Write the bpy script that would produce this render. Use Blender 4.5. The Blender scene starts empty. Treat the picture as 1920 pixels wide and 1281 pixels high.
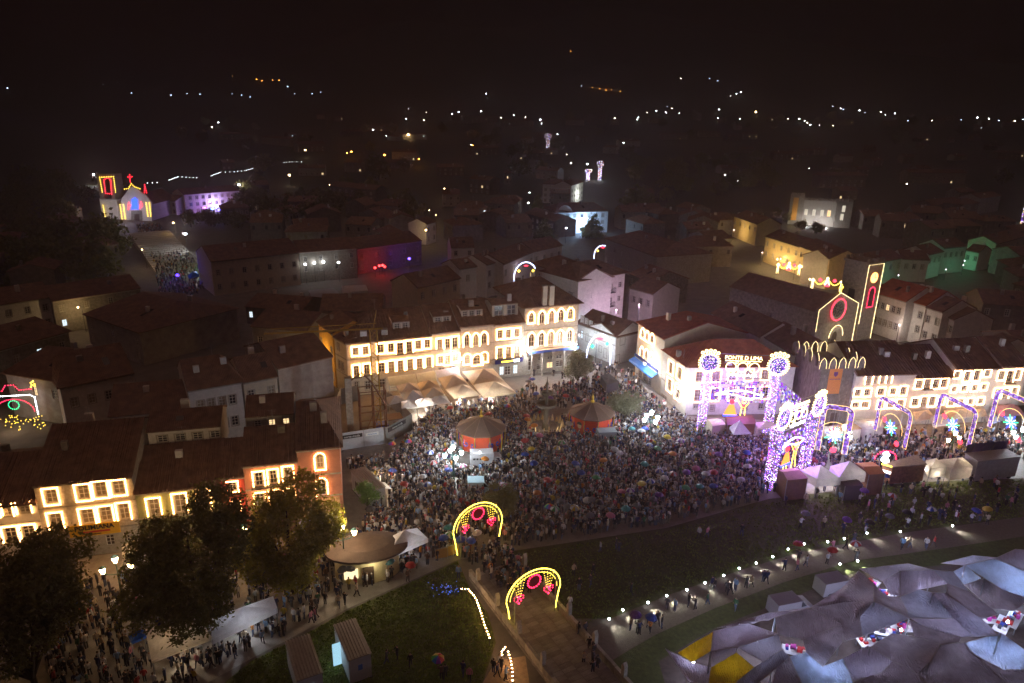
import bpy, bmesh, math, random
import numpy as np
from mathutils import Vector, Matrix
random.seed(7); rng = np.random.default_rng(11)
scene = bpy.context.scene
COL = scene.collection
# ------------------------------------------------------------------ camera
F = 1300.0; CX, CY = 960.0, 640.5; H = 50.0
PITCH = math.radians(18.4); ROLL = math.radians(1.07)
_fw = np.array([0, math.cos(PITCH), -math.sin(PITCH)])
_r0 = np.array([1.0, 0, 0]); _u0 = np.array([0, math.sin(PITCH), math.cos(PITCH)])
_ri = math.cos(ROLL)*_r0 + math.sin(ROLL)*_u0
_up = math.cos(ROLL)*_u0 - math.sin(ROLL)*_r0
CAM = np.array([0, 0, H])
cam = bpy.data.cameras.new('camera'); camo = bpy.data.objects.new('camera', cam); COL.objects.link(camo)
cam.sensor_width = 36.0; cam.lens = 36.0*F/1920.0; cam.clip_start = 1.0; cam.clip_end = 20000.0
_m = Matrix.Identity(4)
for i in range(3):
    _m[i][0] = _ri[i]; _m[i][1] = _up[i]; _m[i][2] = -_fw[i]; _m[i][3] = CAM[i]
camo.matrix_world = _m
scene.camera = camo
# ------------------------------------------------------------------ world, moon-weak sun, exposure
SUN_EL, SUN_AZ = math.radians(78), math.radians(205)     # weak town-glow from the river side
world = bpy.data.worlds.new('World'); scene.world = world; world.use_nodes = True
wn = world.node_tree; bgn = wn.nodes['Background']
sky = wn.nodes.new('ShaderNodeTexSky'); sky.sky_type = 'NISHITA'; sky.sun_disc = False
sky.sun_elevation = math.radians(-4.0); sky.sun_rotation = SUN_AZ
tint = wn.nodes.new('ShaderNodeMixRGB'); tint.blend_type = 'MULTIPLY'; tint.inputs[0].default_value = 1.0
tint.inputs[2].default_value = (1.0, 0.40, 1.0, 1)
wn.links.new(sky.outputs[0], tint.inputs[1]); wn.links.new(tint.outputs[0], bgn.inputs[0]); bgn.inputs[1].default_value = 0.0018
sun = bpy.data.lights.new('sun', 'SUN'); suno = bpy.data.objects.new('sun', sun); COL.objects.link(suno)
sun.energy = 0.27; sun.angle = math.radians(70); sun.color = (1.0, 0.58, 0.46)
_sd = Vector((math.sin(SUN_AZ)*math.cos(SUN_EL), math.cos(SUN_AZ)*math.cos(SUN_EL), math.sin(SUN_EL)))
suno.rotation_euler = _sd.to_track_quat('Z', 'Y').to_euler()
vs = scene.view_settings; vs.view_transform = 'Standard'; vs.look = 'None'; vs.exposure = 0.0; vs.gamma = 1.0
vs.use_curve_mapping = False
cy = scene.cycles
cy.max_bounces = 5; cy.diffuse_bounces = 2; cy.glossy_bounces = 2; cy.transmission_bounces = 3; cy.volume_bounces = 0
cy.transparent_max_bounces = 8; cy.sample_clamp_indirect = 3.0; cy.sample_clamp_direct = 0.0
cy.caustics_reflective = False; cy.caustics_refractive = False
try: cy.use_denoising = True; cy.use_light_tree = True
except Exception: pass

# ------------------------------------------------------------------ picking points
def ray(x, y):
    return _fw + _ri*((x-CX)/F) - _up*((y-CY)/F)
def G(x, y, z=0.0):
    d = ray(x, y); t = (z-H)/d[2]; return CAM + d*t
def P(w):
    d = np.asarray(w, float)-CAM; zz = d@_fw; return CX+F*(d@_ri)/zz, CY-F*(d@_up)/zz
def WP(a, b, x, y):
    a = np.asarray(a[:2]); b = np.asarray(b[:2]); e = (b-a)/np.linalg.norm(b-a); n = np.array([-e[1], e[0]])
    d = ray(x, y); t = ((a-CAM[:2])@n)/(d[:2]@n); q = CAM+d*t; return float((q[:2]-a)@e), float(q[2])
def HZ(X, Y, ytop):
    lo, hi = -5.0, 60.0
    for _ in range(40):
        m = (lo+hi)/2
        if P((X, Y, m))[1] > ytop: lo = m
        else: hi = m
    return (lo+hi)/2
def terrain(x, y):
    """town on the flat, the valley side and hills rising behind it"""
    d = math.hypot(x, y); z = 0.0
    if d > 420:
        t = (d-420)/600.0; z += 14*t*t/(1+0.35*t)
    if d > 1200:
        z += (d-1200)*0.105*(0.8+0.35*math.sin(x*0.0016+1.2)+0.2*math.sin(x*0.0043+y*0.0011))
    hx, hy = (x+230)/110.0, (y-350)/90.0            # chapel mound
    z += 4.0*math.exp(-(hx*hx+hy*hy))
    return z
def T(x, y):
    """pixel -> point on the terrain"""
    d = ray(x, y); d = d/np.linalg.norm(d); t = 30.0
    for _ in range(4000):
        q = CAM+d*t
        if q[2] <= terrain(q[0], q[1]): break
        t += max(0.4, t*0.004)
        if t > 9000: break
    return q
# ------------------------------------------------------------------ materials
MATS = {}
def mat(name, col, rough=0.8, var=0.25, scale=3.0, bump=0.0, metal=0.0, spec=0.3, trans=0.0, objcol=False, attr=None, stretch=None):
    if name in MATS: return MATS[name]
    m = bpy.data.materials.new(name); m.use_nodes = True; n = m.node_tree.nodes; l = m.node_tree.links
    b = n['Principled BSDF']; b.inputs['Roughness'].default_value = rough; b.inputs['Metallic'].default_value = metal
    b.inputs['Specular IOR Level'].default_value = spec
    if objcol:
        src = n.new('ShaderNodeObjectInfo').outputs['Color']
    elif attr:
        a = n.new('ShaderNodeAttribute'); a.attribute_name = attr; src = a.outputs['Color']
    else:
        r = n.new('ShaderNodeRGB'); r.outputs[0].default_value = (*col, 1); src = r.outputs[0]
    if var > 0:
        tc = n.new('ShaderNodeTexCoord'); mp = n.new('ShaderNodeMapping'); l.new(tc.outputs['Object'], mp.inputs[0])
        if stretch: mp.inputs['Scale'].default_value = stretch
        nz = n.new('ShaderNodeTexNoise'); nz.inputs['Scale'].default_value = scale; nz.inputs['Detail'].default_value = 6; nz.inputs['Roughness'].default_value = 0.65
        l.new(mp.outputs[0], nz.inputs[0])
        mr = n.new('ShaderNodeMapRange'); mr.inputs[1].default_value = 0.3; mr.inputs[2].default_value = 0.7
        mr.inputs[3].default_value = 1-var; mr.inputs[4].default_value = 1+var*0.5; l.new(nz.outputs[0], mr.inputs[0])
        mx = n.new('ShaderNodeMixRGB'); mx.blend_type = 'MULTIPLY'; mx.inputs[0].default_value = 1.0
        l.new(src, mx.inputs[1]); l.new(mr.outputs[0], mx.inputs[2]); src = mx.outputs[0]
        if bump > 0:
            bp = n.new('ShaderNodeBump'); bp.inputs['Strength'].default_value = bump; bp.inputs['Distance'].default_value = 0.1
            l.new(nz.outputs[0], bp.inputs['Height']); l.new(bp.outputs[0], b.inputs['Normal'])
    l.new(src, b.inputs['Base Color'])
    if trans > 0:
        tr = n.new('ShaderNodeBsdfTranslucent'); l.new(src, tr.inputs[0]); ms = n.new('ShaderNodeMixShader'); ms.inputs[0].default_value = trans
        l.new(b.outputs[0], ms.inputs[1]); l.new(tr.outputs[0], ms.inputs[2]); l.new(ms.outputs[0], n['Material Output'].inputs[0])
    MATS[name] = m; return m
def emis(name, col, s, attr=None):
    if name in MATS: return MATS[name]
    m = bpy.data.materials.new(name); m.use_nodes = True; n = m.node_tree.nodes; l = m.node_tree.links
    n.remove(n['Principled BSDF']); e = n.new('ShaderNodeEmission'); e.inputs[0].default_value = (*col, 1); e.inputs[1].default_value = s
    if attr:
        a = n.new('ShaderNodeAttribute'); a.attribute_name = attr; l.new(a.outputs['Color'], e.inputs[0])
    l.new(e.outputs[0], n['Material Output'].inputs[0]); MATS[name] = m; return m
def tile_mat(name, col):
    """clay pan tiles: rows of rolls in object space along local x, courses along the slope"""
    m = mat(name, col, rough=0.85, var=0.45, scale=0.9, spec=0.2); n = m.node_tree.nodes; l = m.node_tree.links
    tc = n.new('ShaderNodeTexCoord')
    w = n.new('ShaderNodeTexWave'); w.wave_type = 'BANDS'; w.bands_direction = 'X'; w.inputs['Scale'].default_value = 1.3; w.inputs['Distortion'].default_value = 0.6
    l.new(tc.outputs['Object'], w.inputs[0])
    bp = n.new('ShaderNodeBump'); bp.inputs['Strength'].default_value = 0.6; bp.inputs['Distance'].default_value = 0.12
    l.new(w.outputs[0], bp.inputs['Height']); l.new(bp.outputs[0], n['Principled BSDF'].inputs['Normal']); return m
M_ROOF = tile_mat('clay_roof_dark', (0.22, 0.13, 0.085)); M_ROOF2 = tile_mat('clay_roof_red', (0.36, 0.11, 0.055))
M_ROOF3 = tile_mat('clay_roof_brown', (0.19, 0.11, 0.075))
M_WHITE = mat('lime_plaster', (0.66, 0.62, 0.57), 0.9, 0.18, 1.3, 0.1); M_CREAM = mat('cream_plaster', (0.62, 0.54, 0.42), 0.9, 0.18, 1.3, 0.1)
M_PINK = mat('pink_plaster', (0.50, 0.22, 0.15), 0.9, 0.15, 1.3); M_RED = mat('red_plaster', (0.42, 0.06, 0.045), 0.9, 0.2, 1.5)
M_GREEN = mat('green_tile_wall', (0.26, 0.28, 0.13), 0.6, 0.2, 5); M_GREYW = mat('grey_render', (0.36, 0.33, 0.30), 0.95, 0.35, 0.7)
M_GRANITE = mat('granite', (0.27, 0.24, 0.20), 0.9, 0.5, 1.6, 0.5); M_STONE = mat('pale_granite', (0.40, 0.36, 0.30), 0.9, 0.35, 2.5, 0.3)
M_TOWER = mat('weathered_granite', (0.20, 0.165, 0.15), 0.95, 0.6, 1.3, 0.7, stretch=(1.6, 1.6, 0.6)); M_YELLOW = mat('ochre_plaster', (0.72, 0.40, 0.06), 0.9, 0.15, 1.2)
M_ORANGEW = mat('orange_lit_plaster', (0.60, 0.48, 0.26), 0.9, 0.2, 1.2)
M_GLASS = mat('window_glass', (0.035, 0.035, 0.04), 0.12, 0, spec=0.6); M_CURT = mat('curtained_pane', (0.30, 0.25, 0.18), 0.4, 0.3, 2.0)
M_FRAME = mat('white_joinery', (0.62, 0.58, 0.52), 0.6, 0.1, 4); M_DOOR = mat('dark_wood', (0.07, 0.045, 0.03), 0.6, 0.3, 3)
M_IRON = mat('wrought_iron', (0.03, 0.03, 0.032), 0.5, 0); M_SHUT = mat('roller_shutter', (0.40, 0.35, 0.28), 0.7, 0.1, 4)
M_WALLL = mat('lit_pane_dummy', (0.3, 0.3, 0.3))
E_PANEW = emis('lit_pane_warm', (1.0, 0.72, 0.36), 1.6); E_PANEC = emis('lit_pane_cool', (0.75, 0.9, 1.0), 1.6)
E_BULB = emis('bulb_warm', (1.0, 0.50, 0.17), 46.0); E_BULBM = emis('bulb_warm_museum', (1.0, 0.52, 0.22), 14.0); E_BULBL = emis('bulb_warm_avenue', (1.0, 0.48, 0.15), 30.0); E_BULBN = emis('bulb_warm_east', (1.0, 0.54, 0.26), 22.0)
E_BULBY = emis('bulb_yellow', (1.0, 0.66, 0.07), 6.0)
E_BULBR = emis('bulb_red', (1.0, 0.03, 0.05), 5.0); E_BULBW = emis('bulb_white', (0.92, 0.95, 1.0), 20.0)
E_BULBB = emis('bulb_blue', (0.02, 0.06, 1.0), 7.0); E_BULBG = emis('bulb_green', (0.03, 1.0, 0.35), 5.0)
E_LAMPW = emis('lantern_white', (0.85, 0.95, 1.0), 40.0); E_LAMPY = emis('lantern_warm', (1.0, 0.66, 0.3), 40.0); E_LAMPO = emis('lantern_sodium', (1.0, 0.36, 0.05), 40.0)
E_ATTR = emis('led_net', (1, 1, 1), 2.2, attr='Col')
M_STEEL = mat('galvanised_steel', (0.35, 0.35, 0.36), 0.4, 0.1, 4, metal=0.8)
# ------------------------------------------------------------------ mesh builder
class MB:
    def __init__(s): s.v = []; s.f = []; s.mi = []; s.c = None
    def add(s, vs, fs, mi=0):
        o = len(s.v); s.v += [tuple(map(float, q)) for q in vs]; s.f += [tuple(o+i for i in f) for f in fs]; s.mi += [mi]*len(fs); return s
    def box(s, x0, x1, y0, y1, z0, z1, mi=0):
        return s.add([(x0,y0,z0),(x1,y0,z0),(x1,y1,z0),(x0,y1,z0),(x0,y0,z1),(x1,y0,z1),(x1,y1,z1),(x0,y1,z1)],
            [(0,3,2,1),(4,5,6,7),(0,1,5,4),(1,2,6,5),(2,3,7,6),(3,0,4,7)], mi)
    def quad(s, *q, mi=0): return s.add(q, [tuple(range(len(q)))], mi)
    def prism(s, poly, z0, z1, mi=0):
        n = len(poly); vs = [(x, y, z0) for x, y in poly]+[(x, y, z1) for x, y in poly]
        fs = [tuple(range(n-1, -1, -1)), tuple(range(n, 2*n))]+[(i, (i+1) % n, n+(i+1) % n, n+i) for i in range(n)]
        return s.add(vs, fs, mi)
    def prismy(s, poly, y0, y1, mi=0):
        """polygon in x,z extruded along y"""
        n = len(poly); vs = [(x, y0, z) for x, z in poly]+[(x, y1, z) for x, z in poly]
        fs = [tuple(range(n)), tuple(range(2*n-1, n-1, -1))]+[(i, n+i, n+(i+1) % n, (i+1) % n) for i in range(n)]
        return s.add(vs, fs, mi)
    def lathe(s, prof, n=10, cx=0, cy_=0, mi=0, ph=0.0):
        vs = []; fs = []
        for r, z in prof:
            for k in range(n):
                a = ph+2*math.pi*k/n; vs.append((cx+r*math.cos(a), cy_+r*math.sin(a), z))
        for i in range(len(prof)-1):
            for k in range(n):
                fs.append((i*n+k, i*n+(k+1) % n, (i+1)*n+(k+1) % n, (i+1)*n+k))
        fs.append(tuple(range(n-1, -1, -1))); fs.append(tuple((len(prof)-1)*n+k for k in range(n)))
        return s.add(vs, fs, mi)
    def tube(s, pts, r, n=5, mi=0, closed=False):
        pts = [Vector(p) for p in pts]; vs = []; fs = []; N = len(pts)
        rr = r if isinstance(r, (list, tuple)) else [r]*N
        for i, p in enumerate(pts):
            if closed: t = pts[(i+1) % N]-pts[i-1]
            else: t = pts[min(i+1, N-1)]-pts[max(i-1, 0)]
            t.normalize(); a = t.cross(Vector((0, 0, 1)))
            if a.length < 1e-3: a = t.cross(Vector((1, 0, 0)))
            a.normalize(); b = t.cross(a)
            for k in range(n):
                q = 2*math.pi*k/n; vs.append(p+(a*math.cos(q)+b*math.sin(q))*rr[i])
        for i in range(N if closed else N-1):
            j = (i+1) % N
            for k in range(n): fs.append((i*n+k, i*n+(k+1) % n, j*n+(k+1) % n, j*n+k))
        if not closed: fs.append(tuple(range(n-1, -1, -1))); fs.append(tuple((N-1)*n+k for k in range(n)))
        return s.add(vs, fs, mi)
    def octa(s, p, r, mi=0):
        x, y, z = p
        return s.add([(x+r,y,z),(x-r,y,z),(x,y+r,z),(x,y-r,z),(x,y,z+r),(x,y,z-r)],
            [(0,2,4),(2,1,4),(1,3,4),(3,0,4),(2,0,5),(1,2,5),(3,1,5),(0,3,5)], mi)
    def bulbs(s, pts, step=0.2, r=0.07, closed=False, mi=0):
        pts = [np.array(p, float) for p in pts]
        if closed: pts = pts+[pts[0]]
        for p, q in zip(pts[:-1], pts[1:]):
            L = np.linalg.norm(q-p); n = max(1, int(round(L/step)))
            for k in range(n): s.octa(p+(q-p)*(k/n), r, mi)
        if not closed: s.octa(pts[-1], r, mi)
        return s
    def mesh(s, name, mats, smooth=False):
        me = bpy.data.meshes.new(name); me.from_pydata(s.v, [], s.f)
        for m in (mats if isinstance(mats, (list, tuple)) else [mats]): me.materials.append(m)
        if any(s.mi): me.polygons.foreach_set('material_index', s.mi)
        if s.c is not None:
            at = me.color_attributes.new('Col', 'FLOAT_COLOR', 'POINT'); at.data.foreach_set('color', np.asarray(s.c, np.float32).ravel())
        if smooth: me.polygons.foreach_set('use_smooth', [True]*len(me.polygons))
        me.update(); return me
    def build(s, name, mats, parent=None, loc=None, rz=None, smooth=False, **kw):
        return put(name, s.mesh(name, mats, smooth), parent, loc, rz, **kw)
def put(name, me, parent=None, loc=None, rz=None, label=None, cat=None, group=None, kind=None, color=None):
    o = bpy.data.objects.new(name, me); COL.objects.link(o)
    if parent is not None: o.parent = parent
    if loc is not None: o.location = tuple(map(float, loc))
    if rz is not None: o.rotation_euler = (0, 0, rz)
    if label: o['label'] = label
    if cat: o['category'] = cat
    if group: o['group'] = group
    if kind: o['kind'] = kind
    if color: o.color = color
    return o
def thing(name, label, cat, loc=(0, 0, 0), rz=0.0, group=None):
    return put(name, None, None, loc, rz, label, cat, group)
def copy_tree(o, parent=None):
    c = o.copy(); COL.objects.link(c); c.parent = parent
    for ch in list(o.children): copy_tree(ch, c)
    return c
def text_mesh(s, size, mats, ext=0.02, bold=0.0):
    cu = bpy.data.curves.new('lettering', 'FONT'); cu.body = s; cu.size = size; cu.align_x = 'CENTER'; cu.align_y = 'CENTER'; cu.extrude = ext; cu.offset = bold; cu.resolution_u = 2
    o = bpy.data.objects.new('tmp', cu); COL.objects.link(o); dg = bpy.context.evaluated_depsgraph_get()
    me = bpy.data.meshes.new_from_object(o.evaluated_get(dg)); bpy.data.objects.remove(o); bpy.data.curves.remove(cu)
    me.materials.clear(); me.materials.append(mats); return me
def upright(o):     # lettering lies in x,y: stand it up facing -y
    o.rotation_euler = (math.pi/2, 0, 0); return o
def lamp_light(parent, loc, power, col=(1, 1, 1), r=0.3, name='lamp_light'):
    d = bpy.data.lights.new(name, 'POINT'); d.energy = power; d.color = col; d.shadow_soft_size = r
    o = bpy.data.objects.new(name, d); COL.objects.link(o); o.parent = parent; o.location = loc; return o
# ------------------------------------------------------------------ the setting
def ground_sheet():
    rs = list(np.linspace(0, 420, 22))+list(np.geomspace(450, 4600, 48)); n = 96
    mb = MB(); vs = []; fs = []
    for r in rs:
        for k in range(n):
            a = 2*math.pi*k/n; x, y = r*math.cos(a), r*math.sin(a)
            vs.append((x, y, terrain(x, y) if y > -50 else terrain(x, abs(y))*0.2))
    for i in range(len(rs)-1):
        for k in range(n):
            fs.append((i*n+k, (i+1)*n+k, (i+1)*n+(k+1) % n, i*n+(k+1) % n))
    mb.add(vs, fs)
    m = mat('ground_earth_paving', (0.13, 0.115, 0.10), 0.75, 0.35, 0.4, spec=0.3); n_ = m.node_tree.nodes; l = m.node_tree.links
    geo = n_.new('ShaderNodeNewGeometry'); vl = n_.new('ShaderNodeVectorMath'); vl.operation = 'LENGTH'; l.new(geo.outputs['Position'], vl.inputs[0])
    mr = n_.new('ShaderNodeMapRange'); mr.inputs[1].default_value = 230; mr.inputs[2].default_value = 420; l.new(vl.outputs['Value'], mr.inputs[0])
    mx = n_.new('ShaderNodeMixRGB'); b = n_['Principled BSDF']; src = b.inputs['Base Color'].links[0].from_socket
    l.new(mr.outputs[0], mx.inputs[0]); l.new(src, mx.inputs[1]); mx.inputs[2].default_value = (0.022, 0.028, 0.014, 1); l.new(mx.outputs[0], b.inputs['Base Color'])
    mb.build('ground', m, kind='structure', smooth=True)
ground_sheet()
def sheet(name, px, z, m, kind='structure'):
    pts = [G(x, y)[:2] for x, y in px]; mb = MB(); mb.prism(pts, z-0.25, z); return mb.build(name, m, kind=kind)
M_GRASS = mat('lawn_grass', (0.065, 0.075, 0.02), 0.9, 0.5, 2.0, 0.5); M_PATH = mat('gravel_path', (0.14, 0.11, 0.09), 0.95, 0.3, 3)
M_PAVE = mat('square_paving', (0.22, 0.20, 0.18), 0.6, 0.3, 1.0, spec=0.4); M_SLAB = mat('bridge_slab_granite', (0.24, 0.22, 0.22), 0.6, 0.35, 2.0, 0.2)
PATHU = [(1085,1190),(1145,1160),(1250,1117),(1390,1069),(1500,1036),(1690,1000),(1800,985),(2100,948)]
PATHL = [(2100,980),(1920,1006),(1780,1027),(1600,1052),(1470,1092),(1340,1141),(1230,1190),(1120,1255)]
sheet('lawn', [(858,1052),(770,1092),(650,1146),(560,1196),(470,1240),(360,1330),(930,1330),(905,1281),(930,1205),(915,1150),(880,1100)], 0.012, mat('lawn_grass_lit', (0.09, 0.11, 0.02), 0.9, 0.5, 2.0, 0.5))  # greener lawn colour with the ramp bulbs' light put into it
sheet('lawn', [(960,1034),(1250,990),(1440,936),(1700,905),(2100,890),(2100,945)]+PATHU[::-1][1:-1]+[(1065,1160),(1000,1080)], 0.012, M_GRASS)
sheet('path', PATHU+PATHL, 0.02, M_PATH)
sheet('lawn', PATHL+[(1130,1330),(1260,1330),(1235,1240),(1340,1178),(1600,1075),(2100,1030)], 0.012, M_GRASS)
sheet('pavement', [(2100,1030),(1600,1075),(1340,1178),(1235,1240),(1260,1330),(2100,1330)], 0.012, mat('trodden_earth', (.10,.075,.065), .95, .4, 1.5))
sheet('pavement', [(640,850),(730,770),(970,735),(1000,705),(1190,690),(1290,780),(1480,790),(2100,770),(2100,895),(1700,910),(1440,938),(1250,992),(950,1034),(858,1050),(650,1142),(470,1236),(300,1330),(-200,1330),(-200,1090),(630,985),(640,900)], 0.006, M_PAVE)
sheet('path', [(905,1281),(930,1240),(985,1230),(1000,1330),(780,1330)], 0.022, mat('ramp_paving', (0.36, 0.26, 0.16), 0.9, 0.3, 2))
E_BUF = None
# ------------------------------------------------------------------ houses
def quad_cells(mb, W, z0, z1, ops, y=0.0, mi=0):
    us = sorted({0.0, W}|{o[k] for o in ops for k in (0, 1) if 0 < o[k] < W}); zs = sorted({z0, z1}|{o[k] for o in ops for k in (2, 3) if z0 < o[k] < z1})
    for i in range(len(us)-1):
        for j in range(len(zs)-1):
            u, z = (us[i]+us[i+1])/2, (zs[j]+zs[j+1])/2
            if any(o[0] < u < o[1] and o[2] < z < o[3] for o in ops): continue
            mb.quad((us[i], y, zs[j]), (us[i+1], y, zs[j]), (us[i+1], y, zs[j+1]), (us[i], y, zs[j+1]), mi=mi)
    for o in ops:
        a, b, c, d = o[:4]; t = y+0.22
        mb.quad((a,y,c),(a,t,c),(a,t,d),(a,y,d), mi=mi); mb.quad((b,y,c),(b,y,d),(b,t,d),(b,t,c), mi=mi)
        mb.quad((a,y,c),(b,y,c),(b,t,c),(a,t,c), mi=mi); mb.quad((a,y,d),(a,t,d),(b,t,d),(b,y,d), mi=mi)
_cache = {}
def cached(key, fn):
    if key not in _cache: _cache[key] = fn()
    return _cache[key]
def arch_pts(w, h, pointed, off=0.0, n=7):
    """outline of an arched opening, bottom-left over the top to bottom-right; origin at bottom-left"""
    hw = w/2+off; sp = h-(w*0.62 if pointed else w*0.5); pts = [(w/2-hw, -off*0), (w/2-hw, sp)]
    top = h+off-sp
    for k in range(1, n):
        t = k/n; a = math.pi*(1-t)
        x = math.cos(a); zc = math.sin(a)
        if pointed: zc = (1-abs(x)**1.6)**0.9
        pts.append((w/2+hw*x, sp+top*zc))
    pts += [(w/2+hw, sp), (w/2+hw, 0)]; return pts
def string_mesh(w, h, style, kind, off=0.24, step=0.22, r=0.10, m=None):
    def fn():
        mb = MB(); y = -0.16
        if kind in ('arch', 'round'):
            pts = [(x, y, z) for x, z in arch_pts(w, h, kind == 'arch', off)]
            if style == 'full': pts[0] = (pts[0][0], y, -off); pts[-1] = (pts[-1][0], y, -off); mb.bulbs(pts, step, r, True)
            else: mb.bulbs(pts, step, r)
        else:
            q = [(-off, y, -off if style == 'full' else 0), (-off, y, h+off), (w+off, y, h+off), (w+off, y, -off if style == 'full' else 0)]
            if style == 'sides': mb.bulbs(q[:2], step, r); mb.bulbs(q[2:], step, r)
            else: mb.bulbs(q, step, r, style == 'full')
        return mb.mesh('light_string', m or E_BULB)
    return cached(('str', w, h, style, kind, off, step, r, (m or E_BULB).name), fn)
def add_window(root, u0, u1, z0, z1, kind='rect', pane=None, style=None, surround=M_STONE, frame=M_FRAME, detail=True, balcony=False, y=0.0, strm=None, step=0.22, br=0.10, off=0.26, sill=False):
    w, h = round(u1-u0, 2), round(z1-z0, 2); pane = pane or M_GLASS
    def pm():
        mb = MB(); mb.box(0.0, w, 0.15, 0.19, 0, h); return mb.mesh('window', pane)
    o = put('door' if kind == 'door' else 'window', cached(('pane', w, h, pane.name), pm), root, (u0, y, z0))
    if detail:
        def fm():
            mb = MB(); t = 0.07
            for a, b, c, d in ((0,t,0,h),(w-t,w,0,h),(t,w-t,0,t),(t,w-t,h-t,h),(w/2-.035,w/2+.035,t,h-t),(t,w/2-.035,h*.7-.03,h*.7+.03),(w/2+.035,w-t,h*.7-.03,h*.7+.03),(t,w/2-.035,h*.36-.02,h*.36+.02),(w/2+.035,w-t,h*.36-.02,h*.36+.02)):
                mb.box(a, b, 0.09, 0.148, c, d)
            return mb.mesh('frame', frame)
        put('frame', cached(('frm', w, h, frame.name), fm), o)
        def sm():
            mb = MB(); t = 0.15
            if kind in ('arch', 'round'):
                inn = arch_pts(w, h, kind == 'arch'); out = arch_pts(w, h, kind == 'arch', t)
                n = len(inn)
                for i in range(n-1):
                    a, b, c, d = inn[i], inn[i+1], out[i+1], out[i]
                    mb.quad((d[0],-.05,d[1]),(c[0],-.05,c[1]),(b[0],-.05,b[1]),(a[0],-.05,a[1])); mb.quad((a[0],-.05,a[1]),(b[0],-.05,b[1]),(b[0],.14,b[1]),(a[0],.14,a[1]))
                    mb.quad((c[0],-.05,c[1]),(d[0],-.05,d[1]),(d[0],.0,d[1]),(c[0],.0,c[1]))
                k = n//2                      # spandrels closing the square corners of the opening
                for i in range(1, k): mb.quad((0,.01,h),(inn[i][0],.01,inn[i][1]),(inn[i+1][0],.01,inn[i+1][1])); mb.quad((w,.01,h),(inn[n-2-i][0],.01,inn[n-2-i][1]),(inn[n-1-i][0],.01,inn[n-1-i][1]))
            else:
                mb.box(-t, 0, -.05, .02, -t, h+t); mb.box(w, w+t, -.05, .02, -t, h+t); mb.box(0, w, -.05, .02, h, h+t); mb.box(0, w, -.05, .02, -t, 0)
            return mb.mesh('surround', surround)
        put('surround', cached(('sur', w, h, kind, surround.name), sm), o)
    if style: put('light_string', string_mesh(w, h, style, kind, off, step, br, strm), o, kind='stuff')
    if balcony:
        def bm():
            mb = MB(); mb.box(-.45, w+.45, -.75, -.055, -.16, -.02)
            for k in range(int((w+.9)/.14)+1): x = -.43+k*.14; mb.box(x-.012, x+.012, -.73, -.706, -.02, .93)
            mb.box(-.45, w+.45, -.75, -.70, .93, .98); mb.box(-.45, -.41, -.70, -.06, .93, .98); mb.box(w+.41, w+.45, -.70, -.06, .93, .98)
            return mb.mesh('balcony', M_IRON)
        put('balcony', cached(('bal', w), bm), o)
    return o
def roof_mesh(W, D, ze, rise, hipL, hipR, ov, m, y0=None):
    f0, b0 = -ov, D+ov; L, R = (-ov if hipL else -0.12), (W+ov if hipR else W+0.12); yr = D/2 if y0 is None else y0
    mb = MB(); t = 0.16
    A = [(L,f0,ze),(R,f0,ze),(R,b0,ze),(L,b0,ze),(hipL if hipL else L,yr,ze+rise),(W-hipR if hipR else R,yr,ze+rise)]
    B = [(x, y, z+t) for x, y, z in A[:4]]
    mb.add([*A[:4], *B, (A[4][0], A[4][1], A[4][2]+t), (A[5][0], A[5][1], A[5][2]+t)],
        [(3,2,1,0),(0,1,5,4),(1,2,6,5),(2,3,7,6),(3,0,4,7),(4,5,9,8),(6,7,8,9),(5,6,9),(7,4,8)])
    return mb.mesh('roof', m)
def tile_rolls(W, D, ze, rise, hipL, hipR, ov, yr, m, pitch=0.5):
    mb = MB(); t = 0.16; n = int(W/pitch); sl = (rise)/(yr+ov)
    for k in range(n+1):
        x = k*W/n; f = 1.0
        if hipL and x < hipL: f = max(0.05, (x+ov)/(hipL+ov))
        if hipR and x > W-hipR: f = max(0.05, (W+ov-x)/(hipR+ov))
        y1 = -ov+(yr+ov)*f; z1 = ze+t+(y1+ov)*sl; z0 = ze+t; w = 0.1; r = 0.09
        vs = [(x-w,-ov-.05,z0-.02),(x,-ov-.05,z0+r),(x+w,-ov-.05,z0-.02),(x-w,y1,z1-.02),(x,y1,z1+r),(x+w,y1,z1-.02)]
        mb.add(vs, [(0,1,4,3),(1,2,5,4),(0,2,1)])
    return mb.mesh('roof_tiles', m)
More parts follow.
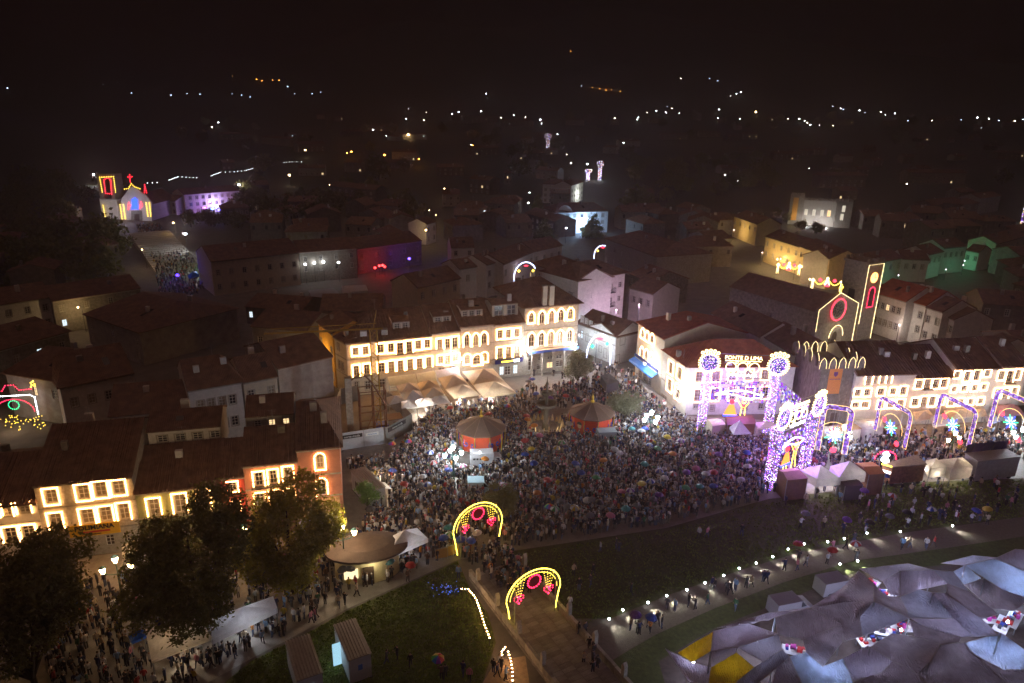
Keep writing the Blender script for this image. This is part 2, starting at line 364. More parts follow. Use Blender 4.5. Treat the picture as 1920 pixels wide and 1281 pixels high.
def house(label, a, b, ze, depth, wins=(), wall=M_WHITE, roof=M_ROOF, rise=2.4, hip=(0, 0), ov=0.45, name='house', cat='house', group=None, z0=-0.3,
          rolls=False, bands=(), ridge=None, cornice=True, side=None, bandm=M_STONE, gz=0.0):
    """a, b: ends of the facade foot as seen from the river, left to right. wins: dicts in facade metres"""
    a = np.asarray(a[:2]); b = np.asarray(b[:2]); W = float(np.linalg.norm(b-a)); rz = math.atan2(b[1]-a[1], b[0]-a[0])
    root = thing(name, label, cat, (a[0], a[1], gz), rz, group)
    ops = [(w['u0'], w['u1'], w['z0'], w['z1']) for w in wins]
    mb = MB(); quad_cells(mb, W, z0, ze, ops)
    mb.quad((W,0,z0),(W,depth,z0),(W,depth,ze),(W,0,ze)); mb.quad((0,depth,z0),(0,0,z0),(0,0,ze),(0,depth,ze)); mb.quad((W,depth,z0),(0,depth,z0),(0,depth,ze),(W,depth,ze))
    yr = depth/2 if ridge is None else ridge
    if rise and not hip[1]: mb.quad((W+.125,-.1,ze+.01),(W+.125,depth,ze+.01),(W+.125,yr,ze+rise-.02)); mb.quad((W,0,ze-.01),(W+.125,-.1,ze+.01),(W+.125,depth,ze+.01),(W,depth,ze-.01))
    if rise and not hip[0]: mb.quad((-.125,depth,ze+.01),(-.125,-.1,ze+.01),(-.125,yr,ze+rise-.02)); mb.quad((0,depth,ze-.01),(-.125,depth,ze+.01),(-.125,-.1,ze+.01),(0,0,ze-.01))
    mb.build('wall', wall, root)
    r = put('roof', roof_mesh(W, depth, ze, rise, hip[0], hip[1], ov, roof, yr), root)
    if rolls: put('roof_tiles', tile_rolls(W, depth, ze, rise, hip[0], hip[1], ov, yr, roof), r, kind='stuff')
    if cornice: MB().box(-.02, W+.02, -.16, -.003, ze-.3, ze-.005).build('cornice', bandm, root)
    for z in bands: MB().box(0.01, W-.01, -.06, -.003, z-.1, z+.1).build('string_course', bandm, root)
    for w in wins:
        k = {q: v for q, v in w.items() if q not in ('u0', 'u1', 'z0', 'z1')}
        add_window(root, w['u0'], w['u1'], w['z0'], w['z1'], **k)
    if rise and W > 4:
        for k in range(1 if random.random() < .6 else 2):
            x = W*random.uniform(.2, .8); f = random.uniform(.45, .8); y = yr*f if random.random() < .6 else yr+(depth-yr)*(1-f); z = ze+rise*(y/yr if y < yr else (depth-y)/(depth-yr)); w = random.uniform(.3, .5); hh = random.uniform(.9, 1.7)
            c = MB().box(x-w, x+w, y-.28, y+.28, z-.6, z+hh).build('chimney', random.choice([M_GREYW, M_WHITE, M_GRANITE]), r)
        if random.random() < .35:
            x = W*random.uniform(.25, .75); an = MB(); z = ze+rise; an.tube([(x, yr, z-.1), (x, yr, z+2.2)], .025, 4); [an.tube([(x-.5+.1*j, yr, z+2.1-.22*j), (x+.5-.1*j, yr, z+2.1-.22*j)], .015, 3) for j in range(4)]; an.build('aerial', M_STEEL, r)
        if random.random() < .3 and not rolls:
            x = W*random.uniform(.3, .7); y0_, y1_ = yr*.35, yr*.6; sl = rise/(yr+ov); z0_, z1_ = ze+.2+(y0_+ov)*sl, ze+.2+(y1_+ov)*sl; MB().add([(x, y0_, z0_), (x+.9, y0_, z0_), (x+.9, y1_, z1_), (x, y1_, z1_)], [(0, 1, 2, 3)]).build('skylight', M_GLASS, r)
    if side: side(root, W, depth)
    return root
def pw(a, b, boxes, sx=1.0, ox=0, oy=0, scale=1.0, **kw):
    """photo boxes -> window dicts on the facade a-b"""
    out = []
    for q in boxes:
        x0, y0, x1, y1 = (ox+q[0]/scale, oy+q[1]/scale, ox+q[2]/scale, oy+q[3]/scale); xm, ym = (x0+x1)/2, (y0+y1)/2
        u0 = WP(a, b, x0, ym)[0]; u1 = WP(a, b, x1, ym)[0]; zt = WP(a, b, xm, y0)[1]; zb = WP(a, b, xm, y1)[1]
        d = dict(u0=u0, u1=u1, z0=zb, z1=zt, pane=M_CURT if random.random() < .55 else M_GLASS); d.update(kw)
        if len(q) > 4: d.update(q[4])
        out.append(d)
    return out
def grid_wins(W, rows, n, w=0.95, h=1.5, margin=1.2, lit=0.0, **kw):
    out = []
    for z in rows:
        for k in range(n):
            c = margin+(W-2*margin)*(k/(n-1) if n > 1 else 0.5)
            p = kw.get('pane') or (M_GLASS if random.random() > 0.35 else M_CURT)
            if random.random() < lit: p = E_PANEW if random.random() < 0.7 else E_PANEC
            d = dict(u0=c-w/2, u1=c+w/2, z0=z, z1=z+h, pane=p); d.update({q: v for q, v in kw.items() if q != 'pane'}); out.append(d)
    return out
def sub(wins, u0):
    return [dict(w, u0=w['u0']-u0, u1=w['u1']-u0) for w in wins]
def seg(a, b, u):
    a = np.asarray(a[:2]); b = np.asarray(b[:2]); return a+(b-a)/np.linalg.norm(b-a)*u

# ---- row by the lime avenue
LA, LB = G(100, 1050), G(636, 985)
def LU(x, y): return WP(LA, LB, x, y)[0]
uP0 = LU(62, 912); uP1 = LU(246, 888); uG1 = LU(412, 905); uR1 = LU(456, 885); uV1 = LU(556, 850); uK1 = LU(636, 834)
Z5 = dict(scale=8, oy=880)
w_ = pw(LA, LB, [(690,310,850,500),(1170,245,1330,440),(1430,200,1590,400),(1700,180,1860,360)], **Z5, style='full', strm=E_BULBL, pane=M_CURT)
w_ += pw(LA, LB, [(760,670,920,880),(1230,605,1400,810),(1510,570,1670,770),(1790,520,1930,745)], **Z5, style='top', strm=E_BULBL, pane=M_CURT)
w_ += pw(LA, LB, [(560,1130,660,1270),(800,1110,900,1260),(1300,1030,1420,1180),(1590,985,1720,1140),(1850,945,1950,1090)], **Z5, pane=M_DOOR)
house('pale granite house with square light frames and a yellow banner', seg(LA, LB, uP0), seg(LA, LB, uP1), 9.75, 16, sub(w_, uP0), M_STONE, M_ROOF3, 3.6, rolls=True, bands=(6.75, 3.4), bandm=M_GRANITE)
def banner(root):
    pass
w_ = pw(LA, LB, [(-130,560,0,690),(40,545,165,700),(290,515,440,650)], **Z5, style='sides', strm=E_BULBL, pane=M_CURT)+pw(LA, LB, [(80,880,250,1090),(345,850,510,1020)], **Z5, style='top', strm=E_BULBL, pane=M_GLASS)
uL0 = LU(-100, 945)
house('low white house with light strings beside the pale granite house', seg(LA, LB, uL0), seg(LA, LB, uP0-.02), 7.6, 14, sub(w_, uL0), M_WHITE, M_ROOF3, 3.0, rolls=True, bands=(5.2,))
Z1 = dict(scale=2.909, oy=560)
w_ = pw(LA, LB, [(815,1095,868,1180),(955,1070,1010,1165),(1085,1050,1140,1150)], **Z1, style='top', strm=E_BULBL, frame=M_FRAME)
w_ += pw(LA, LB, [(800,1290,860,1370),(900,1275,960,1350),(1010,1255,1060,1340)], **Z1, pane=M_DOOR)
house('two storey green tiled house with three light framed doors', seg(LA, LB, uP1+.02), seg(LA, LB, uG1), 7.5, 11, sub(w_, uP1+.02), M_GREEN, M_ROOF3, 3.0, rolls=True, bands=(4.0,), ridge=6)
w_ = pw(LA, LB, [(1252,1005,1287,1042),(1262,1112,1302,1150)], **Z1, style='full', strm=E_BULBL)
house('narrow bright red house squeezed between green and salmon houses', seg(LA, LB, uG1+.02), seg(LA, LB, uR1), 8.3, 10, sub(w_, uG1+.02), M_RED, M_ROOF3, 2.6, rolls=True, ridge=5)
w_ = pw(LA, LB, [(1393,950,1432,1020),(1473,938,1507,1008),(1553,922,1590,998)], **Z1, style='top', strm=E_BULBL, balcony=True)
w_ += pw(LA, LB, [(1400,1065,1440,1130),(1480,1050,1520,1115),(1560,1040,1600,1105)], **Z1, style='top', strm=E_BULBL)
house('salmon house with three balcony doors framed in lights', seg(LA, LB, uR1+.02), seg(LA, LB, uV1), 9.6, 10, sub(w_, uR1+.02), M_PINK, M_ROOF3, 2.6, rolls=True, bands=(6.3,), ridge=5)
w_ = pw(LA, LB, [(1728,850,1762,922)], **Z1, style='full', strm=E_BULBL, kind='round')+pw(LA, LB, [(1735,985,1775,1072)], **Z1, style='top', strm=E_BULBL, kind='round')
pink = house('tall pink corner house with two arched light framed windows', seg(LA, LB, uV1+.02), seg(LA, LB, uK1), 11.0, 15, sub(w_, uV1+.02), M_PINK, M_ROOF3, 3.0, rolls=True, hip=(0, 2.6), bands=(7.4, 4.4))
# garret blocks standing on the roofs of that row
def attic(label, u0, u1, y0, dep, z0, z1, wins, wall, rise=1.2, grp=None):
    q = seg(LA, LB, u0); rz = math.atan2(LB[1]-LA[1], LB[0]-LA[0]); n = np.array([-math.sin(rz), math.cos(rz)])
    a = q+n*y0; b = a+np.array([math.cos(rz), math.sin(rz)])*(u1-u0)
    return house(label, a, b, z1, dep, wins, wall, M_ROOF3, rise, z0=z0, cornice=False, ov=0.3, group=grp)
attic('white attic storey with four small windows behind green house roof', 10.2, 18.4, 6.2, 6, 8.5, 12.2, [dict(u0=1.0+k*2.0, u1=2.1+k*2.0, z0=10.7, z1=11.6) for k in range(4)], M_WHITE, 1.4)
attic('grey attic storey with three small windows behind salmon house roof', 21.6, 27.2, 6.0, 6, 9.5, 13.2, [dict(u0=.9+k*1.7, u1=1.7+k*1.7, z0=11.7, z1=12.6, pane=(M_GLASS if k == 0 else E_PANEW)) for k in range(3)], M_GREYW, 1.6)
# ---- main row on the square
MA, MB_ = G(655, 743), G(1078, 692)
def MU(x, y): return WP(MA, MB_, x, y)[0]
Z7 = dict(scale=8, ox=600, oy=600); Z3 = dict(scale=3.765, ox=600, oy=520); ZA = dict(scale=8, ox=960, oy=540)
u1 = MU(808, 660); u2 = MU(862, 650); u3 = MU(925, 640); u4 = MU(983, 620); u5 = MU(1083, 620)
w_ = pw(MA, MB_, [(495,420,570,520),(645,400,720,510),(870,370,950,485),(1025,355,1100,475),(1160,345,1240,500),(1300,325,1375,485),(1435,310,1510,430),(1575,300,1645,410)], **Z7, style='full')
for k in (4, 5): w_[k]['style'] = 'top'; w_[k]['balcony'] = True
v_ = pw(MA, MB_, [(510,690,580,845),(665,670,740,815),(880,645,965,785),(1030,625,1110,770),(1170,610,1245,755),(1315,590,1390,735),(1455,580,1530,720),(1595,560,1665,700)], **Z7, style='top')
for k in (0, 1): v_[k]['balcony'] = True
g_ = pw(MA, MB_, [(520,930,580,1050),(680,920,760,1045),(885,890,980,1020),(1080,880,1180,1000),(1280,850,1380,970),(1480,830,1580,950)], **Z7, pane=M_DOOR)
house('long cream corner house with sixteen light framed windows on the square', seg(MA, MB_, 0), seg(MA, MB_, u1), 10.15, 15, w_+v_+g_, M_CREAM, M_ROOF, 3.6, hip=(6, 0), rolls=True, bands=(7.0, 3.9))
w_ = pw(MA, MB_, [(830,440,860,500),(885,435,915,500),(935,425,970,495)], **Z3, style='top', balcony=False)+pw(MA, MB_, [(835,558,866,606),(885,553,915,610),(940,545,975,592)], **Z3, style='full')
w_ += pw(MA, MB_, [(840,640,880,700),(915,630,955,690)], **Z3, pane=M_DOOR)
house('narrow cream house with railed upper balcony between corner and arched houses', seg(MA, MB_, u1+.02), seg(MA, MB_, u2), 10.5, 14, sub(w_, u1+.02), M_CREAM, M_ROOF, 3.6, rolls=True, bands=(7.2, 4.0))
w_ = pw(MA, MB_, [(1020,400,1052,488),(1082,400,1116,484),(1140,390,1176,472)], **Z3, style='top', kind='arch')+pw(MA, MB_, [(1022,548,1056,606),(1080,550,1140,612),(1143,535,1176,590)], **Z3, style='full', kind='round')
w_ += pw(MA, MB_, [(1030,670,1070,740),(1110,660,1150,730)], **Z3, pane=M_DOOR)
house('granite faced house with three pointed upper windows', seg(MA, MB_, u2+.02), seg(MA, MB_, u3), 11.2, 14, sub(w_, u2+.02), M_STONE, M_ROOF, 3.4, rolls=True, bands=(7.6, 4.0), bandm=M_GRANITE)
w_ = pw(MA, MB_, [(1255,375,1286,428),(1313,370,1342,424),(1373,365,1405,416)], **Z3, style='full')+pw(MA, MB_, [(1253,500,1286,570),(1313,492,1345,564),(1373,486,1406,558)], **Z3, style='top', balcony=True)
w_ += pw(MA, MB_, [(1268,632,1298,690),(1365,620,1395,680)], **Z3, pane=E_PANEC)+pw(MA, MB_, [(1305,630,1345,690)], **Z3, pane=M_DOOR)
h4 = house('granite house with dark blue shop sign under two light framed floors', seg(MA, MB_, u3+.02), seg(MA, MB_, u4), 11.0, 14, sub(w_, u3+.02), M_STONE, M_ROOF, 3.0, rolls=True, bands=(7.6, 4.1), bandm=M_GRANITE)
Ws4 = u4-u3
s4 = MB().box(.3, Ws4-.3, -.35, -.07, 3.05, 3.85).build('shop_sign', mat('shop_sign_blue', (0.02, 0.02, 0.14), 0.5, 0), h4)
MB().box(Ws4*.25, Ws4*.62, -.39, -.352, 3.3, 3.6).build('lettering', emis('sign_yellow', (1, .75, .05), 5), s4)
MB().box(Ws4*.66, Ws4*.84, -.39, -.352, 3.2, 3.7).build('emblem', emis('sign_white', (.9, .93, 1), 9), s4)
w_ = pw(MA, MB_, [(255,370,322,512),(412,355,482,535),(557,335,628,515),(697,320,768,490),(843,310,908,462)], **ZA, style='top', kind='arch')
w_[0]['style'] = 'full'; w_[4]['style'] = 'full'
w_ += pw(MA, MB_, [(250,680,332,880),(402,665,478,865),(543,650,618,850),(682,640,752,830),(828,625,898,812)], **ZA, style='top', kind='arch')
w_ += pw(MA, MB_, [(243,1050,326,1235)], **ZA, kind='round', pane=M_DOOR)+pw(MA, MB_, [(395,1020,465,1085),(535,1010,610,1070),(665,990,750,1060)], **ZA, kind='round', pane=M_GLASS)+pw(MA, MB_, [(375,1130,480,1220),(520,1115,615,1200),(660,1090,760,1180)], **ZA, pane=M_DOOR)
w_[-2]['pane'] = E_PANEW
h5 = house('tall granite corner palace with ten pointed light framed windows', seg(MA, MB_, u4+.02), seg(MA, MB_, u5), 14.0, 16, sub(w_, u4+.02), M_STONE, M_ROOF, 3.8, hip=(5, 5), rolls=True, bands=(9.3, 5.2), ov=0.8, bandm=M_GRANITE)
W5 = u5-u4
MB().prismy([(.4,5.0),(W5-.4,5.0),(W5-.4,5.12),(.4,5.12)], -1.7, -.07).build('canopy', M_FRAME, h5)
MB().box(.4, W5-.4, -1.76, -1.702, 4.95, 5.5).build('fascia_banner', mat('fascia_blue', (0.05, 0.10, 0.35), 0.6, 0.2, 3), h5)
for k in range(5): MB().lathe([(.24,0),(.24,.3),(.17,.4),(.16,4.4),(.26,4.6),(.3,4.99)], 10, 1.2+k*(W5-2.4)/4, -1.4).build('column', M_STONE, h5)
# dormers on the main row
def dormer(label, px0, px1, ztop, zbot, yin, n=2, m=M_FRAME):
    u0 = MU(*px0); u1_ = MU(*px1); a = seg(MA, MB_, u0); rz = math.atan2(MB_[1]-MA[1], MB_[0]-MA[0]); nn = np.array([-math.sin(rz), math.cos(rz)])
    a = a+nn*yin; b = a+np.array([math.cos(rz), math.sin(rz)])*(u1_-u0)*1.03; W = np.linalg.norm(b-a)
    ws = [dict(u0=W*(k+.18)/n, u1=W*(k+.82)/n, z0=zbot+.35, z1=ztop-.25) for k in range(n)]
    return house(label, a, b, ztop, 4.5, ws, m, M_ROOF, .5, z0=zbot-.5, ov=.2, cornice=False)
dormer('white two bay dormer on the long cream corner house roof', (742,640), (772,640), 12.6, 10.9, 2.0)
dormer('low twin window dormer on the narrow cream house roof', (819,630), (851,630), 13.0, 11.3, 2.2)
dormer('wide glazed dormer on the granite faced house roof', (872,610), (910,610), 13.8, 11.9, 2.2, 3)
dormer('plastered set back top storey over the shop sign house', (929,590), (976,590), 14.4, 11.0, 1.9, 2, M_CREAM)
def chimney(label, px, ground_uv, h, w=.7, m=M_STONE, grp=None):
    X, Y, z = ground_uv; t = thing('chimney', label, 'chimney', (X, Y, z), 0.36, grp)
    MB().box(-w/2, w/2, -w*.4, w*.4, -1.2, h).build('stack', m, t); MB().box(-w/2-.1, w/2+.1, -w*.4-.1, w*.4+.1, h, h+.15).build('cap', M_GRANITE, t); return t
for k, x in enumerate((1021, 1034)):
    q = G(x, 556, 16.0); chimney('tall pale chimney on the granite corner palace roof', None, (q[0], q[1], 15.5), 2.6, 0.9, M_CREAM, 'palace chimneys')
# left return of the long corner house, and the ochre house beside it
SA, SB = G(633, 729), G(655, 743)
w_ = pw(SA, SB, [(260,350,290,450),(360,400,395,512),(280,612,310,740),(330,640,360,770),(380,672,410,800),(345,910,420,1090)], **Z7)
house('cream side wing of the corner house facing the building site', SA, seg(SB, SA, .1), 10.15, 4, [w for w in w_ if w['u1'] < np.linalg.norm(SB-SA)-.3], M_CREAM, M_ROOF, 0.8, hip=(0, 0), ov=.3, bands=(7.0, 3.9))
OA, OB = G(604, 700), G(630, 727)
house('ochre yellow house lit warm behind the corner house', OA, OB, 10.6, 8, grid_wins(float(np.linalg.norm(OA-OB)), (1.2, 6.2), 2), M_YELLOW, M_ROOF, 2, side=lambda r, W, D: lamp_light(r, (W*.5, -2.5, 5.5), 700, (1, .6, .2)))
# ---- narrow street beside the palace
NA, NB = G(1080, 655), G(1152, 684)
w_ = pw(NA, NB, [(1035,420,1075,540),(1100,460,1135,580),(1165,495,1200,610),(1240,545,1275,670),(1320,590,1350,700),(1395,640,1425,730),(1470,690,1500,770)], **ZA)
w_ += pw(NA, NB, [(1030,640,1065,760),(1110,690,1140,800),(1170,740,1200,840),(1310,870,1345,960),(1380,910,1420,1050)], **ZA, pane=E_PANEC)
house('long white street house lit cold beside the light arch', NA, NB, HZ(NB[0], NB[1], 632), 9, w_, M_WHITE, M_ROOF3, 2.4, bands=(4.2,))
NC = G(1196, 672)
house('plain white gable house at the street mouth', NB, NC, HZ(NC[0], NC[1], 622), 9, pw(NB, NC, [(1625,735,1690,850),(1555,1010,1610,1110)], **ZA), M_WHITE, M_ROOF3, 1.8)
# ---- museum corner
QA, QB, QC = G(1190, 702), G(1284, 778), G(1478, 776)
uA = WP(QA, QB, 1241, 700)[0]; LQ = float(np.linalg.norm(QB[:2]-QA[:2])); Z6 = dict(scale=3.765, ox=1050, oy=540)
w_ = pw(QA, QB, [(545,272,565,332),(578,290,600,350),(608,310,630,370),(642,327,668,388)], **Z6, style='full', strm=E_BULBN, kind='arch')+pw(QA, QB, [(538,400,558,462),(572,420,594,484),(603,437,626,502),(637,457,655,514)], **Z6, style='top', strm=E_BULBN, kind='arch')
w_ += pw(QA, QB, [(525,560,545,610),(555,585,575,640),(590,610,610,665),(620,640,640,690)], **Z6, pane=M_DOOR)
q = [w for w in w_ if w['u1'] < uA-.05 and w['u0'] > .05]
house('cream house with two rows of pointed light framed windows', QA, seg(QA, QB, uA), 10.9, 17, q, M_CREAM, M_ROOF2, 2.6, rolls=False, bands=(4.0,), hip=(3, 0))
w_ = pw(QA, QB, [(668,465,690,527),(718,490,742,562),(773,525,799,602),(833,560,864,642)], **Z6, style='full', strm=E_BULBN)+pw(QA, QB, [(703,610,732,692),(763,645,792,724),(820,690,852,782)], **Z6, style='full', strm=E_BULBN)
w_ += pw(QA, QB, [(665,690,680,740),(720,760,750,800)], **Z6, pane=M_DOOR)
e1 = (QB-QA)[:2]/LQ; WM = float(np.linalg.norm(QC[:2]-QB[:2])); ZMUS = 8.9
Z4 = dict(scale=6.74, ox=1280, oy=640)
wf = pw(QB, QC, [(172,392,252,502),(382,382,462,492),(592,376,668,484),(800,372,870,478),(1005,366,1075,470)], **Z4, style='full', strm=E_BULBM)+pw(QB, QC, [(152,615,238,748),(362,605,442,735),(590,600,668,730),(800,590,880,720),(1010,585,1085,710)], **Z4, style='full', strm=E_BULBM)
wf += pw(QB, QC, [(140,800,200,850),(350,810,400,880),(755,800,815,865),(965,790,1020,855)], **Z4)
mus = house('white museum house with red roof and light framed windows', QB, QC, ZMUS, 1.0, wf, M_WHITE, M_ROOF2, 0.02, bands=(3.4,), ov=.0, cornice=False)
# its side wing, and one broad hipped roof over both
q = [w for w in w_ if w['u0'] > uA and w['u1'] < LQ-.1]
wing = house('white side of the museum house facing the shopping street', seg(QA, QB, uA+.02), QB, ZMUS, 1.0, sub(q, uA+.02), M_WHITE, M_ROOF2, 0.02, bands=(3.4,), ov=.0, cornice=False)
def museum_roof():
    s = seg(QA, QB, uA); c = QB[:2]; d = QC[:2]; bk = d+(s-c); o = 0.5
    cen = (s+c+d+bk)/4
    ext = lambda p: p+(p-cen)/np.linalg.norm(p-cen)*0.7
    s2, c2, d2, b2 = map(ext, (s, c, d, bk)); z = ZMUS; R0 = c+(s-c)*.5+(d-c)*.33; R1 = c+(s-c)*.5+(d-c)*.72
    mb = MB(); v = [(*s2, z), (*c2, z), (*d2, z), (*b2, z), (*R0, z+3.6), (*R1, z+3.6)]
    mb.add(v, [(0,1,4),(1,2,5,4),(2,3,5),(3,0,4,5),(3,2,1,0)])
    o_ = mb.mesh('roof', M_ROOF2); r = put('roof', o_, mus); r.matrix_parent_inverse = mus_inv(mus); return r
def mus_inv(o): bpy.context.view_layer.update(); return o.matrix_world.inverted()
museum_roof()
# ---- prison tower with crenels
def prison_tower():
    FA, FB = G(1522, 800), G(1592, 797); a, b = FA[:2], FB[:2]; W = float(np.linalg.norm(b-a)); D = 8.5; zt = HZ(a[0], a[1], 683)
    t = thing('stone_tower', 'square medieval stone tower with lit crenels and an orange banner', 'tower', (*a, 0), math.atan2(b[1]-a[1], b[0]-a[0]))
    mb = MB(); mb.prism([(0,0),(W,0),(W,D),(0,D)], -.3, zt-1.2); mb.build('wall', M_TOWER, t)
    # courses of proud blocks
    bk = cached(('blk',), lambda: MB().box(0, 1.0, -.05, 0, 0, .55).mesh('stone_block', M_TOWER))
    for r in range(int((zt-1.4)/.62)):
        for c in range(int(W/1.1)):
            if random.random() < .55:
                o = put('stone_block', bk, t, (.03+c*1.1+(.4 if r % 2 else 0)*.5, -.004, .2+r*.62)); o.scale = (random.uniform(.7, .95), random.uniform(.4, 1.1), random.uniform(.9, 1.02))
    MB().box(-.15, W+.15, -.15, D+.15, zt-1.2, zt-.8).build('parapet', M_TOWER, t)
    pts = [[(0,0),(W,0)], [(0,0),(0,D)], [(W,0),(W,D)], [(0,D),(W,D)]]
    mer = []
    for (p, q), n in zip(pts, (5, 5, 5, 5)):
        p, q = np.array(p, float), np.array(q, float); e = (q-p)/np.linalg.norm(q-p)
        for k in range(n):
            c = p+(q-p)*(k/(n-1)); mer.append((c, e))
    seen = []
    for c, e in mer:
        if any(np.linalg.norm(c-s) < .2 for s in seen): continue
        seen.append(c); ang = math.atan2(e[1], e[0])
        m = MB().prismy([(-.55,-.8),(.55,-.8),(.55,.25),(.38,.75),(0,1.15),(-.38,.75),(-.55,.25)], -.3, .3)
        o = m.build('merlon', M_TOWER, t, (c[0], c[1], zt), ang)
        s = MB().tube([(-.6,-.33,-.75),(-.56,-.33,.25),(-.38,-.33,.78),(0,-.33,1.2),(.38,-.33,.78),(.56,-.33,.25),(.6,-.33,-.75)], .026, 4).build('light_string', E_TUBE, o)
    u0, z1 = WP(a, b, 1556, 691); u1 = WP(a, b, 1580, 691)[0]; z0 = WP(a, b, 1560, 738)[1]
    bn = MB().box(u0, u1, -.16, -.10, z0, z1).build('banner', mat('orange_banner', (0.62, 0.22, 0.06), 0.8, 0.08, 2), t); cu = (u0+u1)/2
    MB().prismy([(cu-.35,z1-.6),(cu+.35,z1-.6),(cu+.35,z1-1.15),(cu,z1-1.5),(cu-.35,z1-1.15)], -.19, -.161).build('crest', mat('crest_purple', (.12, .03, .2), .7, 0), bn)
    upright(put('lettering', text_mesh('PONTE DE LIMA', .27, MATS['crest_purple']), bn, (cu, -.175, z1-1.9)))
    MB().box(W*.45, W*.62, -.09, -.03, .0, 2.4).build('door', M_DOOR, t)
    return t
E_TUBE = emis('light_tube_warm', (1.0, .76, .36), 5)
prison_tower()
# ---- row next to the tower
RA, RB = G(1590, 800), G(1900, 789)
def RU(x, y): return WP(RA, RB, x, y)[0]
ZR = dict(scale=8, ox=1680, oy=640); ZS = dict(scale=8, ox=1440, oy=620)
r0, r1, r2, r3, r4 = RU(1599, 740), RU(1711, 740), RU(1782, 740), RU(1862, 740), RU(1914, 740)
zR = WP(RA, RB, 1650, 702)[1]
w_ = pw(RA, RB, [(1320,690,1385,790),(1475,690,1540,800),(1590,690,1640,780),(1690,685,1740,780),(1790,685,1830,780)], **ZS, style='sides', strm=E_BULBN)+pw(RA, RB, [(1308,888,1376,970),(1448,882,1520,965),(1650,870,1730,955),(1838,868,1905,945)], **ZS, style='full', strm=E_BULBN)
w_ += pw(RA, RB, [(1268,1080,1350,1142),(1408,1075,1492,1140),(1655,1060,1720,1150),(1800,1055,1870,1140)], **ZS, style='full', strm=E_BULBN)+pw(RA, RB, [(70,690,140,790),(20,885,100,990)], **ZR, style='full', strm=E_BULBN)
house('white three storey house with a lit loggia beside the stone tower', seg(RA, RB, r0), seg(RA, RB, r1), zR, 14, sub([w for w in w_ if w['u1'] < r1-.1 and w['u0'] > r0+.1], r0), M_WHITE, M_ROOF3, 3.4, rolls=True, ov=.7)
w_ = pw(RA, RB, [(300,592,382,692),(425,575,502,700),(560,575,632,690),(680,575,752,680)], **ZR, style='full', strm=E_BULBN)+pw(RA, RB, [(243,865,322,955),(380,840,452,965),(500,835,572,955),(638,838,702,925)], **ZR, style='full', strm=E_BULBN)
w_[1]['style'] = 'top'; w_[1]['balcony'] = True; w_[5]['style'] = 'top'
house('white house with a continuous light frame round four upper windows', seg(RA, RB, r1+.02), seg(RA, RB, r2), WP(RA, RB, 1750, 708)[1], 14, sub(w_, r1+.02), M_WHITE, M_ROOF3, 3.4, rolls=True)
w_ = pw(RA, RB, [(883,458,942,532),(1028,460,1092,582),(1173,442,1242,575),(1333,438,1397,512)], **ZR, style='full', strm=E_BULBN)+pw(RA, RB, [(838,680,892,742),(983,668,1047,732),(1143,660,1202,727),(1288,648,1342,712)], **ZR, style='full', strm=E_BULBN)+pw(RA, RB, [(788,880,852,952),(928,870,992,942),(1088,868,1142,932),(1233,858,1292,922)], **ZR, style='full', strm=E_BULBN)
house('pale grey house with twelve small light framed windows', seg(RA, RB, r2+.02), seg(RA, RB, r3), WP(RA, RB, 1820, 692)[1], 13, sub(w_, r2+.02), M_WHITE, M_ROOF3, 3.2, rolls=True)
w_ = pw(RA, RB, [(1540,452,1612,562),(1662,450,1742,612),(1790,432,1852,552)], **ZR, style='full', strm=E_BULBN)+pw(RA, RB, [(1478,722,1540,840),(1605,712,1670,850),(1740,702,1802,790)], **ZR, style='top', strm=E_BULBN)
w_[1]['balcony'] = True
house('white end house with flowered balcony at the avenue row end', seg(RA, RB, r3+.02), seg(RA, RB, r4), WP(RA, RB, 1890, 687)[1], 13, sub(w_, r3+.02), M_WHITE, M_ROOF3, 3.2, rolls=True, ov=.8)
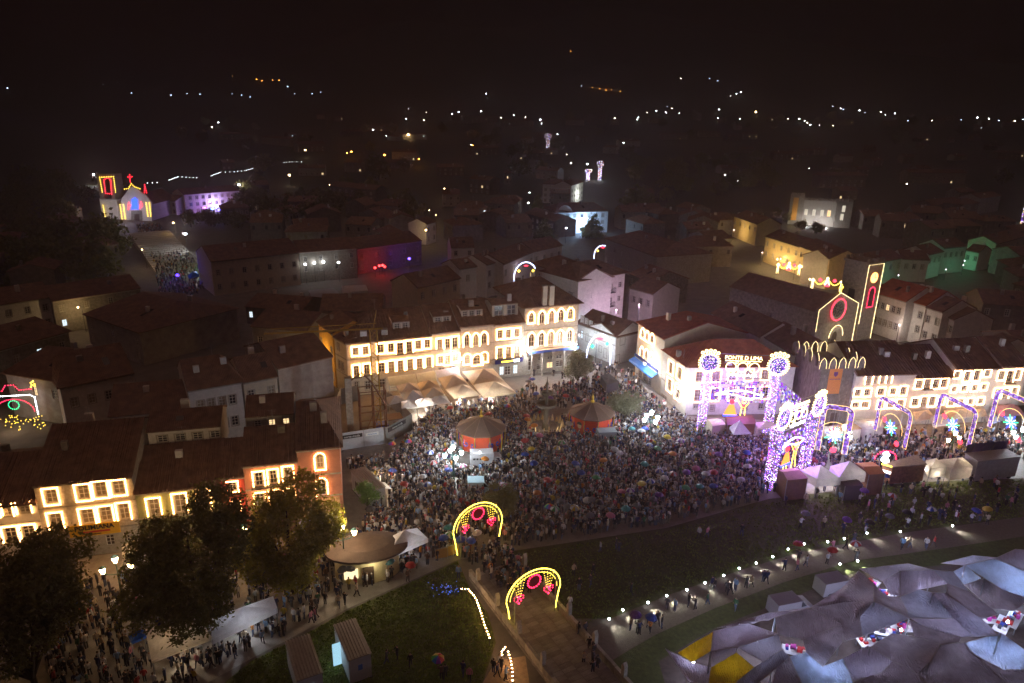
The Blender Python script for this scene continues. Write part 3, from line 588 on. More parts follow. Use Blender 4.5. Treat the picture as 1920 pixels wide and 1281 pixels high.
# ---- generic houses from their eaves line
def eh(label, eL, eR, ze, depth, rows=None, n=4, wall=M_WHITE, roof=M_ROOF, rise=2.4, hip=(0, 0), lit=0.0, group=None, ws=None, name='house', cat='house', ww=.95, wh=1.5, gz=0.0, **kw):
    a, b = G(eL[0], eL[1], ze+gz), G(eR[0], eR[1], ze+gz); W = float(np.linalg.norm(b[:2]-a[:2]))
    rows = rows if rows is not None else [z for z in (1.2, 4.3, 7.4) if z+1.9 < ze]
    wins = ws if ws is not None else grid_wins(W, rows, n, w=ww, h=wh, lit=lit, margin=min(1.6, W*.2))
    return house(label, a, b, ze, depth, wins, wall, roof, rise, hip, name=name, cat=cat, group=group, gz=gz, **kw)
EH = [
 ('grey blank gable house beside the ochre house', (521,692),(622,669), 9.5, 14, [], 2, M_GREYW, M_ROOF3, 2.6, (0,0)),
 ('white bay windowed house behind the avenue row', (352,733),(452,716), 9.6, 11, [6.2,2.6], 4, M_WHITE, M_ROOF3, 3.0, (0,2)),
 ('dim cream house with two windows beside the bay windowed house', (456,718),(519,706), 9.0, 10, [6.0], 2, M_CREAM, M_ROOF3, 2.6, (0,0)),
 ('small lit cream cottage wall below the tiered dormer roof', (205,781),(350,768), 6.5, 10, [3.8], 5, M_CREAM, M_ROOF3, 3.0, (0,0)),
 ('two tier roof house with white dormer boxes', (112,728),(250,700), 7.6, 14, [4.0], 4, M_WHITE, M_ROOF3, 3.4, (2,0)),
 ('granite town house lit by a wall lantern', (98,566),(262,541), 7.6, 12, [5.0,1.6], 4, M_GRANITE, M_ROOF3, 2.4, (0,0)),
 ('whitewashed granite house beside the wall lantern', (-40,578),(97,557), 8.2, 12, [5.3,1.8], 4, M_WHITE, M_ROOF3, 2.4, (0,0)),
 ('stone house with two dark doors in the lantern lit lane', (-40,668),(128,622), 8.4, 12, [5.2,1.6], 4, M_GRANITE, M_ROOF3, 2.6, (0,2)),
 ('broad hipped roof house behind the lantern lit lane', (160,590),(262,624), 7.0, 22, [4.0,1.2], 3, M_GREYW, M_ROOF3, 3.4, (4,4)),
 ('low dark house with a pale eave beside the grey gable', (472,612),(575,622), 8.5, 12, [5.0], 3, M_GREYW, M_ROOF3, 2.2, (0,0)),
 ('dark tiled house beside the tiered dormers', (10,700),(112,716), 7.6, 13, [4.4], 3, M_GREYW, M_ROOF3, 2.8, (2,0)),
 ('long pilastered palace facing the fair stage', (395,491),(560,474), 9.6, 16, [5.6,1.6], 7, M_CREAM, M_ROOF3, 3.0, (0,0)),
 ('granite house front washed by red and green show lights', (561,474),(668,466), 9.2, 14, [6.4,3.4], 4, M_GRANITE, M_ROOF3, 2.4, (0,0)),
 ('dim stone house beside the blue show light', (669,468),(790,452), 8.0, 14, [4.8,1.4], 5, M_GRANITE, M_ROOF3, 2.4, (0,0)),
 ('white house front washed deep blue behind the lane', (846,465),(889,464), 7.6, 9, [5.0], 2, M_WHITE, M_ROOF3, 2.6, (0,0)),
 ('narrow white house at the top of the steep lit lane', (800,421),(817,416), 8.0, 8, [5.0,1.4], 2, M_WHITE, M_ROOF3, 1.8, (0,0)),
 ('white two storey house with double windows by the curved street', (912,497),(941,489), 9.4, 10, [6.0,2.6], 2, M_WHITE, M_ROOF3, 2.0, (0,0)),
 ('pale blue lit street house in the curved row', (944,496),(1000,472), 9.2, 10, [5.8,1.6], 4, M_WHITE, M_ROOF3, 2.2, (0,0)),
 ('pink lit street house closing the curved row', (1001,472),(1054,460), 9.2, 10, [5.8,1.6], 4, M_WHITE, M_ROOF3, 2.2, (0,0)),
 ('white walled small house over the dark inner roofs', (861,505),(893,500), 10.5, 8, [7.0], 1, M_WHITE, M_ROOF3, 1.8, (0,0)),
 ('cream gallery house behind the main row ridge', (782,540),(862,522), 11.5, 9, [8.6], 4, M_CREAM, M_ROOF3, 2.4, (0,0)),
 ('wide dark roofed hall beside the apartment block', (1136,448),(1232,482), 9.0, 20, [5.4,1.4], 7, M_STONE, M_ROOF3, 3.2, (5,5)),
 ('low violet walled house under the apartment block', (1181,540),(1225,552), 8.2, 10, [4.8], 3, M_WHITE, M_ROOF3, 2.2, (0,0)),
 ('long white terrace with dark windows behind the museum', (1336,588),(1426,632), 10.2, 9, [6.8,3.4], 6, M_WHITE, M_ROOF3, 2.4, (0,0)),
 ('white terrace end house beside the stone tower', (1427,628),(1492,666), 10.0, 9, [6.6,3.2], 4, M_WHITE, M_ROOF3, 2.4, (0,0)),
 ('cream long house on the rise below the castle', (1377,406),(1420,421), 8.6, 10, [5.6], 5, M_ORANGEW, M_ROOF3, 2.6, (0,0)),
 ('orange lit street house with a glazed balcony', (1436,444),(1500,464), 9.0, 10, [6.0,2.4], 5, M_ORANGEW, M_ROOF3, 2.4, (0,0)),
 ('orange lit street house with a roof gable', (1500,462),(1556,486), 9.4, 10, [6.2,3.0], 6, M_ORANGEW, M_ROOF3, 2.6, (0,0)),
 ('grey green lit house beside the church tower', (1556,488),(1582,484), 9.0, 9, [6.0,2.8], 2, M_WHITE, M_ROOF3, 2.2, (0,0)),
 ('green lit low house beside the church tower', (1638,494),(1692,484), 7.4, 9, [4.4], 4, M_WHITE, M_ROOF3, 2.2, (0,0)),
 ('white gabled house in the green lit street', (1692,486),(1742,488), 7.2, 9, [4.2], 3, M_WHITE, M_ROOF3, 2.2, (0,0)),
 ('green lit three window house', (1742,478),(1768,472), 8.2, 9, [5.2], 3, M_WHITE, M_ROOF3, 2.2, (0,0)),
 ('green lit tall end house of the dark lane', (1770,466),(1812,462), 8.8, 9, [5.6], 4, M_WHITE, M_ROOF3, 2.2, (0,0)),
 ('green lit garden wall house with a small gable', (1812,470),(1836,474), 6.4, 8, [3.4], 2, M_WHITE, M_ROOF3, 2.0, (0,0)),
 ('pale house with lit windows at the lane top', (1868,458),(1925,442), 7.6, 9, [4.4], 5, M_CREAM, M_ROOF3, 2.2, (0,0)),
 ('white house with a brown veranda by the church', (1638,548),(1700,566), 9.8, 11, [6.4,2.6], 5, M_WHITE, M_ROOF2, 3.0, (0,0)),
 ('white four window house by the church square', (1700,563),(1737,574), 9.4, 11, [6.2,2.8], 2, M_WHITE, M_ROOF2, 3.0, (0,0)),
 ('white house with two tall windows by the church square', (1738,577),(1768,586), 9.0, 10, [5.8,2.0], 2, M_WHITE, M_ROOF3, 2.4, (0,0)),
 ('low white corner house by the church square', (1769,591),(1790,600), 7.6, 9, [4.4], 2, M_WHITE, M_ROOF3, 2.2, (0,0)),
 ('reddish gabled house with two windows near the church', (1786,588),(1812,583), 7.8, 9, [5.0], 2, M_PINK, M_ROOF3, 2.0, (0,0)),
 ('white gable wall showing over the avenue row ridge', (1826,648),(1852,660), 10.5, 10, [], 2, M_WHITE, M_ROOF3, 2.4, (0,0)),
]
for q in EH:
    eh(q[0], q[1], q[2], q[3], q[4], q[5], q[6], q[7], q[8], q[9], q[10], lit=.03)
# white apartment block with balconies
APTF = []
def apartment():
    ze = 14.0; a, b, c = G(1004, 494, ze), G(1085, 527, ze), G(1172, 511, ze)
    W = float(np.linalg.norm(c[:2]-b[:2])); ws = []
    for r, z in enumerate((10.6, 7.2, 3.8)):
        for k in range(5):
            cc = W*(k+.5)/5; bal = k in (1, 3)
            ws.append(dict(u0=cc-(.5 if not bal else .6), u1=cc+(.5 if not bal else .6), z0=z if not bal else z-.7, z1=z+1.3, balcony=bal, pane=random.choice([M_SHUT, M_GLASS, M_SHUT]), surround=M_FRAME))
    ws[2]['pane'] = E_PANEW
    house('white modern apartment block with curved corner balconies', b, c, ze, 12, ws, M_WHITE, M_ROOF3, 2.6, (3, 4), name='apartment_block', cat='building', ov=.8)
    W = float(np.linalg.norm(b[:2]-a[:2])); ws = []
    for r, z in enumerate((10.6, 7.2, 3.8)):
        for k in range(5):
            cc = W*(k+.5)/5; ws.append(dict(u0=cc-.5, u1=cc+.5, z0=z-.5, z1=z+1.3, balcony=k % 2 == 0, pane=random.choice([M_SHUT, M_GLASS]), surround=M_FRAME))
    APTF.extend([b, c]); house('receding side wing of the white apartment block', a, seg(b, a, .05), ze, 9, ws, M_WHITE, M_ROOF3, 2.4, (4, 0), name='apartment_block', cat='building', ov=.8)
APT = apartment()
# ---- parish church
def church():
    ze = HZ(*G(1552, 640)[:2], 575); A0 = G(1546, 652); B0 = G(1600, 640)
    a, b = A0[:2], B0[:2]; W = float(np.linalg.norm(b-a)); rz = math.atan2(b[1]-a[1], b[0]-a[0])
    t = thing('church', 'granite parish church with red rose window outlined in lights', 'church', (*a, 0), rz)
    ZC = dict(scale=8, ox=1440, oy=480)
    def C(x, y): return WP(a, b, 1440+x/8, 480+y/8)
    L = C(765, 790); R = C(1350, 730); K = C(1090, 550)
    u0, u1 = 0.0, W; zl = (L[1]+R[1])/2; D = 26
    MB().prismy([(L[0],-.3),(R[0],-.3),(R[0],zl),(K[0],K[1]),(L[0],zl)], 0, .8).build('front_wall', M_GRANITE, t)
    MB().box(L[0]+.3, R[0]-.3, .81, D, -.3, zl-.6).build('nave_wall', M_GRANITE, t)
    MB().prismy([(L[0],zl-.6),(R[0],zl-.6),(K[0],K[1]-.7)], .81, D+.4).build('roof', M_ROOF3, t)
    s = MB().tube([(L[0],-.12,zl-5),(L[0],-.12,zl),(K[0],-.12,K[1]),(R[0],-.12,zl),(R[0],-.12,zl-11)], .05, 4).build('light_string', E_TUBE, t)
    c0 = C(1040, 800); rr = 2.15
    ro = MB(); ro.tube([(c0[0]+rr*math.cos(k*math.pi/12), -.10, c0[1]+rr*math.sin(k*math.pi/12)) for k in range(24)], .34, 6, closed=True); rose = ro.build('rose_window', M_STONE, t)
    g = MB(); g.prismy([(c0[0]+1.9*math.cos(k*math.pi/12), c0[1]+1.9*math.sin(k*math.pi/12)) for k in range(24)], -.06, -.004); g.build('glass', M_GLASS, rose)
    tr = MB()
    for k in range(10):
        an = k*math.pi/5; tr.tube([(c0[0]+.35*math.cos(an), -.10, c0[1]+.35*math.sin(an)), (c0[0]+1.85*math.cos(an), -.10, c0[1]+1.85*math.sin(an))], .07, 4)
        tr.tube([(c0[0]+1.45*math.cos(an+.31)+.3*math.cos(j*math.pi/4), -.10, c0[1]+1.45*math.sin(an+.31)+.3*math.sin(j*math.pi/4)) for j in range(8)], .05, 4, closed=True)
    tr.tube([(c0[0]+.35*math.cos(k*math.pi/6), -.10, c0[1]+.35*math.sin(k*math.pi/6)) for k in range(12)], .08, 4, closed=True); tr.build('tracery', M_STONE, rose)
    MB().tube([(c0[0]+2.5*math.cos(k*math.pi/16), -.35, c0[1]+2.5*math.sin(k*math.pi/16)) for k in range(32)], .12, 5, closed=True).build('light_ring', emis('neon_red', (1, .03, .06), 6), rose)
    MB().box(L[0], R[0], -.12, -.003, C(1000, 985)[1]-.15, C(1000, 985)[1]+.15).build('string_course', M_GRANITE, t)
    pc = C(985, 1205); z0 = pc[1]
    pd = MB().prismy([(pc[0]+1.0*math.cos(k*math.pi/10), z0+1.2*math.sin(k*math.pi/10)) for k in range(11)]+[(pc[0]-1.0, -.2), (pc[0]+1.0, -.2)], -.03, -.002).build('door', M_DOOR, t)
    for j in range(4):
        r_ = 1.1+j*.3
        MB().tube([(pc[0]-r_, -.12-.08*j, -.2)]+[(pc[0]-r_*math.cos(k*math.pi/12), -.12-.08*j, z0+(r_+.2)*math.sin(k*math.pi/12)) for k in range(13)]+[(pc[0]+r_, -.12-.08*j, -.2)], .14, 5).build('portal_arch', M_STONE, t)
    MB().tube([(pc[0]-2.45*math.cos(k*math.pi/12), -.5, z0+2.75*math.sin(k*math.pi/12)) for k in range(13)], .06, 4).build('light_string', E_TUBE, t)
    lamp_light(t, (pc[0], -5.5, 3.5), 900, (1, .85, .65), .3); lamp_light(t, (pc[0]+1, -6, 13), 500, (1, .85, .75), .3)  # unseen lamps added to brighten the church front
    cr = MB(); cr.box(K[0]-.12, K[0]+.12, -.1, .2, K[1], K[1]+1.9); cr.box(K[0]-.6, K[0]-.125, -.1, .2, K[1]+1.0, K[1]+1.3); cr.box(K[0]+.125, K[0]+.6, -.1, .2, K[1]+1.0, K[1]+1.3); cr.build('cross', E_BULBY, t)
    # bell tower beside it
    ta = G(1603, 640); tb = G(1624, 634); e = (b-a)/W
    Tt = thing('bell_tower', 'tall granite bell tower edged with lights and a glowing clock', 'tower', (ta[0], ta[1], 0), rz)
    wt = 5.6; zt = HZ(ta[0], ta[1], 497); Dt = 6
    MB().prism([(0,0),(wt,0),(wt,Dt),(0,Dt)], -.3, zt).build('wall', M_GRANITE, Tt)
    MB().box(-.25, wt+.25, -.25, Dt+.25, zt, zt+.5).build('cornice', M_GRANITE, Tt)
    for k in range(4):
        for yy in (0, Dt-.6): MB().box(.1+k*1.65, .7+k*1.65, yy, yy+.6, zt+.5, zt+1.3).build('merlon', M_GRANITE, Tt)
    MB().tube([(.02,-.12,zt-14),(.02,-.12,zt-.1),(wt-.02,-.12,zt-.1),(wt-.02,-.12,zt-19)], .05, 4).build('light_string', E_TUBE, Tt)
    zc = zt-3.2; cl = MB(); cl.prismy([(wt/2+1.2*math.cos(k*math.pi/10), zc+1.2*math.sin(k*math.pi/10)) for k in range(20)], -.2, -.004); ck = cl.build('clock_face', emis('clock_glow', (1, .42, .12), 5), Tt)
    hd = MB(); hd.box(wt/2-.06, wt/2+.06, -.24, -.205, zc, zc+.9); hd.box(wt/2, wt/2+.6, -.24, -.205, zc-.06, zc+.06); hd.build('clock_hand', M_IRON, ck)
    lamp_light(Tt, (wt/2, -1.6, zc), 110, (1, .4, .15), .3)
    zb = zt-10.2; ow = 1.9
    bo = MB(); bo.prismy([(wt/2+x-ow/2, zb+z) for x, z in arch_pts(ow, 4.6, False)], -.06, -.004); bl = bo.build('belfry_opening', M_IRON, Tt)
    MB().bulbs([(wt/2+x-ow/2, -.2, zb+z) for x, z in arch_pts(ow, 4.6, False, .15)], .3, .11, True).build('light_string', emis('bulb_red_strong', (1, .02, .08), 7), bl)
    sd = MB(); sd.box(-.1, -.004, 2.2, 3.8, zb+.4, zb+4); sd.build('belfry_opening', M_IRON, Tt)
church()
# ---- castle-like palace on the rise, with lit front
def castle():
    q0, q1 = T(1482, 421), T(1592, 428); a, b = q0[:2], q1[:2]; W = float(np.linalg.norm(b-a)); gz = terrain(*((a+b)/2))-.5
    t = thing('castle_palace', 'crenellated granite palace on the rise with a long ochre banner', 'palace', (*a, gz), math.atan2(b[1]-a[1], b[0]-a[0]))
    zt = HZ(a[0], a[1], 366)-gz; s = W/110.0
    def X(px): return (px-1482)*s
    zm = zt*.86
    def tw(x0, x1, z):
        MB().box(x0, x1, -1.2, 12, -1, z).build('turret', M_GRANITE, t)
        n = 6
        for k in range(n): MB().prismy([(x0+(x1-x0)*(k+.18)/n, z), (x0+(x1-x0)*(k+.82)/n, z), (x0+(x1-x0)*(k+.82)/n, z+1.0), (x0+(x1-x0)*(k+.5)/n, z+1.5), (x0+(x1-x0)*(k+.18)/n, z+1.0)], -1.2, -.7).build('merlon', M_GRANITE, t)
    tw(X(1476), X(1502), zt); tw(X(1562), X(1592), zt*.88)
    mb = MB(); ops = [(X(c)-.8, X(c)+.8, zm*.42, zm*.66) for c in (1508, 1523, 1538, 1551)]; quad_cells(mb, 0, 0, 0, [])
    w2 = X(1562)-X(1502)-.02; mb = MB(); quad_cells(mb, w2, -1, zm, [(o[0]-X(1502), o[1]-X(1502), o[2], o[3]) for o in ops]); o = mb.build('wall', M_STONE, t, (X(1502)+.01, 0, 0))
    MB().box(X(1502)+.05, X(1562)-.05, .3, 11, -1, zm-.05).build('rear_block', M_GRANITE, t)
    for k in range(13): MB().prismy([(X(1502)+w2*(k+.2)/13, zm), (X(1502)+w2*(k+.8)/13, zm), (X(1502)+w2*(k+.8)/13, zm+.9), (X(1502)+w2*(k+.5)/13, zm+1.5), (X(1502)+w2*(k+.2)/13, zm+.9)], .02, .5).build('merlon', M_GRANITE, t)
    for k, p in enumerate(ops): add_window(t, *p, pane=E_PANEW if k == 3 else emis('lit_pane_pale', (1, .9, .7), .8))
    MB().box(X(1481), X(1491), -1.32, -1.22, zt*.18, zt*.93).build('banner', mat('ochre_banner', (.62, .30, .05), .8, .1, 2), t)
    for x, z in ((1576, .55), (1575, .28)): MB().box(X(x)-.7, X(x)+.7, -1.26, -1.21, zt*z, zt*z+3).build('window', MATS['lit_pane_pale'], t)
    for k in range(3): lamp_light(t, (X(1512+k*18), -5, 1.0), 1500, (.95, .95, 1), .4)
    lamp_light(t, (X(1486), -6, 4), 500, (1, .8, .4), .4)
castle()
# ---- hill chapel with outlines in coloured lights
def chapel():
    q0, q1 = T(196, 411), T(290, 416); a, b = q0[:2], q1[:2]; W = float(np.linalg.norm(b-a)); gz = float(terrain(*((a+b)/2)))-.6
    t = thing('chapel', 'white baroque chapel on the mound with blue lit niche and red cross', 'church', (*a, gz), math.atan2(b[1]-a[1], b[0]-a[0]))
    u = lambda x, y: WP(a, b, x/4, 300+y/4); B = lambda x, y: (u(x, y)[0], u(x, y)[1]-gz)
    # front with scrolled gable
    pl, pr = B(900, 440), B(1140, 430); pts = [B(900, 460), B(1140, 460), B(1135, 320), B(1090, 265), B(1050, 240), B(1035, 222), B(990, 200), B(960, 222), B(940, 255), B(910, 290)]
    MB().prismy(pts, 0, .9).build('front_wall', M_WHITE, t)
    x0, x1 = pts[0][0], pts[1][0]; ze = pts[2][1]; MB().box(x0+.3, x1-.3, .91, 24, -1, ze-1).build('nave_wall', M_WHITE, t)
    MB().prismy([(x0-.2, ze-1), (x1+.2, ze-1), ((x0+x1)/2, ze+3.2)], .91, 24.5).build('roof', M_ROOF3, t)
    # left bell tower
    tl, tr_ = B(765, 430)[0], B(890, 430)[0]; zt = B(800, 120)[1]
    MB().box(tl, tr_, .3, 8, -1, B(800, 290)[1]).build('tower_base', M_WHITE, t)
    bf = MB(); z1 = B(800, 290)[1]; hw = (tr_-tl)
    bf.box(tl+.3, tl+hw*.28, .5, 7.5, z1, zt); bf.box(tr_-hw*.28, tr_-.3, .5, 7.5, z1, zt); bf.box(tl+.3, tr_-.3, .5, 7.5, zt, zt+.6); bf.build('belfry', M_GRANITE, t)
    MB().box(tl-.2, tr_+.2, .1, 8.2, z1-.4, z1).build('cornice', M_GRANITE, t)
    def st(n, p, m, cl=False, step=.8, r=.24): MB().bulbs([(x, -.3, z) for x, z in p], step, r, cl).build('light_string', m, t)
    st('a', [B(770, 240), B(750, 130), B(855, 125), B(870, 240)], E_BULBY); st('b', [B(795, 250), B(782, 150), B(800, 138), B(822, 138), B(835, 160), B(840, 255)], emis('bulb_red_far', (1, .02, .04), 9), True)
    st('c', [B(775, 340), B(797, 450)], E_BULBY); st('d', [B(902, 335), B(918, 440)], E_BULBY); st('d', [B(928, 335), B(942, 440)], E_BULBY)
    st('e', [B(1098, 322), B(1112, 420)], E_BULBY); st('f', [B(1122, 322), B(1134, 420)], E_BULBY)
    st('g', [B(935, 218), B(965, 214), B(988, 178), B(1010, 200), B(1052, 216)], E_BULBY)
    MR = MATS['bulb_red_far']; st('h', [B(980, 165), B(975, 112)], MR); st('i', [B(962, 128), B(992, 126)], MR)
    st('j', [B(1086, 245), B(1088, 185), B(1102, 245)], MR)
    st('k', [B(965, 370), B(968, 320), B(978, 340)], MR); st('k', [B(1055, 360), B(1060, 315), B(1068, 345)], MR)
    ni = [B(990, 368), B(1035, 366), B(1030, 300), B(1012, 285), B(992, 300)]
    MB().prismy(ni, -.08, -.004).build('niche', emis('niche_blue', (.03, .08, 1), 4), t); st('l', ni, E_BULBB, True)
    dr = [B(985, 460), B(1070, 455), B(1065, 380), B(985, 380)]; MB().prismy(dr, -.15, -.004).build('portal', M_GRANITE, t)
    d2 = [B(1010, 458), B(1048, 456), B(1046, 405), B(1010, 405)]; MB().prismy(d2, -.2, -.152).build('door', M_DOOR, t)
    lamp_light(t, ((x0+x1)/2, -9, 6), 2000, (.8, .75, 1), .5); lamp_light(t, (tl+2, -7, 5), 500, (1, .9, .8), .5)
chapel()
q0, q1 = T(290, 398), T(330, 402)
def hill_house(label, p0, p1, h, dep, lampcol=None, power=0, wall=M_WHITE, n=5, rise=2.2, roof=M_ROOF3, lit=0.0, rows=None, group=None, hip=(0, 0)):
    a, b = T(*p0), T(*p1); gz = float(min(terrain(*a[:2]), terrain(*b[:2])))-.4; W = float(np.linalg.norm(b[:2]-a[:2]))
    rows = rows or [z for z in (1.2, 4.2, 7.2, 10.2, 13.2) if z+1.8 < h]
    def sd(r, W_, D):
        if power: lamp_light(r, (W_*.5, -3.5, min(h*.8, 5)), power, lampcol, .3)
    return house(label, a, b, h, dep, grid_wins(W, rows, n, w=min(1.3, W/n*.45), lit=lit, margin=W*.1, detail=(W/n > 1.8)), wall, roof, rise, hip, gz=gz, group=group, side=sd, cornice=False)
hill_house('white chapel annex lit by a wall lamp', (288,397), (332,404), 6.5, 9, (1,.9,.75), 1200)
hill_house('violet lit convent wing beside the coloured fair lights', (350,403), (452,394), 9.5, 12, (.55,.4,1), 4000, n=8)
hill_house('white lit palace with corner balcony on the hill', (1017,381), (1068,383), 11, 16, (.9,1,.95), 5200, n=5, hip=(4,4))
hill_house('white lit palace flank with many windows', (1070,384), (1092,376), 11, 10, (.9,1,.95), 3000, n=5, hip=(0,3))
hill_house('pale blue floodlit manor with arched gable', (1040,440), (1138,436), 9.5, 14, (.35,.6,1), 9000, n=7, hip=(4,4), rise=3.2)
q = T(1062, 438); 
bg = thing('gable', 'round arched blue floodlit gable over the manor door', 'gable', (q[0]-1, q[1]-.8, q[2]))
MB().prismy([(x*.8-3.3, z) for x, z in arch_pts(8.4, 12.2, False, n=12)], 0, .6).build('wall', M_WHITE, bg); MB().box(-1.3, 1.3, -.1, -.003, .5, 6).build('door', M_DOOR, bg)
# ------------------------------------------------------------------ filler roofs of the old town
occupied = []
def world_xy(o): return o.location.x, o.location.y
for o in list(scene.objects):
    if o.parent is None and o.get('category') in ('house', 'building', 'church', 'tower', 'palace'):
        pts = []
        for ch in o.children:
            if ch.type == 'MESH' and ch.data.vertices:
                c, s = math.cos(o.rotation_euler.z), math.sin(o.rotation_euler.z)
                n = len(ch.data.vertices); co = np.empty(n*3); ch.data.vertices.foreach_get('co', co); co = co.reshape(-1, 3)
                if ch.name.split('.')[0] in ('wall', 'nave_wall', 'turret', 'tower_base'): pts.append(co[:, :2])
        if pts:
            p = np.vstack(pts); occupied.append((o.location.x, o.location.y, c, s, p[:, 0].min(), p[:, 0].max(), p[:, 1].min(), p[:, 1].max()))
def free(x, y, r):
    for ox, oy, c, s, x0, x1, y0, y1 in occupied:
        dx, dy = x-ox, y-oy; u, v = c*dx+s*dy, -s*dx+c*dy
        if x0-r < u < x1+r and y0-r < v < y1+r: return False
    return True
# streets and squares kept open: pixel polygons on the ground
def inpoly(x, y, poly):
    c = False; j = len(poly)-1
    for i in range(len(poly)):
        xi, yi = poly[i]; xj, yj = poly[j]
        if (yi > y) != (yj > y) and x < (xj-xi)*(y-yi)/(yj-yi+1e-9)+xi: c = not c
        j = i
    return c
OPEN_ = [[(1084,690),(1075,640),(1140,640),(1200,690)], [(560,545),(560,515),(790,515),(790,550)], [(240,430),(350,430),(400,560),(290,560)], [(1600,700),(1480,560),(1380,470),(1440,440),(1560,520),(1700,600),(1860,640),(1840,690)],
  [(0,800),(0,760),(140,700),(140,800)], [(960,470),(1010,420),(1140,450),(1120,500)], [(780,480),(800,400),(830,400),(830,480)]]
M_UNLIT = mat('unlit_plaster', (.16, .13, .115), .95, .4, .8); M_UNLIT2 = mat('unlit_plaster_pale', (.22, .18, .15), .95, .45, .8)  # plaster darkened for unlit walls, the shade put into the colour
FILL = 0
CLEAR = [(188,330,462,440),(255,430,400,562),(385,470,795,556),(795,405,826,490),(838,460,895,486),(905,456,1060,516),(1004,490,1180,612),(1130,448,1240,500),(1030,340,1145,450),(1470,360,1600,432),(1376,400,1590,560),(1525,480,1640,645),(1635,540,1820,622),(1635,462,1840,512),(1080,575,1200,690),(1335,585,1495,668),(515,662,628,750),(200,695,522,792),(0,545,190,700),(1820,640,1856,668),(600,610,640,740),(0,720,80,800),(780,520,900,560)]
def hidden_by(X, Y, w, top):
    x0, y1 = P((X-w*.55, Y-5, 0)); x1, _ = P((X+w*.55, Y-5, 0)); y0 = P((X, Y, top))[1]
    return any(x0 < c and x1 > a and y0 < d and y1 > b+6 for a, b, c, d in CLEAR)
for iy in range(26):
    for ix in range(-14, 17):
        X = ix*13.5+rng.uniform(-2, 2)+(iy % 2)*6; Y = 86+iy*13.0+rng.uniform(-2, 2)
        if Y > 345 or abs(X) > 40+Y*.78: continue
        px, py = P((X, Y, 0)); 
        if any(inpoly(px, py, q) for q in OPEN_): continue
        ru = WP(LA, LB, px, py)
        # keep the public square, the avenue and everything river-side of the rows free
        e = (LB-LA)[:2]; nL = np.array([-e[1], e[0]])/np.linalg.norm(e); dL = (np.array([X, Y])-LA[:2])@nL
        e = (MB_-MA)[:2]; nM = np.array([-e[1], e[0]])/np.linalg.norm(e); dM = (np.array([X, Y])-MA[:2])@nM
        e = (RB-RA)[:2]; nR = np.array([-e[1], e[0]])/np.linalg.norm(e); dR = (np.array([X, Y])-RA[:2])@nR
        if X < -22 and dL < 22: continue
        if -32 <= X < 30 and dM < 21: continue
        if X >= 26 and dR < 24: continue
        if -32 < X < -18 and dL > 0 and dM < 20: continue
        if not free(X, Y, 7.0): continue
        w, d, h = rng.uniform(10, 15), rng.uniform(9, 13), rng.uniform(6.0, 8.6)
        if hidden_by(X, Y, w, h+2.2): 
            h = 4.2
            if hidden_by(X, Y, w, h+1.6): continue
        yaw = rng.choice([.2, .36, .1, -.2, 1.3, -1.2])
        a = np.array([X-w/2*math.cos(yaw)+d/2*math.sin(yaw), Y-w/2*math.sin(yaw)-d/2*math.cos(yaw)]); b = a+np.array([math.cos(yaw), math.sin(yaw)])*w
        wi, hp = rng.integers(4), rng.random() < .4; kd = '%s walled old town house under a dark %s tile roof' % (('brown plaster', 'grey rendered', 'rough granite', 'stained plaster')[wi], 'hipped' if hp else 'gabled')
        house(kd, a, b, h, d, grid_wins(w, [h-2.6], 3, lit=.04, detail=Y < 200), [M_UNLIT, M_GREYW, M_GRANITE, M_UNLIT2][wi], [M_ROOF, M_ROOF3][rng.integers(2)], rng.uniform(1.8, 2.8), (3, 3) if hp else (0, 0), cornice=False, group='unlit old town houses, '+kd)
        occupied.append((a[0], a[1], math.cos(yaw), math.sin(yaw), 0, w, 0, d)); FILL += 1
# ------------------------------------------------------------------ far town: houses on the valley floor and slopes
FAR = [(410,262,470,262,7),(490,270,545,276,9),(560,286,610,284,9),(690,246,740,246,8),(745,262,800,262,7),(870,232,935,230,12),(940,238,1000,238,10),(735,300,780,302,8),(620,370,705,380,7),(700,405,742,412,6),(830,388,862,388,7),(880,292,935,290,8),(972,300,1022,300,7),(1005,335,1045,338,7),(880,362,918,366,9),(945,345,958,345,8),(1060,235,1095,236,9),(1100,232,1135,234,9),(1240,262,1290,262,8),(1310,258,1350,258,8),(1390,262,1420,262,9),(1535,352,1622,352,9),(1700,345,1808,345,9),(1745,405,1800,398,6),(1800,408,1830,404,7),(1830,402,1870,396,9),(1560,235,1600,235,8),(1650,236,1690,238,8),(1330,430,1372,440,6),(985,428,1040,446,7),(420,420,470,418,7),(560,330,610,330,6),(820,330,870,330,7),(930,400,975,402,7),(1160,275,1200,275,7),(1450,300,1500,300,7),(1870,300,1920,300,8),(1880,240,1930,240,8),(640,255,680,255,7),(1000,262,1040,262,8)]
for k, (x0, y0, x1, y1, h) in enumerate(FAR):
    hill_house('%s %s house on the dark slope beyond the old town' % (('wide', 'narrow')[x1-x0 < 50], ('hip roofed stained', 'grey gabled', 'brown gabled')[k % 3]), (x0, y0), (x1, y1), h, 10, n=max(3, min(7, int((x1-x0)/9))), lit=.05, group='far %s %s houses' % (('wide', 'narrow')[x1-x0 < 50], ('dimmed', 'grey', 'brown')[k % 3]), hip=(3, 3) if k % 3 == 0 else (0, 0), wall=[M_UNLIT2, M_GREYW, M_UNLIT][k % 3])
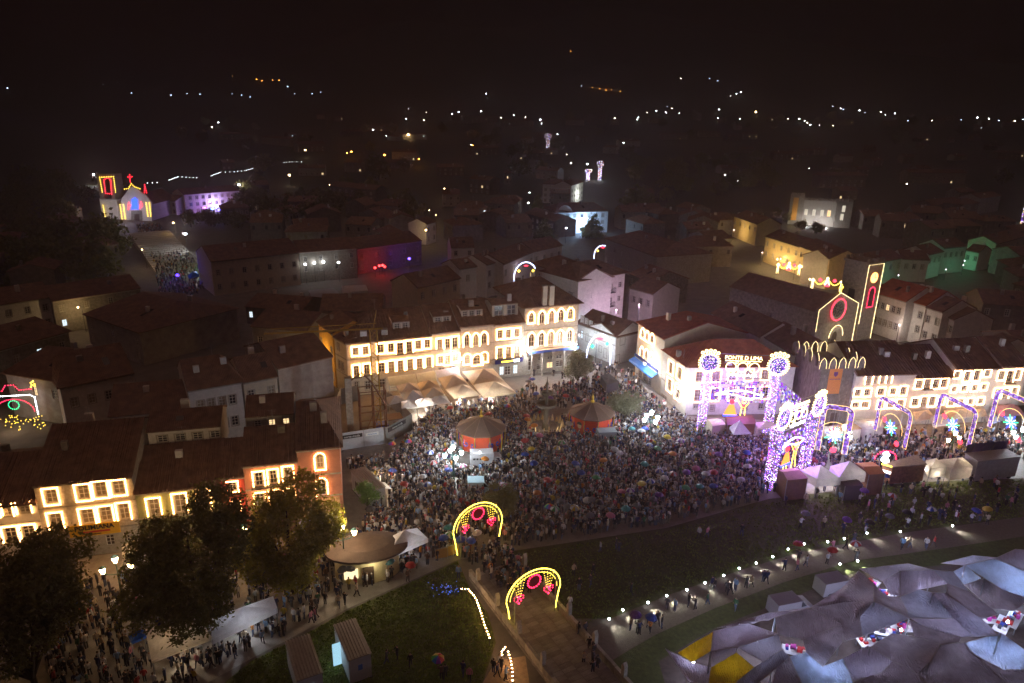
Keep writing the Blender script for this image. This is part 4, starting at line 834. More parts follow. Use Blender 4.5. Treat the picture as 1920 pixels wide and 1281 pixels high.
for k in range(60):
    x, y = rng.uniform(380, 1900), 222+abs(rng.normal(0, 1))*55
    if y > 395: continue
    q = T(x, y); w = rng.uniform(10, 18); D = math.hypot(q[0], q[1]); dx = w*F/D/2
    if any(abs(x-(f[0]+f[2])/2) < 30 and abs(y-f[1]) < 14 for f in FAR): continue
    hill_house('small %s house among the far trees' % ('dimmed', 'grey', 'brown')[k % 3], (x-dx, y), (x+dx, y+rng.uniform(-1.5, 1.5)), rng.uniform(5, 8), 9, n=3, lit=.06, group='far small %s houses' % ('dimmed', 'grey', 'brown')[k % 3], wall=[M_UNLIT2, M_GREYW, M_UNLIT][k % 3])
# ------------------------------------------------------------------ street lamps of the far town
def street_lamp_mesh(kind):
    mb = MB(); mb.tube([(0, 0, 0), (0, 0, 6.2), (0, -.4, 6.6), (0, -1.2, 6.7)], .07, 5); return mb.mesh('pole', M_IRON)
def lampset(pts, m, label, group, r, power=0, col=(1, 1, 1), h=6.5):
    for i, (x, y) in enumerate(pts):
        # the glowing head is what shows: put the head on the pixel ray
        q = T(x, y+2); D = math.hypot(q[0], q[1]); X, Y, Z = q
        t = thing('street_lamp', label, 'street lamp', (X, Y, Z), 0, group)
        put('pole', cached(('slp',), lambda: street_lamp_mesh(0)), t)
        rr = r*max(1.0, D/330.0)*(.55+.25*((i*7) % 5)/2)
        put('lantern', cached(('sll', m.name, round(rr, 1)), lambda: MB().lathe([(.25*rr, -.5*rr), (.8*rr, -.1*rr), (.8*rr, .2*rr), (.2*rr, .6*rr)], 8).mesh('lantern', m)), t, (0, -1.3, 6.4))
        if power: lamp_light(t, (0, -1.6, 5.6), power, col, .3)
WHITE_ = [(766,208),(800,216),(762,228),(848,219),(795,231),(880,224),(411,236),(399,245),(883,280),(955,234),(985,225),(1013,230),(1015,237),(1152,227),(1194,229),(1197,225),(1213,216),(1230,213),(1248,216),(1259,208),(1273,217),(1347,210),(1416,215),(1386,228),(1345,227),(1476,228),(1497,228),(1507,232),(1512,236),(1518,240),(1534,241),(1369,184),(1380,180),(1388,177),(1276,150),(1575,208),(1610,212),(1650,215),(1658,221),(1676,218),(1745,232),(1830,226),(1852,228),(1900,233),(912,180),(1030,258),(1062,300),(1070,318),(1100,320),(1108,332),(1045,258),(1168,276),(1695,360),(1514,328),(992,380),(963,401),(1357,342),(1380,354),(1560,242),(700,250),(725,262),(750,258),(860,215),(902,214),(940,226),(963,221)]
lampset(WHITE_[1::3], emis('lantern_pale', (1, .88, .7), 30), 'pale warm street lamp glowing in the far town', 'pale warm far lamps', .28)
lampset([p for i, p in enumerate(WHITE_) if i % 3 != 1], E_LAMPW, 'cold white street lamp glowing in the far town', 'cold white far lamps', .30)
lampset([(468,258),(1416,155+60),(766,260),(574,292),(545,345),(1085,368)], E_LAMPY, 'pale yellow street lamp on the dark slope', 'pale yellow far lamps', .6, 300, (1, .9, .6))
lampset([(652,298),(660,295),(722,302),(786,310),(886,282)], E_LAMPO, 'orange sodium street lamp among the far trees', 'orange far lamps', .5, 900, (1, .4, .06))
lampset([(437,146),(482,152),(492,155),(512,153),(524,154),(1110,168),(1124,170),(1136,173),(1146,172),(1162,175),(915,226),(922,226),(1070,98)], E_LAMPO, 'orange lamp of a village high on the hill', 'orange hill village lamps', .2)
lampset([(222,158),(248,179),(322,183),(352,180),(376,181),(436,180),(454,183),(540,166),(553,180),(586,180),(602,177),(470,186),(16,170),(195,162),(1345,155),(1250,205),(1560,204),(1580,210),(1620,216),(1700,232),(1800,230),(1870,232),(1915,230),(1090,165),(1330,150)], emis('lantern_dim', (.55, .7, 1), 12), 'faint distant house light on the hillside', 'faint hillside lights', .28)
lampset([(620,365),(705,358),(728,400),(834,372),(800,460),(806,418),(818,428),(182,570),(162,622),(395,512),(562,508),(672,505),(332,446),(276,502)], E_LAMPY, 'warm street lantern lighting a lane wall', 'warm lane lanterns', .3, 420, (1, .68, .3))
lampset([(181,345),(452,366)], E_LAMPW, 'glaring floodlight mast beside the hill chapel', 'glaring floodlights', .8, 2500, (1, .95, .9))
lampset([(528,397),(1060,455),(990,402)], E_LAMPW, 'cold street lamp on the wooded bank', 'cold lamps below the hill', .35, 350, (.8, .95, 1))
lampset([(1638,425)], E_LAMPO, 'orange lamp over the parked cars near the castle', None, .5, 900, (1, .4, .08))
# strings of white bulbs along the hill wall
for seg_ in ([(318,347),(335,340),(350,341),(370,342)], [(397,338),(415,331),(440,330),(460,328),(476,323)], [(533,312),(548,310),(566,310)], [(278,353),(296,352)]):
    pts = [T(*p)+np.array([0, 0, 3.0]) for p in seg_]; t = thing('festoon', 'string of cold white bulbs along the hill wall', 'light string', pts[0], 0, 'hill wall festoons'); 
    loc = [tuple(p-pts[0]) for p in pts]; MB().bulbs(loc, 3.6, .26).build('bulb_string', emis('bulb_far_white', (.85, .92, 1), 7), t)
    for p in loc[::2]: MB().tube([(p[0], p[1], -3.2), p], .08, 4).build('post', M_IRON, t)
# ------------------------------------------------------------------ trees
M_LEAFD = mat('leaf_dark', (0.16, 0.15, 0.04), 0.7, 0.4, .6, trans=.25); M_LEAFG = mat('leaf_lamplit', (0.30, 0.27, 0.03), 0.6, 0.4, .6, trans=.35)  # the brighter lime leaf has warm lamp light put into its colour
M_LEAFO = mat('leaf_olive', (0.17, 0.18, 0.095), 0.6, 0.35, .8, trans=.25); M_LEAFB = mat('leaf_bright', (0.14, 0.26, 0.05), 0.6, 0.3, .8, trans=.35)
M_BARK = mat('bark', (0.07, 0.05, 0.035), 0.95, 0.4, 2, .4)
def crown_mesh(lobes, n, leaf, m, seed=0):
    """leaf clumps spread over uneven lobes: (cx,cy,cz,rx,ry,rz)"""
    g = np.random.default_rng(seed); V = []; wts = np.array([l[3]*l[4]*l[5] for l in lobes])**.67; wts /= wts.sum(); cnt = g.multinomial(n, wts); allp = []
    for l, c in zip(lobes, cnt):
        ncl = max(6, c//22); d = g.normal(size=(ncl, 3)); d /= np.linalg.norm(d, axis=1)[:, None]; d *= (g.uniform(.25, 1, (ncl, 1))**.45)
        cl = np.array(l[:3])+d*np.array(l[3:6]); pick = g.integers(0, ncl, c)
        allp.append(cl[pick]+g.normal(size=(c, 3))*np.array([.55, .55, .4])*leaf*3.2)
    p = np.vstack(allp); N = len(p); a = g.normal(size=(N, 3)); a /= np.linalg.norm(a, axis=1)[:, None]; b = g.normal(size=(N, 3)); b = np.cross(a, b); b /= np.linalg.norm(b, axis=1)[:, None]
    s = leaf*g.uniform(.6, 1.25, (N, 1)); v = np.stack([p-a*s, p+b*s*.55, p+a*s, p-b*s*.55], 1).reshape(-1, 3)
    me = bpy.data.meshes.new('crown'); me.vertices.add(4*N); me.vertices.foreach_set('co', v.ravel().astype(np.float32)); me.loops.add(4*N); me.loops.foreach_set('vertex_index', np.arange(4*N, dtype=np.int32))
    me.polygons.add(N); me.polygons.foreach_set('loop_start', np.arange(0, 4*N, 4, dtype=np.int32)); me.update(calc_edges=True); me.materials.append(m); return me
def rand_lobes(h0, h1, R, n, seed):
    g = np.random.default_rng(seed); out = [(0, 0, (h0+h1)/2, R*.62, R*.62, (h1-h0)*.42)]
    for k in range(n):
        an = 2*math.pi*k/n+g.uniform(-.4, .4); rr = R*g.uniform(.35, .72); z = h0+(h1-h0)*g.uniform(.2, .82); q = R*g.uniform(.28, .46)
        out.append((rr*math.cos(an), rr*math.sin(an), z, q, q, q*.8))
    return out
def tree(label, X, Y, h, R, m, n=6000, leaf=.16, h0=None, name='tree', seed=1, trunk=.35, group=None, lobes=9, Z=0.0):
    t = thing(name, label, 'tree', (X, Y, Z), 0, group); h0 = h*.25 if h0 is None else h0
    L = rand_lobes(h0, h, R, lobes, seed); mb = MB(); mb.tube([(0, 0, -.2), (.05, .02, h0*.7), (0, .1, (h0+h)*.5), (.1, 0, h*.8)], [trunk, trunk*.8, trunk*.5, trunk*.15], 7)
    for l in L[1:]: mb.tube([(0, 0, h0*.75), (l[0]*.5, l[1]*.5, (h0+l[2])*.5), (l[0]*.9, l[1]*.9, l[2])], [trunk*.45, trunk*.3, trunk*.08], 5)
    mb.build('trunk', M_BARK, t); put('crown', crown_mesh(L, n, leaf, m, seed), t); return t
def tree_px(label, bx, by, ytop, R, m, **kw):
    q = G(bx, by); return tree(label, q[0], q[1], HZ(q[0], q[1], ytop), R, m, **kw)
tree_px('huge dark lime tree in front of the yellow banner house', 66, 1292, 998, 7.2, M_LEAFD, n=30000, leaf=.2, seed=3, h0=1.4, lobes=14)
tree_px('broad dark lime tree over the white avenue tents', 375, 1180, 950, 7.6, M_LEAFD, n=28000, leaf=.2, seed=4, h0=1.6, lobes=13)
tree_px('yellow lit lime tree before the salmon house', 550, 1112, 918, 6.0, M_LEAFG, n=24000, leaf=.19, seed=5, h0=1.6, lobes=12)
tree_px('grey green olive tree beside the granite palace', 1083, 722, 664, 3.6, M_LEAFO, n=9000, leaf=.15, seed=6, h0=1.6, lobes=10, trunk=.3)
tree_px('rounded olive tree next to the second red bandstand', 1172, 793, 731, 3.1, M_LEAFO, n=8000, leaf=.14, seed=7, h0=1.3, lobes=9, trunk=.3)
tree_px('small bright green tree by the corrugated kiosk', 690, 962, 899, 1.5, M_LEAFB, n=3800, leaf=.12, seed=8, h0=1.2, lobes=7, trunk=.12)
tree_px('dark clipped tree behind the yellow bridge arch', 940, 978, 924, 2.6, M_LEAFD, n=6000, leaf=.14, seed=9, h0=1.0, lobes=8, trunk=.2)
def conifer(label, px, py, ytop, R, group=None, m=M_LEAFD):
    q = T(px, py); h = HZ(q[0], q[1], ytop)-q[2]; t = thing('conifer_tree', label, 'tree', tuple(q), 0, group)
    MB().tube([(0, 0, -.2), (0, 0, h*.9)], [.35, .06], 6).build('trunk', M_BARK, t)
    put('crown', crown_mesh([(0, 0, h*(.15+.8*k/7), R*(1-k/8), R*(1-k/8), h*.09) for k in range(8)], 3500, .38, m, 21), t)
conifer('dark conical fir before the blue floodlit manor', 1111, 446, 403, 5.5); conifer('slim dark cypress before the lit white palace', 1008, 398, 366, 3.0); conifer('dark spreading fir beside the manor gable', 1020, 448, 412, 5.0)
cw = [crown_mesh(rand_lobes(1.5, 9, 4.6, 7, 30+k), 900, .62, M_LEAFD, 40+k) for k in range(4)]
trk = MB().tube([(0, 0, -.5), (0, .1, 4), (.1, 0, 7)], [.4, .3, .1], 6).mesh('trunk', M_BARK)
def far_tree(px, py, s, label, group):
    label = ('tall ' if s > 1.2 else 'mid height ')+label; group = label+' group'
    q = T(px, py); t = thing('tree', label, 'tree', tuple(q), rng.uniform(0, 6), group); t.scale = (s, s, s*rng.uniform(.85, 1.2))
    put('trunk', trk, t); put('crown', cw[rng.integers(4)], t)
for k in range(46):
    x, y = rng.uniform(-10, 215), rng.uniform(345, 545); 
    if x > 150 and y > 400 and y < 440: continue
    far_tree(x, y, rng.uniform(.9, 1.5), 'dark tree of the wooded bank below the chapel', 'trees of the chapel bank')
for k in range(26): far_tree(rng.uniform(1150, 1450), rng.uniform(300, 415), rng.uniform(.9, 1.5), 'dark park tree behind the castle palace', 'dark park trees')
for k in range(60): far_tree(rng.uniform(300, 1900), 225+abs(rng.normal())*55, rng.uniform(1.0, 1.9), 'dark tree among the far houses', 'trees among far houses')
for k in range(26): far_tree(rng.uniform(450, 800), rng.uniform(355, 425), rng.uniform(.8, 1.2), 'dark garden tree above the pilastered palace', 'garden trees above palace')
for k in range(8): far_tree(rng.uniform(330, 480), rng.uniform(408, 430), rng.uniform(.6, .9), 'low dark tree beside the coloured fair lights', 'trees by the fair lights')
for x, y in ((1650,428),(1600,420),(1455,412),(1475,420),(1500,432),(1530,440)): far_tree(x, y, .6, 'low garden tree under the castle palace', 'castle garden trees')

# broad steps climbing to the chapel
st = thing('stone_steps', 'broad stone steps climbing to the hill chapel', 'steps', tuple(T(330, 500)), .55)
_a, _b = T(268, 440), T(345, 530); _o = T(330, 500); _L = np.linalg.norm((_b-_a)[:2]); _e = (_a-_b)/np.linalg.norm(_a-_b)
st.rotation_euler.z = math.atan2(_e[1], _e[0])-math.pi/2
for k in range(22): MB().box(-7, 7, k*3.2-14, k*3.2-10.9, -.6, .12+k*.14).build('step', M_STONE, st)

def grass_tufts(px, n, seed):
    q = [tuple(G(x, y)[:2]) for x, y in px]; a = np.array(q); g = np.random.default_rng(seed); lo, hi = a.min(0), a.max(0); P_ = [p for p in g.uniform(lo, hi, (n, 2)) if inpoly(p[0], p[1], q)]; N = len(P_); P_ = np.array(P_); an = g.uniform(0, 6.28, N); h = g.uniform(.06, .22, N); w = g.uniform(.05, .14, N)
    dx, dy = np.cos(an)*w, np.sin(an)*w; lx, ly = g.normal(0, .05, N), g.normal(0, .05, N); z = np.full(N, .012)
    v = np.stack([np.column_stack([P_[:, 0]-dx, P_[:, 1]-dy, z]), np.column_stack([P_[:, 0]+dx, P_[:, 1]+dy, z]), np.column_stack([P_[:, 0]+dx*.5+lx, P_[:, 1]+dy*.5+ly, z+h]), np.column_stack([P_[:, 0]-dx*.6+lx, P_[:, 1]-dy*.6+ly, z+h*.8])], 1).reshape(-1, 3)
    me = bpy.data.meshes.new('grass'); me.vertices.add(4*N); me.vertices.foreach_set('co', v.ravel().astype(np.float32)); me.loops.add(4*N); me.loops.foreach_set('vertex_index', np.arange(4*N, dtype=np.int32)); me.polygons.add(N); me.polygons.foreach_set('loop_start', np.arange(0, 4*N, 4, dtype=np.int32)); me.update(calc_edges=True); me.materials.append(mat('grass_blade', (.15, .20, .03), .8, .5, .7, trans=.3)); put('grass', me, kind='stuff', label='short worn grass growing on the lawns', cat='grass')
grass_tufts([(858,1054),(770,1094),(650,1148),(560,1198),(470,1242),(380,1320),(925,1320),(903,1281),(926,1205),(912,1150),(878,1102)], 26000, 1)
grass_tufts([(965,1040),(1250,996),(1440,942),(1700,910),(1925,900),(1925,970),(1690,994),(1500,1030),(1250,1110),(1100,1172),(1070,1150),(1005,1080)], 30000, 2)
# ------------------------------------------------------------------ red clad bandstands
M_TARPB = mat('brown_tarp_roof', (0.12, 0.07, 0.045), 0.6, 0.25, 1.5); M_REDCL = mat('red_orange_cladding', (0.72, 0.07, 0.02), 0.6, 0.08, 2, trans=.2)
M_BLUEP = mat('blue_scroll_paint', (0.02, 0.06, 0.35), 0.7, 0); M_YELP = mat('yellow_paint', (0.6, 0.38, 0.03), 0.6, 0.1); M_SKINP = mat('painted_face', (0.7, 0.42, 0.25), .7, 0)
def bandstand(label, px, py, R, rot):
    q = G(px, py); t = thing('bandstand', label, 'bandstand', (q[0], q[1], 0), rot); n = 10; zw, ze, zt = .3, 3.3, 5.1; Rw = R*.86
    MB().lathe([(Rw+.2, 0), (Rw+.2, zw)], n).build('plinth', M_GRANITE, t)
    V = [(math.cos(2*math.pi*k/n), math.sin(2*math.pi*k/n)) for k in range(n)]
    for k in range(n):
        a, b = V[k], V[(k+1) % n]; m = ((a[0]+b[0])/2, (a[1]+b[1])/2); L = math.hypot(a[0]-b[0], a[1]-b[1])*Rw; an = math.atan2(b[1]-a[1], b[0]-a[0])
        o = MB().box(-L/2+.02, L/2-.02, -.04, .04, zw, ze-.25).build('panel', M_REDCL, t, (m[0]*Rw, m[1]*Rw, 0), an)
        if k % 2 == 0:                                  # painted scrolls
            sc = MB()
            for s in (-1, 1):
                pts = [(s*(.25+.09*j*math.cos(j*.9)*.9+.35), -.06, 1.6+.09*j*math.sin(j*.9)) for j in range(9)]; sc.tube(pts, [.14-.008*j for j in range(9)], 5)
            sc.build('scroll_painting', M_BLUEP, o)
        elif k % 4 == 1:
            f = MB(); f.prismy([(.38*math.cos(j*math.pi/8), 1.8+.5*math.sin(j*math.pi/8)) for j in range(16)], -.075, -.045); f.build('portrait', M_SKINP, o)
            hr = MB(); hr.prismy([(.52*math.cos(j*math.pi/8), 2.0+.5*math.sin(j*math.pi/8)) for j in range(0, 9)], -.10, -.076); hr.build('portrait_hair', M_DOOR, o)
        MB().tube([(a[0]*(Rw+.35), a[1]*(Rw+.35), 0), (a[0]*(Rw+.35), a[1]*(Rw+.35), ze)], .06, 5).build('post', M_YELP, t)
        rf = MB().add([(a[0]*R, a[1]*R, ze), (b[0]*R, b[1]*R, ze), (0, 0, zt), (a[0]*R, a[1]*R, ze-.12), (b[0]*R, b[1]*R, ze-.12), (0, 0, zt-.12)], [(0, 1, 2), (5, 4, 3), (0, 3, 4, 1)]); r = rf.build('roof_panel', M_TARPB, t)
        MB().tube([(a[0]*R, a[1]*R, ze+.03), (0, 0, zt+.03)], .035, 4).build('roof_rib', mat('rib_tan', (.25, .15, .09), .7, 0), r)
    MB().lathe([(.3, zt-.1), (.35, zt+.1), (.12, zt+.3), (.18, zt+.6), (.02, zt+1.4)], 8).build('finial', M_YELP, t)
bandstand('red clad bandstand standing behind the white box truck', 902, 836, 3.95, .1); bandstand('red clad bandstand beside the rounded olive tree', 1108, 806, 3.85, .5)
# ------------------------------------------------------------------ fountain
def fountain():
    q = G(1023, 806); t = thing('fountain', 'dark granite fountain with two basins and a pale ringed base', 'fountain', (q[0], q[1], 0))
    M_F = mat('mossy_granite', (.10, .09, .06), .7, .4, 3, .4)
    MB().lathe([(3.2, 0), (3.2, .5), (3.0, .6), (2.7, .6), (2.7, .3), (.5, .3)], 20).build('pool', M_GRANITE, t)
    MB().lathe([(.7, .3), (.6, 1.2), (.45, 1.4), (.42, 3.9), (.7, 4.1), (.3, 4.2)], 12).build('column', M_F, t)
    MB().lathe([(.3, 4.0), (1.5, 4.35), (1.75, 4.75), (1.75, 4.9), (1.55, 4.9), (1.4, 4.65), (.2, 4.55)], 18).build('basin', M_F, t)
    MB().lathe([(.3, 4.5), (.22, 5.2), (.25, 6.2), (.5, 6.3)], 10).build('upper_column', M_F, t)
    MB().lathe([(.2, 6.2), (.8, 6.5), (.95, 6.8), (.85, 6.8), (.7, 6.6), (.1, 6.6)], 14).build('upper_basin', M_F, t)
    MB().lathe([(.16, 6.5), (.2, 7.4), (.1, 7.8), (.26, 8.2), (.08, 8.6), (.02, 9.4)], 8).build('pinnacle', M_F, t)
    M_S = mat('sandstone_pale', (.62, .48, .26), .8, .2, 3)
    for k in range(22):
        a = 2*math.pi*k/22; h = 1.1+.5*((k*7) % 3)/2
        MB().lathe([(.24, .5), (.28, .7), (.18, h*.8), (.05, h+.3)], 6).build('railing_spike', M_S, t, (2.9*math.cos(a), 2.9*math.sin(a), 0))
    for a in (.5, 2.4, 4.2): pass
    lamp_light(t, (-1.2, -2.2, 1.4), 60, (1, .8, .5), .2); lamp_light(t, (1.4, -2.2, 1.4), 60, (1, .8, .5), .2)
fountain()
# ------------------------------------------------------------------ candelabra lamps
def candelabra(label, px, py, power, col=(.8, .93, 1.0), h=None, arms=4, m=E_LAMPW, yh=None):
    q = G(px, py); h = HZ(q[0], q[1], yh) if yh else 6.0; t = thing('street_lamp', label, 'street lamp', (q[0], q[1], 0))
    MB().lathe([(.35, 0), (.32, .5), (.14, .8), (.1, 2.5), (.08, h-1)], 8).build('post', mat('lamp_green_iron', (.02, .06, .05), .5, 0), t)
    for k in range(arms+1):
        a = 2*math.pi*k/arms+.4; r = 1.25 if k < arms else 0.0; z = h-.5 if k < arms else h+.5
        o = MB().tube([(0, 0, h-1.2), (r*.6*math.cos(a), r*.6*math.sin(a), h-1.1), (r*math.cos(a), r*math.sin(a), z-.3)], .05, 5).build('arm', MATS['lamp_green_iron'], t)
        MB().lathe([(.16, z-.3), (.32, z+.2), (.1, z+.36)], 6, r*math.cos(a), r*math.sin(a)).build('lantern', m, o)
        MB().lathe([(.36, z+.36), (.05, z+.55)], 6, r*math.cos(a), r*math.sin(a)).build('lantern_cap', MATS['lamp_green_iron'], o)
    lamp_light(t, (0, 0, h+1.2), power, col, .8); return t
candelabra('five lantern candelabra lamp beside the first red bandstand', 850, 893, 3800, yh=846)
candelabra('five lantern candelabra lamp between olive tree and museum', 1217, 830, 3800, yh=780)
candelabra('candelabra lamp before the stone tower stalls', 1572, 862, 3500, yh=808)
candelabra('candelabra lamp at the far end of the avenue', 1906, 850, 3500, yh=812)
candelabra('twin warm lamp among the avenue cafe tables', 1782, 850, 600, (1, .8, .5), arms=2, m=E_LAMPY, yh=818)
# floodlights bracketed on the palace canopy and the museum wing
def wall_flood(label, px, py, back, power, col=(.9, .95, 1), r=.22):
    X, Y, Z = back; t = thing('floodlight', label, 'floodlight', (X, Y, Z)); MB().box(-.25, .25, -.12, .12, -.16, .16).build('housing', M_IRON, t)
    MB().lathe([(r*.4, -.15), (r, 0), (r*.4, .15)], 8).build('lens', E_LAMPW, t, (0, -.3, 0)); MB().box(-.04, .04, .1, 1.6, -.04, .04).build('bracket', M_IRON, t); lamp_light(t, (0, -.9, -.3), power, col, .3)
for lab, x, y in (('floodlight on the inner end of the palace canopy', 992, 654), ('floodlight on the corner of the palace canopy', 1079, 645), ('floodlight under the granite faced house balcony', 864, 672), ('cold floodlight on the museum corner', 1272, 727), ('cold twin floodlight over the blue shop awning', 1208, 681)):
    d = ray(x, y); pl = (MA, MB_) if x < 1100 else (QA, QB); a_ = np.asarray(pl[0][:2]); b_ = np.asarray(pl[1][:2]); e = (b_-a_)/np.linalg.norm(b_-a_); n = np.array([-e[1], e[0]])
    tt = ((a_-n*1.6-CAM[:2])@n)/(d[:2]@n); wall_flood(lab, x, y, CAM+d*tt, 900 if x < 900 else 1800)
# ------------------------------------------------------------------ awnings and square parasols before the main row
M_CANV = mat('cream_canvas', (.74, .64, .50), .8, .15, 2, trans=.3); M_CANVW = mat('white_canvas', (.72, .70, .72), .8, .15, 2, trans=.3); M_AWN = mat('pale_awning', (.72, .73, .62), .8, .12, 2, trans=.3)
def awning(label, pts, zs, m, group=None):
    P4 = [G(x, y, z) for (x, y), z in zip(pts, zs)]; o = P4[0]; t = thing('awning', label, 'awning', (o[0], o[1], 0), 0, group)
    v = [p-np.array([o[0], o[1], 0]) for p in P4]; w = [q-np.array([0, 0, .06]) for q in v]
    MB().add([*v, *w], [(0, 3, 2, 1), (4, 5, 6, 7), (0, 1, 5, 4), (1, 2, 6, 5), (2, 3, 7, 6), (3, 0, 4, 7)]).build('canopy', m, t)
    val = MB(); f, g = v[2], v[3]; val.quad(f, g, g-np.array([0, 0, .3]), f-np.array([0, 0, .3])); val.build('valance', m, t)
    for p in (f, g): MB().tube([(p[0], p[1], 0), tuple(p)], .05, 5).build('post', M_STEEL, t)
    return t
def parasol(label, pts, ze, zt, m, group=None, name='parasol', posts=True, val=.22):
    """square tent roof: four eave pixels at height ze (clockwise from back-left), apex height zt"""
    c4 = [G(x, y, ze) for x, y in pts]; c = sum(c4)/len(c4); t = thing(name, label, 'parasol' if name == 'parasol' else 'tent', (c[0], c[1], 0), 0, group); n = len(c4)
    v = [p-np.array([c[0], c[1], 0]) for p in c4]; ap = np.array([0, 0, zt])
    for k in range(n):
        a, b = v[k], v[(k+1) % n]; mb = MB(); N = 6
        for i in range(N):          # slightly sagging gore
            s0, s1 = i/N, (i+1)/N; f = lambda s: s+.0-.10*math.sin(math.pi*s)
            p0, p1 = a+(ap-a)*s0, b+(ap-b)*s0; p2, p3 = b+(ap-b)*s1, a+(ap-a)*s1; d0, d1 = np.array([0, 0, -.12*math.sin(math.pi*s0)]), np.array([0, 0, -.12*math.sin(math.pi*s1)])
            mb.quad(p0, p1, p2, p3) if False else mb.add([p0, (p0+p1)/2+d0, p1, p2, (p2+p3)/2+d1, p3], [(0, 1, 4, 5), (1, 2, 3, 4)])
        if val: mb.quad(a, b, b-np.array([0, 0, val]), a-np.array([0, 0, val]))
        mb.build('roof_panel', m, t)
    if posts:
        if name == 'parasol': MB().tube([(0, 0, 0), (0, 0, zt-.02)], .06, 6).build('pole', M_STEEL, t)
        else:
            for p in v: MB().tube([(p[0]*.97, p[1]*.97, 0), (p[0]*.97, p[1]*.97, ze)], .05, 5).build('post', M_STEEL, t)
    return t
ZP = lambda *l: [(720+x/6.4, 660+y/6.4) for x, y in l]
awning('long pale wall awning before the corner house', ZP((45,300),(375,262),(400,372),(65,405)), (4.0, 4.0, 3.0, 3.0), M_AWN)
awning('shorter pale wall awning beside the long one', ZP((385,262),(602,222),(630,340),(412,365)), (4.0, 4.0, 3.0, 3.0), M_AWN)
awning('white wall awning under the granite faced house', ZP((612,222),(880,180),(920,275),(645,312)), (4.1, 4.1, 3.2, 3.2), M_CANVW)
PAR = [('big cream parasol tight under the shop sign house', [(940,235),(1310,200),(1445,350),(1070,392)], 3.2, 4.7, M_CANV), ('big cream parasol at the crowd edge, outermost of its pair', [(1072,392),(1445,352),(1590,490),(1190,540)], 3.1, 4.6, M_CANV),
 ('cream parasol below the white wall awning', [(645,315),(920,278),(1025,400),(735,445)], 3.1, 4.5, M_CANV), ('white and cream parasol at the crowd edge below the white awning', [(738,447),(1030,405),(1140,508),(845,552)], 3.0, 4.4, M_CANV),
 ('small grey cream parasol below the long awning', [(140,405),(390,375),(440,465),(195,495)], 2.9, 4.0, M_CANVW), ('small parasol glowing yellow at its tip', [(392,375),(630,348),(685,432),(442,465)], 2.9, 4.0, M_CANV),
 ('small parasol with a dark lilac front panel', [(198,497),(440,468),(480,553),(255,588)], 2.8, 3.9, M_CANVW), ('small brown shaded parasol with a yellow tip', [(443,467),(685,436),(738,520),(482,553)], 2.8, 3.9, M_CANV)]
for lab, pts, ze, zt, m in PAR: parasol(lab, ZP(*pts), ze, zt, m)
for i, pts in enumerate([[(20,545),(215,520),(245,585),(60,630)], [(205,592),(370,585),(405,662),(208,672)], [(370,575),(565,550),(600,625),(400,660)], [(560,545),(745,528),(790,602),(600,618)]]): parasol('small white pop up tent in front of the parasols', ZP(*pts), 2.5, 3.3, M_CANVW, 'front white pop up tents', 'tent')
# lit floor under them
for x, y in ((790,752),(862,742),(920,735)):
    q = G(x, y, 2.9); t = thing('pendant_lamp', 'warm pendant lamp under the cafe canopies', 'lamp', (q[0], q[1], 2.05), 0, 'cafe pendant lamps'); MB().lathe([(.05, .3), (.2, 0), (.05, -.12)], 8).build('bulb', E_LAMPY, t); MB().tube([(0, 0, .3), (0, 0, 1.0)], .015, 4).build('cable', M_IRON, t); lamp_light(t, (0, 0, -.3), 1100, (1, .9, .74), .2)
# ------------------------------------------------------------------ building site: crane, frame, hoarding
M_CRY = mat('crane_yellow', (.34, .21, .03), .6, .15); M_HOARD = mat('hoarding_white', (.5, .5, .54), .7, .15, 2); M_HOARDG = mat('hoarding_grey', (.22, .21, .2), .7, .15, 2)
def crane():
    q = G(709, 812); X, Y = q[0], q[1]; h = HZ(X, Y, 618); t = thing('tower_crane', 'yellow lattice tower crane over the building site', 'crane', (X, Y, 0), .25); w = .55
    ms = MB()
    for sx in (-1, 1):
        for sy in (-1, 1): ms.tube([(sx*w, sy*w, 0), (sx*w, sy*w, h)], .09, 4)
    n = int(h/1.1)
    for k in range(n):
        z0, z1 = k*h/n, (k+1)*h/n; s = 1 if k % 2 else -1
        for (a, b) in (((-w, -w), (w, -w)), ((w, -w), (w, w)), ((w, w), (-w, w)), ((-w, w), (-w, -w))):
            p, r = (a, b) if s > 0 else (b, a); ms.tube([(p[0], p[1], z0), (r[0], r[1], z1)], .05, 3)
    ms.build('mast', M_CRY, t)
    jb = MB(); L = 16
    jb.tube([(1.5, 0, h), (-L, 0, h+.2)], .08, 4); jb.tube([(1.5, .5, h), (-L, .5, h+.2)], .08, 4); jb.tube([(.5, .25, h+.9), (-L+1, .25, h+.9)], .07, 4)
    for k in range(14):
        x0 = -k*L/14; x1 = -(k+1)*L/14; jb.tube([(x0, 0, h), ((x0+x1)/2, .25, h+.9), (x1, 0, h)], .04, 3)
    jb.build('jib', M_CRY, t); MB().tube([(0, .25, h), (.6, .25, h+3.0)], .08, 4).build('apex', M_CRY, t); MB().box(1.2, 2.2, -.3, .8, h-.9, h-.05).build('counterweight', M_GREYW, t)
    MB().box(-2.0, -1.0, -.4, .4, h-.9, h-.1).build('sign_box', M_HOARD, t); MB().box(-1.4, 1.4, -1.4, 1.4, 0, .5).build('base', M_GREYW, t)
crane()
